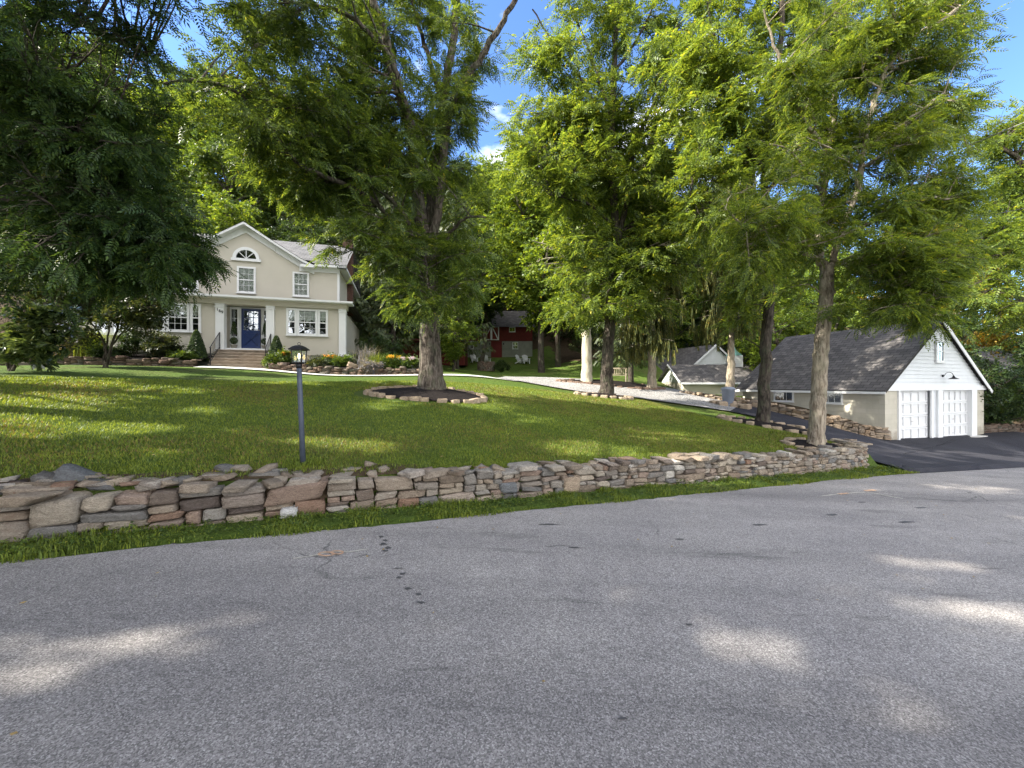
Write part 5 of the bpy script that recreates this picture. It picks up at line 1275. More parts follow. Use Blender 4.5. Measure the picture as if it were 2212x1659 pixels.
while z < ap - .05:
    z1 = min(z + bh, ap); ha = half * (ap - z) / (ap - 1.40) + .0; hb = half * (ap - z1) / (ap - 1.40)
    ha, hb = min(ha, half), min(hb, half)
    mb.add([(half - ha, -.035, z), (half + ha, -.035, z), (half + hb, -.008, z1), (half - hb, -.008, z1), (half - ha, 0.0, z), (half + ha, 0.0, z)], [(0, 1, 2, 3), (0, 4, 5, 1)])
    z = z1
mb.build("gable_siding", M['white_siding'], garage)
mb = MB(); mb.prism([(.0, 1.331), (GW, 1.331), (GW, 1.45), (half, ap), (0, 1.45)], .002, .12, 'y'); mb.build("gable_wall", M['white_siding'], garage)
mb = MB(); mb.prism([(.0, 1.53), (GW, 1.53), (half, ap)], GL - .1, GL, 'y'); mb.build("rear_gable", M['white_siding'], garage)
mb = MB(); mb.box(-.03, GW + .03, -.07, -.001, 1.33, 1.53); mb.box(.80, .90, -.06, .2, ZD0 - .05, 1.329); mb.box(3.16, 3.30, -.04, .019, ZD0 - .05, 1.329); mb.box(3.62, 3.98, -.06, .019, ZD0 - .05, 1.329); mb.box(6.32, 6.75, -.06, .2, ZD0 - .05, 1.329)
mb.build("door_trim", M['white'], garage)
def roll_door(x0, x1, cols):
    z0, z1 = ZD0, ZD1 - .002; y = .13
    mb = MB(); mb.box(x0, x1, y, y + .04, z0, z1); d = mb.build("garage_door", M['white'], garage)
    mb = MB(); nr = 4; rh = (z1 - z0) / nr
    for r in range(nr):
        a, b = z0 + r * rh, z0 + (r + 1) * rh
        mb.box(x0, x1, y - .040, y - .001, a + .010, a + .075); mb.box(x0, x1, y - .040, y - .001, b - .07, b - .012)
        for c in range(cols + 1):
            xx = x0 + (x1 - x0 - .07) * c / cols; mb.box(xx, xx + .07, y - .038, y - .001, a + .0751, b - .0701)
    mb.build("panel_rails", M['white'], d)
    mb = MB(); mb.box((x0 + x1) / 2 - .05, (x0 + x1) / 2 + .05, y - .07, y - .041, z0 + rh * 1.48, z0 + rh * 1.53); mb.box((x0 + x1) / 2 - .02, (x0 + x1) / 2 + .02, y - .045, y - .023, z0 + .14, z0 + .17); mb.build("handle", M['concrete'], d)
    return d
roll_door(.90, 3.16, 4); roll_door(3.98, 6.32, 5)
mb = MB(); mb.box(.6, 7.0, -.30, .5, ZB, ZD0 - .01); mb.build("door_sill", M['concrete'], garage)
# roof
mb = MB(); ov, fo, bo = .30, .16, .25; sl = (GA - GE) / half; zl = GE - ov * sl
for sg in (0, 1):
    xe = -ov if sg == 0 else GW + ov
    a, b, c, d_ = (xe, GL + bo, zl + .14), (xe, -fo, zl + .14), (half, -fo, GA + .14), (half, GL + bo, GA + .14)
    if sg: a, b, c, d_ = b, a, d_, c
    mb.quad_uv(a, b, c, d_, GL + .4, 5.0)
    e = [(p[0], p[1], p[2] - .12) for p in (a, b, c, d_)]
    mb.add([a, b, c, d_] + e, [(4, 7, 6, 5), (0, 4, 5, 1), (1, 5, 6, 2), (2, 6, 7, 3), (3, 7, 4, 0)])
mb.build("roof", M['shingle'], garage)
mb = MB(); mb.box(-ov - .03, -ov, -fo, GL + bo, zl + .0, zl + .10); mb.build("gutter_board", M['white'], garage)
mb = MB(); mb.bar((GW + ov - .05, -fo - .015, zl + .03), (half, -fo - .015, GA + .03), .03, .14)
mb.build("rake_board", M['white'], garage)
mb = MB(); mb.box(-ov, -.001, 0.0, GL, zl + .0, zl + .02); mb.build("soffit", M['white'], garage)
window_unit(garage, half - .24, half + .20, 2.60, 3.40, -.036, 2, 1, curtain=None, frame=.08)
def side_window(y0, y1):
    s = empty("window", (0, 0, 0), -math.pi / 2); s.parent = garage
    # local frame of the side wall: its x runs forward along -y of the garage, facing -x
    window_unit(s, -y1, -y0, .80, 1.26, 0.0, 3, 1, name="window_frame", curtain=None, sash=False, frame=.06)
    return s
side_window(1.5, 2.25); side_window(3.55, 4.4)
# gooseneck lamp over the doors
gn = empty("barn_light", gp := tuple(garage.matrix_basis @ Vector((half + .25, -.05, 1.95))), GT, 'black gooseneck barn light on the white gable above the garage doors', 'lamp')
mb = MB(); mb.lathe([(.0, -.02), (.055, -.02), (.055, .02), (0, .02)], 14); ob = mb.build("wall_plate", M['black_metal'], gn); ob.rotation_euler = (math.radians(90), 0, 0)
mb = MB(); mb.tube(catmull([(0, -.03, 0), (0.0, -.10, .12), (.04, -.18, .15), (.08, -.25, .09), (.10, -.28, -.01)], 14), [.011] * 14, 8); mb.build("arm", M['black_metal'], gn, True)
mb = MB(); mb.lathe([(.025, 0), (.04, -.04), (.045, -.06), (.155, -.125), (.165, -.14), (.15, -.135), (.04, -.07)], 20, .10, -.28); mb.build("shade", M['black_metal'], gn, True)
bpy.context.view_layer.update()

# retaining wall in front of the garage side
def gpt(x, y): v = garage.matrix_world @ Vector((x, y, 0)); return v.x, v.y
rw = [gpt(.05, -.15), gpt(-.6, .4), gpt(-.95, 1.6), gpt(-1.2, 3.0), gpt(-1.5, 4.6), gpt(-2.1, 6.2), gpt(-3.1, 7.6)]
rp = catmull([(p[0], p[1], 0) for p in rw[::-1]], 300)[:, :2]; rl_ = np.r_[0, np.cumsum(np.linalg.norm(np.diff(rp, axis=0), axis=1))]
def foot2(d):
    x, y = np.interp(d, rl_, rp[:, 0]), np.interp(d, rl_, rp[:, 1]); x2, y2 = np.interp(d + .1, rl_, rp[:, 0]), np.interp(d + .1, rl_, rp[:, 1])
    if x2 == x: x2, y2, x, y = x, y, np.interp(d - .1, rl_, rp[:, 0]), np.interp(d - .1, rl_, rp[:, 1])
    return x, y, H1(x, y) - .06, math.atan2(y2 - y, x2 - x)
st = Stones(); wall_between(st, foot2, rl_[-1], lambda d: float(np.interp(d, [0, 2, 5, rl_[-1]], [.16, .26, .42, .52])), lambda d: (.34, .15), .36)
o = st.build("retaining_wall", M['stone_tan']); tag(o, 'low rough retaining wall of tan boulders along the side of the garage', 'wall')
# soil behind it
A_ = [foot2(d) for d in np.linspace(0, rl_[-1], 20)]
mb = MB(); vs = []
for k, (x, y, z, hd) in enumerate(A_):
    h = float(np.interp(k / 19 * rl_[-1], [0, 2, 5, rl_[-1]], [.16, .26, .42, .52])) + z - .02
    nx, ny = -math.sin(hd), math.cos(hd); vs += [(x + nx * .2, y + ny * .2, h), (x + nx * 1.5, y + ny * 1.5, h + .05)]
mb.add(vs, [(2 * k, 2 * k + 2, 2 * k + 3, 2 * k + 1) for k in range(19)]); o = mb.build("planting_bed", M['soil'], None, True); tag(o, kind='structure', label='narrow bare soil bed between retaining wall and garage')
# low wall right of the garage
a0, a1 = gpt(GW + .1, .1), gpt(GW + 7, -1.2)
def foot3(d):
    L = math.hypot(a1[0] - a0[0], a1[1] - a0[1]); f = d / L; x, y = a0[0] + (a1[0] - a0[0]) * f, a0[1] + (a1[1] - a0[1]) * f
    return x, y, H1(x, y) - .04, math.atan2(a1[1] - a0[1], a1[0] - a0[0])
st = Stones(); wall_between(st, foot3, 6.5, lambda d: .42, lambda d: (.30, .11), .34)
o = st.build("low_stone_wall", M['stone_dark']); tag(o, 'low dark stone wall under the bush right of the garage', 'wall')
place('u', *gpt(GW + 1.5, .9), .95, 'bush', 'dense dark bush beside the right corner of the garage', cat='bush', zs=1.15)
place('u', *gpt(GW + 4.2, 1.0), .9, 'bush', 'dark bush at the right picture edge behind the low stone wall', cat='bush')

# ------------------------------------------------------------------ farther buildings
# low garage with cupola
sh = empty("shed", (0, 0, 0), 0, 'low dark-roofed shed with a small white cupola behind the garage', 'shed')
p = px(1470, 826, 26); x0, y0, ze = p[0], p[1], p[2]; Lb = 8.2; dp = 5.2; za = 3.05
sh.location = (x0, y0, 0); sh.rotation_euler = (0, 0, math.radians(-4))
mb = MB(); mb.box(.3, Lb, .3, dp, -.5, ze + .1); mb.build("wall", M['cream'], sh)
mb = MB(); mb.prism([(.3, ze), (dp, ze), (dp / 2 + .15, za - .08)], .3, .4, 'x'); mb.build("gable", M['white_siding'], sh)
mb = MB(); mb.quad_uv((0, 0, ze), (Lb, 0, ze), (Lb, dp / 2, za), (1.35 * 0, dp / 2, za), Lb, 3); mb.quad_uv((Lb, dp + .3, ze), (0, dp + .3, ze), (0, dp / 2, za), (Lb, dp / 2, za), Lb, 3); mb.build("roof", M['shingle'], sh)
mb = MB(); mb.box(0, Lb, -.03, 0, ze - .13, ze - .002); mb.bar((-.03, 0, ze - .03), (-.03, dp / 2, za - .03), .05, .12); mb.build("eave_trim", M['white'], sh)
mb = MB(); cx_ = 4.75; mb.box(cx_ - .42, cx_ + .42, dp / 2 - .42, dp / 2 + .42, za - .3, za + .62)
cp = mb.build("cupola", M['white_siding'], sh)
mb = MB()
pr_ = [(.60, za + .62), (.58, za + .68), (.34, za + .86), (.16, za + 1.08), (.04, za + 1.3), (.01, za + 1.42)]
mb.lathe(pr_, 4, cx_, dp / 2); ob = mb.build("cupola_roof", M['green_metal'], cp)
mb = MB()
for k in range(4): mb.box(cx_ - .3, cx_ + .3, dp / 2 - .445, dp / 2 - .421, za + .1 + k * .12, za + .15 + k * .12)
mb.build("louvre", M['white'], cp)
# far white-gabled building
fg = empty("outbuilding", (px(1484, 800, 33)[0], 33, 0), math.radians(18), 'far white-clapboard gabled outbuilding behind the dark-roofed shed', 'building')
W_, Lg, e_, a_ = 6.0, 8.5, 2.75, 5.0
mb = MB(); mb.box(0, W_, 0, Lg, -.5, e_); mb.build("wall", M['cream'], fg)
mb = MB(); z = e_ - .6
while z < a_ - .05:
    z1 = min(z + .16, a_); f = lambda q: W_ / 2 * min(1, (a_ - q) / (a_ - e_)); mb.add([(W_ / 2 - f(z), -.05, z), (W_ / 2 + f(z), -.05, z), (W_ / 2 + f(z1), -.015, z1), (W_ / 2 - f(z1), -.015, z1), (W_ / 2 - f(z), -.01, z), (W_ / 2 + f(z), -.01, z)], [(0, 1, 2, 3), (0, 4, 5, 1)]); z = z1
mb.prism([(0, e_ - .6), (W_, e_ - .6), (W_, e_), (W_ / 2, a_), (0, e_)], -.008, .1, 'y')
mb.build("gable_siding", M['white_siding'], fg)
mb = MB(); mb.quad_uv((-.3, Lg, e_ - .1), (-.3, -.2, e_ - .1), (W_ / 2, -.2, a_ + .1), (W_ / 2, Lg, a_ + .1), 8, 4); mb.quad_uv((W_ + .3, -.2, e_ - .1), (W_ + .3, Lg, e_ - .1), (W_ / 2, Lg, a_ + .1), (W_ / 2, -.2, a_ + .1), 8, 4); mb.build("roof", M['shingle'], fg)
mb = MB(); mb.box(-.33, -.30, -.2, Lg, e_ - .25, e_ - .1); mb.bar((-.3, -.23, e_ - .16), (W_ / 2, -.23, a_ + .04), .05, .14); mb.bar((W_ + .3, -.23, e_ - .16), (W_ / 2, -.23, a_ + .04), .05, .14); mb.box(-.06, 0, -.08, .05, 0, e_ - .1); mb.build("trim", M['white'], fg)
# barn
bY = 45.0; bx0, bx1 = px(978, 0, bY)[0], px(1150, 0, bY)[0]; zb = 4.70; z1_, z2_ = 6.62, 8.30
barn = empty("barn", (bx0, bY, 0), 0, 'red board barn on a grey-green stone ground floor in the trees', 'barn')
W_ = bx1 - bx0
mb = MB(); mb.box(0, W_, 0, 8, zb - 1.5, z1_); mb.build("ground_floor_wall", M['barn_stone'], barn)
mb = MB(); n = int(W_ / .22)
for k in range(n): mb.box(k * W_ / n, (k + 1) * W_ / n - .02, -.06, -.035, z1_, z2_)
mb.box(0, W_, -.034, 8, z1_ + .001, z2_); mb.build("board_wall", M['red_board'], barn)
mb = MB(); mb.quad_uv((-.4, -.5, z2_ - .1), (W_ + .4, -.5, z2_ - .1), (W_ + .4, 4, z2_ + 2.6), (-.4, 4, z2_ + 2.6), 9, 5); mb.quad_uv((W_ + .4, 8.5, z2_ - .1), (-.4, 8.5, z2_ - .1), (-.4, 4, z2_ + 2.6), (W_ + .4, 4, z2_ + 2.6), 9, 5); mb.build("roof", M['shingle'], barn)
def bxp(x): return px(x, 0, bY)[0] - bx0
def bzp(y): return px(0, y, bY)[2]
xa, xb, za_, zc = bxp(1045), bxp(1078), bzp(735), bzp(705)
for (u0, u1, s_) in ((xa, (xa + xb) / 2, 1), ((xa + xb) / 2, xb, -1)):
    mb = MB(); mb.box(u0, u1, -.12, -.061, za_, zc); d = mb.build("loft_door", M['red_dark'], barn)
    mb = MB(); t = .11; y = -.15
    mb.box(u0, u0 + t, y, -.121, za_, zc); mb.box(u1 - t, u1, y, -.121, za_, zc); mb.box(u0 + t, u1 - t, y, -.121, za_, za_ + t); mb.box(u0 + t, u1 - t, y, -.121, zc - t, zc)
    mb.bar((u0 + t if s_ > 0 else u1 - t, -.138, za_ + t), (u1 - t if s_ > 0 else u0 + t, -.138, zc - t), .02, .11); mb.build("door_brace", M['white'], d)
mb = MB(); mb.box(bxp(1062), bxp(1083), -.06, -.001, zb, z1_ - .02); d = mb.build("door", M['red_dark'], barn)
mb = MB(); mb.box(bxp(1062) - .07, bxp(1062), -.07, -.001, zb, z1_ + .05); mb.box(bxp(1083), bxp(1083) + .07, -.07, -.001, zb, z1_ + .05); mb.build("door_frame", M['red_board'], d)
for x in (1058, 1088):
    mb = MB(); mb.box(bxp(x) - .06, bxp(x) + .06, -.12, -.001, bzp(745), bzp(741)); mb.build("lantern", M['black_metal'], barn)
for (x0_, x1_, ya_, yb_) in ((1108, 1118, 740, 753), (994, 1001, 740, 753), (1016, 1022, 738, 753)):
    window_unit(barn, bxp(x0_), bxp(x1_), bzp(yb_), bzp(ya_), 0, 2, 2, curtain=None, frame=.06)
window_unit(barn, bxp(1101), bxp(1112), bzp(716), bzp(708), -.06, 2, 1, curtain=None, frame=.06, sash=False)
# red shed left of the barn
rs0, rs1 = px(868, 0, 40)[0], px(1004, 0, 40)[0]
rs = empty("red_shed", (rs0, 40, 0), 0, 'low dark red board shed behind the trunk of the huge walnut', 'shed')
zq = px(0, 772, 40)[2]; W_ = rs1 - rs0; mb = MB(); n = 26
for k in range(n): mb.box(k * W_ / n, (k + 1) * W_ / n - .025, -.03, -.001, zq - .1, zq + 1.75)
mb.box(0, W_, 0, 2.5, zq - .8, zq + 1.75); mb.build("wall", M['red_board'], rs)
mb = MB(); mb.quad_uv((-.2, -.3, zq + 1.76), (W_ + .2, -.3, zq + 1.76), (W_ + .2, 2.8, zq + 2.3), (-.2, 2.8, zq + 2.3), 6, 3); mb.build("roof", M['red_board'], rs)
# distant pale house glimpsed at right
dh = empty("neighbour_house", (43, 34, 0), math.radians(20), 'pale neighbour house glimpsed through leaves beyond the bush', 'house')
mb = MB(); mb.box(0, 9, 0, 6, -2, 3.2); mb.build("wall", M['white_siding'], dh)
mb = MB(); mb.prism([(-.3, 3.1), (6.3, 3.1), (3, 5.4)], -.3, 9.3, 'x'); mb.build("roof", M['shingle'], dh)
for x in (1.2, 4, 6.8): window_unit(dh, x, x + 1, 1.2, 2.4, 0, 2, 2, curtain=None)

# ------------------------------------------------------------------ adirondack chairs
def adirondack():
    r = empty("garden_chair", (0, 0, 0), 0, 'x', 'chair', 'white garden chairs by the barn'); w = M['white']
    for s in (-1, 1):
        mb = MB(); mb.bar((s * .30, -.36, 0), (s * .30, -.36, .56), .10, .03); mb.build("leg", w, r)
        mb = MB(); mb.bar((s * .27, -.36, .36), (s * .27, .5, .03), .03, .11); mb.build("leg", w, r)
        mb = MB(); mb.box(s * .33 - .07, s * .33 + .07, -.42, .36, .56, .585); mb.build("armrest", w, r)
    mb = MB()
    for k in range(6): y = -.36 + k * .09; mb.box(-.26, .26, y - .038, y + .038, .41 - k * .03, .435 - k * .03)
    mb.build("seat", w, r)
    mb = MB()
    for k in range(7):
        x = -.24 + .08 * k; h = 1.0 - 2.2 * x * x; mb.bar((x, .12, .25), (x * 1.25, .12 + .35 * h, .25 + .78 * h), .072, .022)
    mb.build("backrest", w, r); return r
def copy_tree(o, parent=None):
    c = o.copy(); COL.objects.link(c)
    if parent is not None: c.parent = parent
    for ch in list(o.children): copy_tree(ch, c)
    return c
ac = adirondack(); spots = [(1051, 772, 43.3, .5, 'white slatted garden chair just left of the red barn door'), (1024, 770, 43.6, .4, 'white slatted garden chair half hidden by a dark trunk'),
    (1123, 774, 42.5, .9, 'white slatted garden chair, left one of the pair right of the barn door'), (1136, 775, 42.2, .3, 'rightmost white slatted garden chair on the lawn by the barn')]
for k, (x, y, Y, rz, lb) in enumerate(spots):
    c = ac if k == 0 else copy_tree(ac); p = px(x, y, Y); c.location = (p[0], p[1], H1(p[0], p[1]) + .01); c.rotation_euler = (0, 0, rz); c['label'] = lb

# stone fire ring / well on the bank, with shrub
p = px(1050, 790, 33); st = Stones()
for k in range(5):
    for q in range(16):
        a = q / 16 * 6.283 + k * .2; V, Fc = stone_arr((.13, .11, .085), rotz(a + 1.57), .05, True); st.add(V + [p[0] + .65 * math.cos(a), p[1] + .65 * math.sin(a), H1(p[0], p[1]) + .07 + k * .16], Fc)
o = st.build("stone_fire_ring", M['stone_dark']); tag(o, 'round dark stone fire ring on the grass bank before the barn', 'fire ring')
place('u', p[0] + 1.3, p[1] - .5, .32, 'shrub', 'small leafy shrub beside the round stone ring', cat='shrub')

# bench
p = px(1330, 832, 23.5)
bn = empty("garden_bench", (p[0], p[1], H1(p[0], p[1]) + .02), math.radians(-20), 'weathered slatted wooden bench among the trees by the gravel', 'bench')
mb = MB()
for k in range(5): mb.box(-.6, .6, -.22 + k * .09, -.15 + k * .09, .42, .445)
mb.build("seat", M['wood_grey'], bn)
mb = MB(); mb.box(-.6, .6, .24, .28, .85, .92); mb.box(-.6, .6, .24, .28, .5, .54)
for k in range(11): mb.box(-.56 + k * .11, -.52 + k * .11, .25, .27, .541, .849)
mb.build("backrest", M['wood_grey'], bn)
for sx_ in (-.6, .6):
    for sy_ in (-.22, .26): mb = MB(); mb.box(sx_ - .03, sx_ + .03, sy_ - .03, sy_ + .03, -.05, .92 if sy_ > 0 else .62); mb.build("leg", M['wood_grey'], bn)
    mb = MB(); mb.box(sx_ - .04, sx_ + .04, -.27, .25, .621, .65); mb.build("armrest", M['wood_grey'], bn)

# grey bin on a tree-stump-like rock group near the spruce
p = px(1573, 868, 19.3); zb2 = H1(p[0], p[1])
bi = empty("trash_bin", (p[0], p[1], zb2), 0, 'blue-grey plastic rubbish bin with lid in front of the spruce by the drive', 'bin')
mb = MB(); mb.lathe([(.22, 0), (.24, .02), (.30, .72), (.32, .73), (.32, .77), (.29, .77)], 20); mb.build("body", M['plastic_grey'], bi, True)
mb = MB(); mb.lathe([(.33, .771), (.335, .81), (.25, .87), (.08, .90), (0.0, .90)], 20); mb.build("lid", M['plastic_grey'], bi, True)
for s in (-1, 1): mb = MB(); mb.tube([(s * .30, -.06, .60), (s * .37, -.06, .62), (s * .37, .06, .62), (s * .30, .06, .60)], [.015] * 4, 6); mb.build("handle", M['plastic_grey'], bi)

# ------------------------------------------------------------------ lamp post
p = px(655, 1000, 5.2); lz = H1(p[0], p[1]) ; top = px(646, 792, 5.2)
lp = empty("lamp_post", (p[0], p[1], lz), 0, 'slate-blue wooden lamp post with black lantern standing on the front lawn', 'lamp post')
dx, dz = top[0] - p[0], top[2] - lz
mb = MB(); mb.tube([(0, 0, -.1), (dx * .5, 0, dz * .5), (dx, 0, dz)], [.036, .033, .031], 10); mb.build("post", M['post'], lp, True)
mb = MB(); mb.tube([(dx, 0, dz - .02), (dx, 0, dz + .05)], [.036, .036], 12); mb.build("collar", M['black_metal'], lp, True)
def rel(v): return (v[0] + dx, v[1], v[2] + dz)
mb = MB(); h0, h1 = .05, .22; w0, w1 = .055, .068
mb.box(dx - w0 - .008, dx + w0 + .008, -w0 - .008, w0 + .008, dz + h0 - .001, dz + h0 + .014)
for sx_ in (-1, 1):
    for sy_ in (-1, 1): mb.bar(rel((sx_ * w0, sy_ * w0, h0)), rel((sx_ * w1, sy_ * w1, h1)), .010)
for sx_ in (-1, 1):
    mb.bar(rel((sx_ * w1, -w1, h1)), rel((sx_ * w1, w1, h1)), .012); mb.bar(rel((-w1, sx_ * w1, h1)), rel((w1, sx_ * w1, h1)), .012)
mb.build("lantern_frame", M['black_metal'], lp)
mb = MB()
for a in range(4):
    c, s = math.cos(a * math.pi / 2), math.sin(a * math.pi / 2); R = lambda v: rel((v[0] * c - v[1] * s, v[0] * s + v[1] * c, v[2]))
    mb.add([R((-w0, -w0, h0 + .012)), R((w0, -w0, h0 + .012)), R((w1, -w1, h1)), R((-w1, -w1, h1))], [(0, 1, 2, 3)])
mb.build("lantern_glass", M['glass'], lp)
mb = MB(); mb.lathe([(.135, h1 + .004), (.138, h1 + .014), (.085, h1 + .050), (.045, h1 + .066), (.0, h1 + .07)], 4, 0, 0); o = mb.build("lantern_roof", M['black_metal'], lp); o.location = (dx, 0, dz); o.rotation_euler = (0, 0, math.radians(45))
mb = MB(); mb.tube([rel((.018 * math.cos(a), 0, h1 + .088 + .018 * math.sin(a))) for a in np.linspace(0, 6.283, 16)], [.0045] * 16, 6, False); mb.build("hanging_ring", M['black_metal'], lp, True)
mb = MB(); mb.tube([rel((0, 0, h1)), rel((0, 0, h1 - .04))], [.016, .016], 8); mb.build("socket", M['black_metal'], lp)
mb = MB(); mb.lathe([(.0, h1 - .11), (.012, h1 - .105), (.018, h1 - .085), (.012, h1 - .055), (.008, h1 - .041)], 12, dx, 0); o = mb.build("bulb", M['bulb'], lp, True); o.location = (0, 0, dz)

# ------------------------------------------------------------------ overhead cables
def cable(name, a, b, sag, r, label):
    a, b = np.array(a), np.array(b); t = np.linspace(0, 1, 24)[:, None]; P = a + (b - a) * t; P[:, 2] -= sag * 4 * (t * (1 - t))[:, 0]
    mb = MB(); mb.tube([tuple(q) for q in P], [r] * 24, 6); o = mb.build(name, M['cable'], None, True); return tag(o, label, 'cable')
cable("overhead_cable", px(1490, 547, 22), px(2330, 215, 7.5), .15, .011, 'upper overhead service cable slanting through the leaves at right')
cable("overhead_cable", px(1500, 552, 22), px(2330, 425, 9.5), .35, .009, 'lower thin overhead cable at the right picture edge')

# ------------------------------------------------------------------ tree beds with edging stones
def bed(cx, cy, rx, ry, label, nst, msize, mat, group, stone_label, arc=(0, 6.283), rot=0.0, mound=.10):
    n, m = 40, 8; vs = [(cx, cy, H1(cx, cy) + mound + .03)]
    for j in range(1, m + 1):
        for k in range(n):
            a = k / n * 6.283; f = j / m; wob = 1 + .05 * math.sin(3 * a + cx)
            x = cx + (rx * f * wob * math.cos(a)) * math.cos(rot) - (ry * f * wob * math.sin(a)) * math.sin(rot); y = cy + (rx * f * wob * math.cos(a)) * math.sin(rot) + (ry * f * wob * math.sin(a)) * math.cos(rot)
            vs.append((x, y, 0))
    A = np.array(vs); A[1:, 2] = H(A[1:, 0], A[1:, 1]) + .03
    for j in range(1, m + 1): A[1 + (j - 1) * n:1 + j * n, 2] += mound * (1 - (j / m) ** 2) + rng.normal(0, .008, n)
    fs = [(0, 1 + k, 1 + (k + 1) % n) for k in range(n)] + [(1 + (j - 1) * n + k, 1 + j * n + k, 1 + j * n + (k + 1) % n, 1 + (j - 1) * n + (k + 1) % n) for j in range(1, m) for k in range(n)]
    mb = MB(); mb.add(A, fs); o = mb.build("mulch_bed", M['mulch'], None, True); tag(o, label, 'mulch bed')
    for k in range(nst):
        a = arc[0] + (arc[1] - arc[0]) * (k + random.uniform(-.2, .2)) / nst; wob = 1 + .05 * math.sin(3 * a + cx)
        ex, ey = rx * wob * math.cos(a), ry * wob * math.sin(a); x = cx + ex * math.cos(rot) - ey * math.sin(rot); y = cy + ex * math.sin(rot) + ey * math.cos(rot)
        hs = (msize * random.uniform(.75, 1.35), msize * random.uniform(.55, .8), msize * random.uniform(.42, .68))
        tang = math.atan2(ry * math.cos(a), -rx * math.sin(a)) + rot
        loose_stone("edging_stone", (x, y, H1(x, y) + hs[2] * .55), hs, tang + random.gauss(0, .2), mat, stone_label, 'stone', group, rough=.04)
bc = px(925, 862, 11.0)
bed(bc[0], bc[1] + .05, 1.65, 1.0, 'dark round mulch bed under the huge walnut', 30, .115, M['stone_tan'], 'edging stones of the walnut bed', 'rounded tan edging stone of the ring round the huge walnut')
bc = px(1305, 862, 16.6); bed(bc[0], bc[1], 1.15, .7, 'small mulch bed under the slim tree at the gravel edge', 18, .13, M['stone_tan'], 'edging stones of the gravel-edge tree', 'grey-tan edging stone round the slim dark tree by the gravel')
bc = px(1655, 916, 13.8); bed(bc[0], bc[1], 1.5, .85, 'black mulch bed under the dark trunk beside the drive', 22, .13, M['stone_tan'], 'edging stones of the drive-side tree', 'flat tan edging stone round the dark trunk beside the drive', rot=-.35)
bc = px(1758, 966, 9.55); bed(bc[0], bc[1], .75, .45, 'small black mulch bed at the wall corner', 13, .09, M['stone_tan'], 'edging stones at the wall corner', 'flat pale edging stone round the pale trunk at the wall corner', rot=.3, mound=.05)
bc = px(1320, 834, 22); bed(bc[0], bc[1], 2.9, .9, 'long rocky bed holding the sycamore beside the gravel', 34, .17, M['stone_dark'], 'edging stones of the sycamore bed', 'rough dark edging stone of the long sycamore bed', rot=-.12, mound=.22)
# rocks by the bin
for k, (x, y, Y, s) in enumerate([(1545, 868, 19, .2), (1560, 876, 18.6, .24), (1590, 880, 18.4, .22), (1610, 882, 18.2, .26), (1580, 866, 19.3, .2)]):
    p = px(x, y, Y); loose_stone("boulder", (p[0], p[1], H1(p[0], p[1]) + s * .4), (s * 1.1, s * .8, s * .6), k * 1.3, M['stone_tan'], 'sunlit tan boulder in the heap below the grey bin', 'boulder', 'boulders by the bin')

# ------------------------------------------------------------------ flower beds before the house
def hz(t, w): x, y = hw(t, w); return H1(x, y)
def bedwall(t0, t1, w, h, name, label, w1=None):
    a, b = hw(t0, w), hw(t1, w if w1 is None else w1); L = math.hypot(b[0] - a[0], b[1] - a[1]); hd = math.atan2(b[1] - a[1], b[0] - a[0])
    st = Stones(); wall_between(st, lambda d: (a[0] + math.cos(hd) * d, a[1] + math.sin(hd) * d, H1(a[0] + math.cos(hd) * d, a[1] + math.sin(hd) * d) - .05, hd), L, lambda d: h, lambda d: (.36, .13), .32, lo=True)
    o = st.build(name, M['stone_dark']); return tag(o, label, 'wall')
bedwall(-8.2, -1.45, -1.75, .34, "bed_wall", 'low mossy stone edging wall left of the front steps')
a_bw = bedwall(1.5, 8.4, -1.95, .36, "bed_wall", 'low reddish stone edging wall right of the front steps', -3.6)
mb = MB(); n = 24
for (ta, tb_, wa, wb) in ((-8.3, -1.3, -1.6, -1.6), (1.3, 8.4, -1.8, -3.4)):
    vs = []
    for k in range(n + 1):
        t = ta + (tb_ - ta) * k / n; wq = wa + (wb - wa) * k / n
        vs += [(*hw(t, wq), hz(t, wq) + .28), (*hw(t, wq + 1.8), max(hz(t, wq + 1.8), hz(t, wq)) + .5)]
    mb.add(vs, [(2 * k, 2 * k + 2, 2 * k + 3, 2 * k + 1) for k in range(n)])
o = mb.build("planting_soil", M['mulch'], None, True); tag(o, kind='structure', label='dark planting soil of the beds against the house')

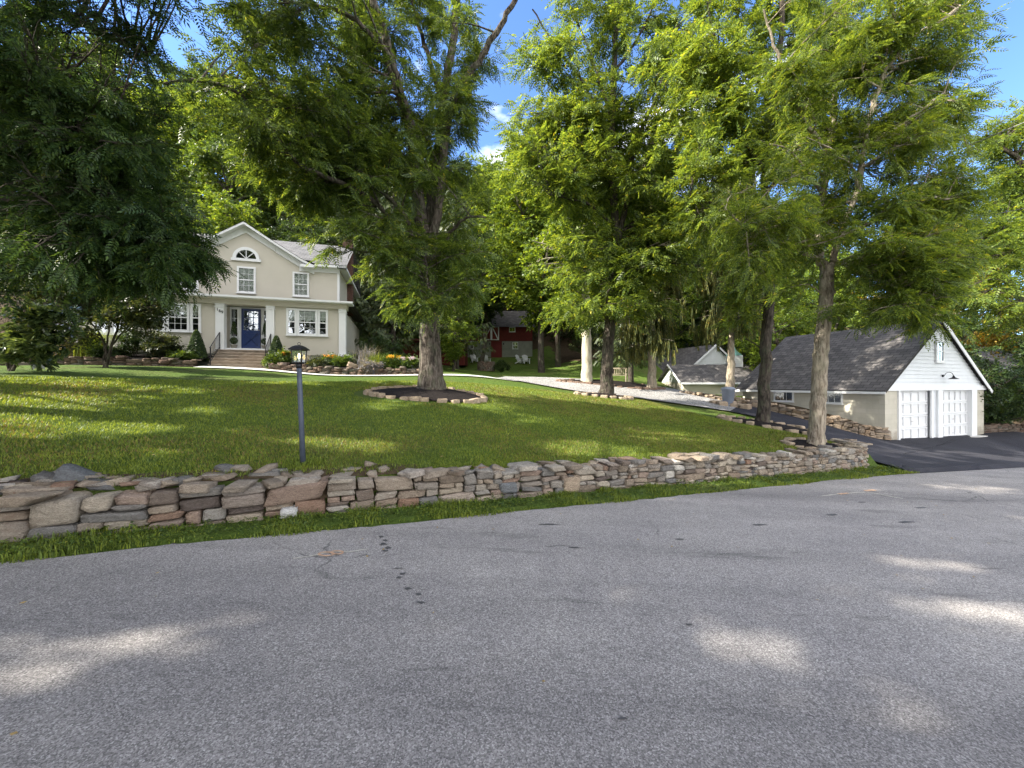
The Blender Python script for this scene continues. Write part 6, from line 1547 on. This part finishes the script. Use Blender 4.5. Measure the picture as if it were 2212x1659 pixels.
def plant(name, t, w, label, kind, h, r, leaf, n, cat='shrub', z=None, bark=None, **kw):
    x, y = hw(t, w); z = (hz(t, w) + .25) if z is None else z
    root = empty(name, (x, y, z), random.uniform(0, 6), label, cat)
    if kind == 'cone': V = ball_leaves((0, 0, 0), r, n, .035, h); np_mesh("foliage", V, 4, np.arange(len(V)), leaf, root); mb = MB(); mb.tube([(0, 0, -.2), (0, 0, h * .8)], [.03, .01], 6); mb.build("stem", M['bark_dark'], root)
    elif kind == 'bush':
        T = Tree(); 
        for k in range(6):
            a = k * 1.05; T.limb([(0, 0, -.15), (r * .35 * math.cos(a), r * .35 * math.sin(a), h * .4), (r * .6 * math.cos(a), r * .6 * math.sin(a), h * .8)], .018, .006, 5, 8)
        tg = []
        for k in range(n):
            v = rng.normal(0, 1, 3); v /= np.linalg.norm(v); v *= rng.uniform(.4, 1); tg.append(np.array([v[0] * r, v[1] * r, h * .55 + v[2] * h * .45]))
        T.grow(tg, nb=5, nl=5, blen=kw.get('bl', .22), droop=.2)
        np_mesh("stem", np.vstack(T.wv), 4, np.vstack(T.wi), bark or M['bark_dark'], root, True)
        pos, dr = T.leaves[0]; V = leaf_mesh_arrays(pos, dr, rng.uniform(.7, 1.2, len(pos)) * kw.get('ls', 1), TP[kw.get('tm', 'small')]); np_mesh("foliage", V, 4, np.arange(len(V)), leaf, root)
    elif kind == 'grass':
        V, I = blades(rng.normal(0, r * .25, (n, 2)), np.zeros(n), h, .014, lean=.9); np_mesh("foliage", V, 3, I, leaf, root)
    if kw.get('flower'):
        a = rng.uniform(0, 6.28, kw['nf']); rr = r * np.sqrt(rng.uniform(0, 1, kw['nf'])); c = np.c_[np.cos(a) * rr, np.sin(a) * rr, h * rng.uniform(.85, 1.12, kw['nf'])]
        V = np.vstack([ball_leaves(q, .025, 14, .022) for q in c]); np_mesh("blossom", V, 4, np.arange(len(V)), kw['flower'], root)
    return root
def blades(xy, z, h, w, lean=.5, hv=.5):
    """thin bent grass blades: two-segment strips as three triangles"""
    n = len(xy); a = rng.uniform(0, 6.28, n); L = h * rng.uniform(1 - hv, 1 + hv * .6, n); d = np.c_[np.cos(a), np.sin(a)]; s = np.c_[-d[:, 1], d[:, 0]] * (w * rng.uniform(.6, 1.3, n))[:, None] * .5
    le = lean * rng.uniform(.1, 1, n); p = np.c_[xy, z]
    m = p + np.c_[d * (L * .45 * le * .5)[:, None], L * .6]; t = p + np.c_[d * (L * le)[:, None], L * (1 - .35 * le)]
    s3 = np.c_[s, np.zeros(n)]
    V = np.stack([p - s3, p + s3, m - s3 * .8, m + s3 * .8, t], 1).reshape(-1, 3); b = np.arange(n)[:, None] * 5
    I = np.stack([b + 0, b + 1, b + 2, b + 1, b + 3, b + 2, b + 2, b + 3, b + 4], -1).reshape(-1)
    return V, I
plant("arborvitae", -1.75, -.75, 'dark cone-shaped evergreen left of the front steps', 'cone', 1.35, .42, M['leaf_deep'], 9000)
plant("arborvitae", 1.55, -.85, 'dark cone-shaped evergreen right of the front steps', 'cone', 1.30, .42, M['leaf_deep'], 9000)
plant("azalea_bush", -3.0, -.85, 'rounded loose-leaved bush under the left front window', 'bush', 1.15, .62, M['leaf_brown'], 70)
plant("crepe_shrub", -4.15, -.7, 'open shrub with twisting dark stems beside the left pillar', 'bush', 1.45, .55, M['leaf_deep'], 26)
plant("ornamental_grass", -5.45, -1.0, 'tall fountain of ornamental grass in front of the left wing', 'grass', 1.25, .8, M['grass'], 1400, cat='grass plant')
plant("ornamental_grass", -6.1, -.9, 'straw-tinted ornamental grass clump left of the green one', 'grass', 1.1, .8, M['grass_dry'], 1100, cat='grass plant')
plant("low_shrub", -4.8, -1.1, 'low clipped dark shrub beside the tall grass', 'bush', .5, .5, M['leaf_deep'], 45)
plant("low_shrub", -2.1, -1.2, 'low bright shrub under the left evergreen cone', 'bush', .35, .4, M['leaf_mid'], 30)
plant("flower_clump", 2.05, -1.25, 'orange-flowering clump beside the right evergreen cone', 'bush', .55, .28, M['leaf_mid'], 30, cat='flowers', flower=M['flower_orange'], nf=24)
plant("flower_clump", 4.0, -1.3, 'orange-flowering clump under the right front window', 'bush', .55, .34, M['leaf_mid'], 34, cat='flowers', flower=M['flower_orange'], nf=34)
plant("low_shrub", 1.75, -1.55, 'low green shrub at the foot of the right evergreen cone', 'bush', .36, .4, M['leaf_mid'], 34)
plant("yucca_plant", 3.0, -1.4, 'spiky pale-leaved yucca behind the lantern', 'grass', .6, .25, M['leaf_silver'], 130, cat='plant')
plant("green_shrub", 4.75, -1.6, 'leafy green shrub at the base of the right pillar', 'bush', .55, .42, M['leaf_mid'], 44)
plant("tall_perennial", 5.7, -1.9, 'feathery tall pale perennial right of the house corner', 'grass', 1.15, .8, M['leaf_silver'], 420, cat='plant')
plant("green_perennial", 6.2, -2.3, 'upright green perennial in the middle of the right bed', 'grass', .75, .9, M['grass'], 500, cat='plant')
plant("flower_clump", 7.0, -2.7, 'yellow-flowering clump near the end of the right bed', 'bush', .6, .34, M['leaf_mid'], 32, cat='flowers', flower=M['flower_yellow'], nf=34)
plant("flower_clump", 7.75, -2.9, 'white-flowering clump at the end of the right bed', 'bush', .5, .4, M['leaf_mid'], 36, cat='flowers', flower=M['flower_white'], nf=44)
plant("silver_shrub", 6.0, -2.75, 'low silver-leaved shrub against the reddish stone edging', 'bush', .32, .45, M['leaf_silver'], 34)
plant("silver_shrub", 8.3, -3.0, 'small silver-leaved shrub at the tip of the right bed', 'bush', .28, .3, M['leaf_silver'], 20)
plant("low_shrub", 3.6, -1.75, 'low purple-tinged shrub in front of the orange flowers', 'bush', .3, .35, M['leaf_brown'], 26)
p_ = hw(5.6, 1.5); place('u', p_[0] + .4, p_[1] + .4, .62, 'bush', 'rounded dark bush behind the right corner of the house', cat='bush')
p_ = px(1160 * .72, 640, 30)
for t, w in ((5.15, -2.35),): x, y = hw(t, w); loose_stone("boulder", (x, y, H1(x, y) + .42), (.24, .13, .12), .4, M['stone_tan'], 'pointed pinkish rock standing on the right edging wall', 'boulder', ry=.4)
x, y = hw(-7.2, -1.0)
fp = empty("terracotta_pot", (x, y, H1(x, y) + .3), 0, 'round reddish clay planter at the left end of the stone edging', 'pot')
mb = MB(); mb.lathe([(.16, 0), (.26, .2), (.28, .42), (.30, .44), (.30, .48), (.26, .48), (.24, .42)], 18); mb.build("pot_body", M['brick_red_pot'], fp, True)
# glossy shrub and small dark tree in front of the left wing
def leafy_px(name, D, base, stems, blobs, bark, leaf, tmpl, label, cat='tree', nb=8, nl=6, blen=.5, scale=(.8, 1.2), r0=.05, droop=.3):
    T = Tree(); b = px(*base, D); gz = H1(b[0], b[1]); b[2] = gz
    for pts in stems: T.limb([b + [0, 0, -.1]] + [px(*q) for q in pts], r0, .012, 7, 20)
    T.grow(blob_targets(blobs), nb=nb, nl=nl, blen=blen, droop=droop)
    return T.build(name, b, bark, leaf, tmpl, label, cat, scale=scale)
rng = np.random.default_rng(71)
leafy_px("magnolia_shrub", 12.0, (20, 800), [((10, 740, 12), (-40, 680, 12)), ((40, 730, 12), (70, 660, 12)), ((60, 750, 12), (130, 680, 12))],
    [(20, 670, 12, 70, 40, .9, 42), (90, 690, 12, 60, 50, .9, 42), (40, 735, 12, 90, 45, .9, 44), (-30, 720, 12, 60, 60, .9, 20), (150, 735, 12.2, 35, 40, .6, 12)], M['bark_dark'], M['leaf_glossy'], 'glossy', 'glossy sunlit broad-leaved shrub at the left picture edge', 'shrub', blen=.45, scale=(1.1, 1.6))
leafy_px("ornamental_tree", 14.6, (228, 800), [((225, 760, 14.6), (235, 700, 14.6), (200, 640, 14.4)), ((240, 750, 14.6), (290, 690, 14.4), (320, 640, 14.4)), ((225, 740, 14.6), (180, 680, 14.6), (120, 620, 14.5)), ((270, 650, 14.6), (300, 600, 14.6))],
    [(220, 655, 14.4, 70, 40, .9, 42), (300, 665, 14.4, 50, 40, .8, 26), (150, 640, 14.5, 60, 40, .9, 30), (250, 600, 14.5, 80, 35, .9, 26), (60, 620, 14.5, 70, 35, .9, 20), (330, 640, 14.2, 30, 40, .6, 9), (340, 720, 14.4, 14, 40, .3, 2), (120, 700, 14.5, 50, 40, .8, 14)],
    M['bark_dark'], M['leaf_brown'], 'small', 'small dark-leaved ornamental tree spreading before the left wing', 'tree', blen=.42, scale=(1.1, 1.7))

# ------------------------------------------------------------------ grass blades, weeds, litter, road marks
rng = np.random.default_rng(81)
def scatter_lawn(n, s0, s1, n0, n1, pw=1.5):
    s = rng.uniform(s0, s1, n); q = n0 + (n1 - n0) * rng.uniform(0, 1, n) ** pw; return to_xy(s, q)
def in_drive(x, y):
    s, n = to_sn(x, y); r = ((x - (-2.66)) / 1.8) ** 2 + ((y - 11.0) / 1.15) ** 2 < 1
    return (s > 12.0) | ((x > 8.9) & (y > 10)) | (y > 17) | r | ((((x - 9.1) / 1.5) ** 2 + ((y - 13.8) / 1.0) ** 2) < 1) | ((((x - 7.5) / .8) ** 2 + ((y - 9.55) / .5) ** 2) < 1)
x, y = scatter_lawn(330000, -11, 12, 5.42, 15, 1.9); k = ~in_drive(x, y); x, y = x[k], y[k]
ss, nq = to_sn(x, y); k = nq > 5.42 + .34 * sm(-ss, -1.5, 0.5) * rng.uniform(.5, 1.1, len(ss)); x, y = x[k], y[k]
dist = np.hypot(x, y)
def scaled_blades(x, y, z, hgt, wid, lean):
    n = len(x); V, I = blades(np.zeros((n, 2)), np.zeros(n), 1.0, 1.0, lean); V = V.reshape(n, 5, 3)
    V[:, :, 2] *= hgt[:, None]; V[:, :, :2] *= wid[:, None, None]; 
    V[:, :, 0] += x[:, None]; V[:, :, 1] += y[:, None]; V[:, :, 2] += z[:, None]; return V.reshape(-1, 3), I
def lawn_blades(x, y, z, h, wscale):
    n = len(x); a = rng.uniform(0, 6.28, n); d = np.c_[np.cos(a), np.sin(a)]; s = np.c_[-d[:, 1], d[:, 0]] * wscale[:, None] * .5
    L = h * rng.uniform(.6, 1.3, n); p = np.c_[x, y, z]; t = p + np.c_[d * (L * rng.uniform(.2, .9, n))[:, None], L]; s3 = np.c_[s, np.zeros(n)]
    V = np.stack([p - s3, p + s3, t], 1).reshape(-1, 3); return V, np.arange(len(V))
V, I = lawn_blades(x, y, H(x, y) - .006, .030 + .0015 * dist, .006 + .0011 * dist)
o = np_mesh("lawn_grass", V, 3, I, M['grass']); tag(o, 'short mown green grass of the front lawn', 'grass', kind='stuff')
x, y = scatter_lawn(120000, -11, 12, 5.42, 15, 1.2); nzv = np.sin(x * .9 + 1.3) * np.sin(y * 1.1 + x * .5) + .5 * np.sin(x * 2.7 + y) * np.sin(y * 3.1) + rng.normal(0, .25, len(x)); _s, _n = to_sn(x, y); k = (nzv > .42 - .55 * sm(_s, 2, 8) - .6 * np.exp(-((_s + 1.5) / 3.2) ** 2 - ((_n - 7.0) / 1.1) ** 2)) & ~in_drive(x, y); x, y = x[k], y[k]; dist = np.hypot(x, y)
V, I = lawn_blades(x, y, H(x, y) - .006, .030 + .0015 * dist, .006 + .0012 * dist)
o = np_mesh("dry_grass", V, 3, I, M['grass_dry']); tag(o, 'straw-tinged patches of dry grass in the lawn', 'grass', kind='stuff')
# verge between wall and road
n = 52000; s = rng.uniform(-10, 12.5, n); q = N_EDGE - .03 + (.55) * rng.uniform(0, 1, n) + .05 * np.sin(s * 3); clump = .5 + .5 * np.sin(s * 5.3 + 2 * np.sin(s * 1.7)); k = rng.random(n) < (.25 + .6 * clump)
s, q, clump = s[k], q[k], clump[k]; x, y = to_xy(s, q)
V, I = blades(np.c_[x, y], np.array(road_z(s)) + .002, .080, .010, 1.2); V = V.reshape(-1, 5, 3)
V[:, :, 2] = (V[:, :, 2] - V[:, 0:1, 2]) * (.55 + .75 * clump)[:, None] * np.where(q > 5.0, 1.15, .8)[:, None] + V[:, 0:1, 2]
o = np_mesh("verge_grass", V.reshape(-1, 3), 3, I, M['grass']); tag(o, 'ragged green grass strip between the stone wall and the road', 'grass', kind='stuff')
# tufts on the wall top and round post
s = rng.uniform(-10, 11.8, 9000); q = rng.normal(5.52, .07, 9000); x, y = to_xy(s, q); k = np.sin(s * 2.1) + np.sin(s * .77 + 1) > -.6; x, y = x[k], y[k]
x = np.r_[x, lp.location.x + rng.normal(0, .12, 900)]; y = np.r_[y, lp.location.y + rng.normal(0, .12, 900)]
V, I = blades(np.c_[x, y], H(x, y) - .01, .075, .009, 1.0); o = np_mesh("wall_top_grass", V, 3, I, M['grass']); tag(o, 'longer grass fringe along the wall top and round the lamp post', 'grass', kind='stuff')
# broad-leaved weeds in the verge
n = 5200; s = rng.uniform(-9, 12.5, n); q = N_EDGE + .03 + .45 * rng.uniform(0, 1, n); x, y = to_xy(s, q); pos = np.c_[x, y, road_z(s) + .04 + rng.uniform(0, .05, n)]
V = leaf_mesh_arrays(pos, rng.normal(0, 1, (n, 3)) * [1, 1, .35], rng.uniform(.35, .6, n), TP['tiny'], .5); o = np_mesh("verge_weeds", V, 4, np.arange(len(V)), M['leaf_mid']); tag(o, 'low broad-leaved weeds in the roadside verge', 'weeds', kind='stuff')
# ivy-like undergrowth of the wood: low ground cover
n = 26000; X_ = rng.uniform(-50, 55, n); Y_ = rng.uniform(29, 62, n); k = ((Y_ > 48) | ((X_ < -17) & (Y_ > 29)) | ((X_ > 14) & (Y_ > 38)) | ((X_ > 27) & (Y_ > 27))); X_, Y_ = X_[k], Y_[k]; n = len(X_)
pos = np.c_[X_, Y_, H(X_, Y_) + rng.uniform(.1, 1.3, n)]; V = leaf_mesh_arrays(pos, rng.normal(0, 1, (n, 3)) * [1, 1, .4], rng.uniform(1.2, 2.4, n), TP['maple'], .6)
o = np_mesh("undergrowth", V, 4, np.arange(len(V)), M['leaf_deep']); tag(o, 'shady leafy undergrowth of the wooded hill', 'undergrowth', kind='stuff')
# fallen leaves
def litter(x, y, z, size, name, label):
    n = len(x); a = rng.uniform(0, 6.28, n); d = np.c_[np.cos(a), np.sin(a), rng.normal(0, .15, n)]; e = np.c_[-np.sin(a), np.cos(a), rng.normal(0, .2, n)]; s = size * rng.uniform(.5, 1.4, n)[:, None]; p = np.c_[x, y, z]
    V = np.stack([p, p + (d * .5 + e * .28) * s, p + d * s, p + (d * .5 - e * .28) * s], 1).reshape(-1, 3); V[:, 2] = np.maximum(V[:, 2], np.repeat(z, 4) - .002); o = np_mesh(name, V, 4, np.arange(len(V)), M['litter']); return tag(o, label, 'fallen leaves', kind='stuff')
s = rng.uniform(12.5, 26, 420); q = rng.uniform(4.7, 9.5, 420); x, y = to_xy(s, q); litter(x, y, H(x, y) + .036, .045, "fallen_leaves", 'scattered small fallen leaves on the black driveway')
s = rng.uniform(-6, 14, 90); q = rng.uniform(1.5, 4.6, 90); x, y = to_xy(s, q); litter(x, y, road_z(s) + .005, .03, "fallen_leaves", 'few tiny fallen leaves scattered over the grey road')
x, y = scatter_lawn(500, -8, 12, 5.6, 12, 1.3); litter(x, y, H(x, y) + .035, .04, "fallen_leaves", 'sparse fallen leaves lying on the lawn')

def rp_(x, y):
    """point of the road surface seen at a photo pixel"""
    u, v = (x - CX) / F, (HY - y) / F; Y = 4.0
    for _ in range(60): X = u * Y; s, n_ = to_sn(X, Y); Y = (CAMZ - float(road_z(s))) / -v
    return np.array([u * Y, Y, float(road_z(to_sn(u * Y, Y)[0]))])
def stripe(mb, pts, w, dz=.004):
    P = catmull([rp_(*p) for p in pts], 6 * len(pts)); T = np.gradient(P, axis=0)
    S_ = np.c_[-T[:, 1], T[:, 0], np.zeros(len(T))]; S_ /= np.linalg.norm(S_, axis=1, keepdims=True)
    ww = w * rng.uniform(.6, 1.2, len(P))[:, None]; A, B = P - S_ * ww / 2, P + S_ * ww / 2
    vs = [tuple(q + [0, 0, dz]) for pr in zip(A, B) for q in pr]; mb.add(vs, [(2 * k, 2 * k + 1, 2 * k + 3, 2 * k + 2) for k in range(len(P) - 1)])
def loopmark(mb, cx, cy, rx, ry, w, dz):
    stripe(mb, [(cx + rx * math.cos(a), cy + ry * math.sin(a)) for a in np.linspace(0, 6.283, 11)], w, dz)
mb = MB(); stripe(mb, [(633, 1207), (680, 1200), (715, 1193), (755, 1192), (797, 1186)], .022); o = mb.build("road_marking", M['paint_white']); tag(o, 'thin white utility paint line on the near asphalt', 'road marking')
mb = MB(); loopmark(mb, 705, 1198, 16, 4, .022, .008); loopmark(mb, 728, 1195, 13, 3.5, .022, .009); o = mb.build("road_marking", M['paint_orange']); tag(o, 'orange looped utility mark on the white paint line', 'road marking')
mb = MB(); stripe(mb, [(1775, 1072), (1815, 1067), (1860, 1064), (1880, 1064), (1925, 1073), (1950, 1077)], .03); o = mb.build("road_marking", M['paint_white']); tag(o, 'thin bent white utility paint line near the driveway mouth', 'road marking')
mb = MB(); stripe(mb, [(1812, 1068), (1832, 1066)], .06, .008); stripe(mb, [(1868, 1061), (1890, 1059)], .07, .008); o = mb.build("road_marking", M['paint_orange']); tag(o, 'orange utility dabs near the driveway mouth', 'road marking')
mb = MB()
def blot(cx, cy, rx, ry):
    c = rp_(cx, cy); n = 12; P = [rp_(cx + rx * math.cos(a) * random.uniform(.45, 1.2), cy + ry * math.sin(a) * random.uniform(.45, 1.2)) + [0, 0, .004] for a in np.linspace(0, 6.283, n, endpoint=False)]
    mb.add([c + [0, 0, .004]] + P, [(0, 1 + k, 1 + (k + 1) % n) for k in range(n)])
for (x, y, rx, ry) in [(824, 1160, 7, 2.5), (832, 1168, 6, 2.5), (828, 1176, 9, 3), (838, 1184, 8, 3), (833, 1190, 7, 2), (860, 1228, 10, 2), (870, 1240, 9, 3), (862, 1248, 7, 2.5), (880, 1272, 10, 3), (905, 1284, 8, 4), (910, 1302, 9, 4), (345, 1166, 6, 1.6), (370, 1167, 6, 1.5), (412, 1162, 7, 1.6), (375, 1175, 7, 1.5),
    (1240, 1183, 18, 2), (1470, 1165, 14, 2), (1640, 1134, 16, 2), (1185, 1133, 22, 1.6), (1990, 1097, 14, 1.6), (1860, 1085, 10, 1.2), (1640, 1690, 1, 1), (1490, 1350, 10, 3), (1345, 1553, 16, 3), (1960, 1128, 18, 2.5), (1800, 1112, 15, 2)]:
    blot(x, y, rx, ry)
o = mb.build("tar_spots", M['tar']); tag(o, 'dark tar spots and scuffs on the road surface', 'tar spots', kind='stuff')
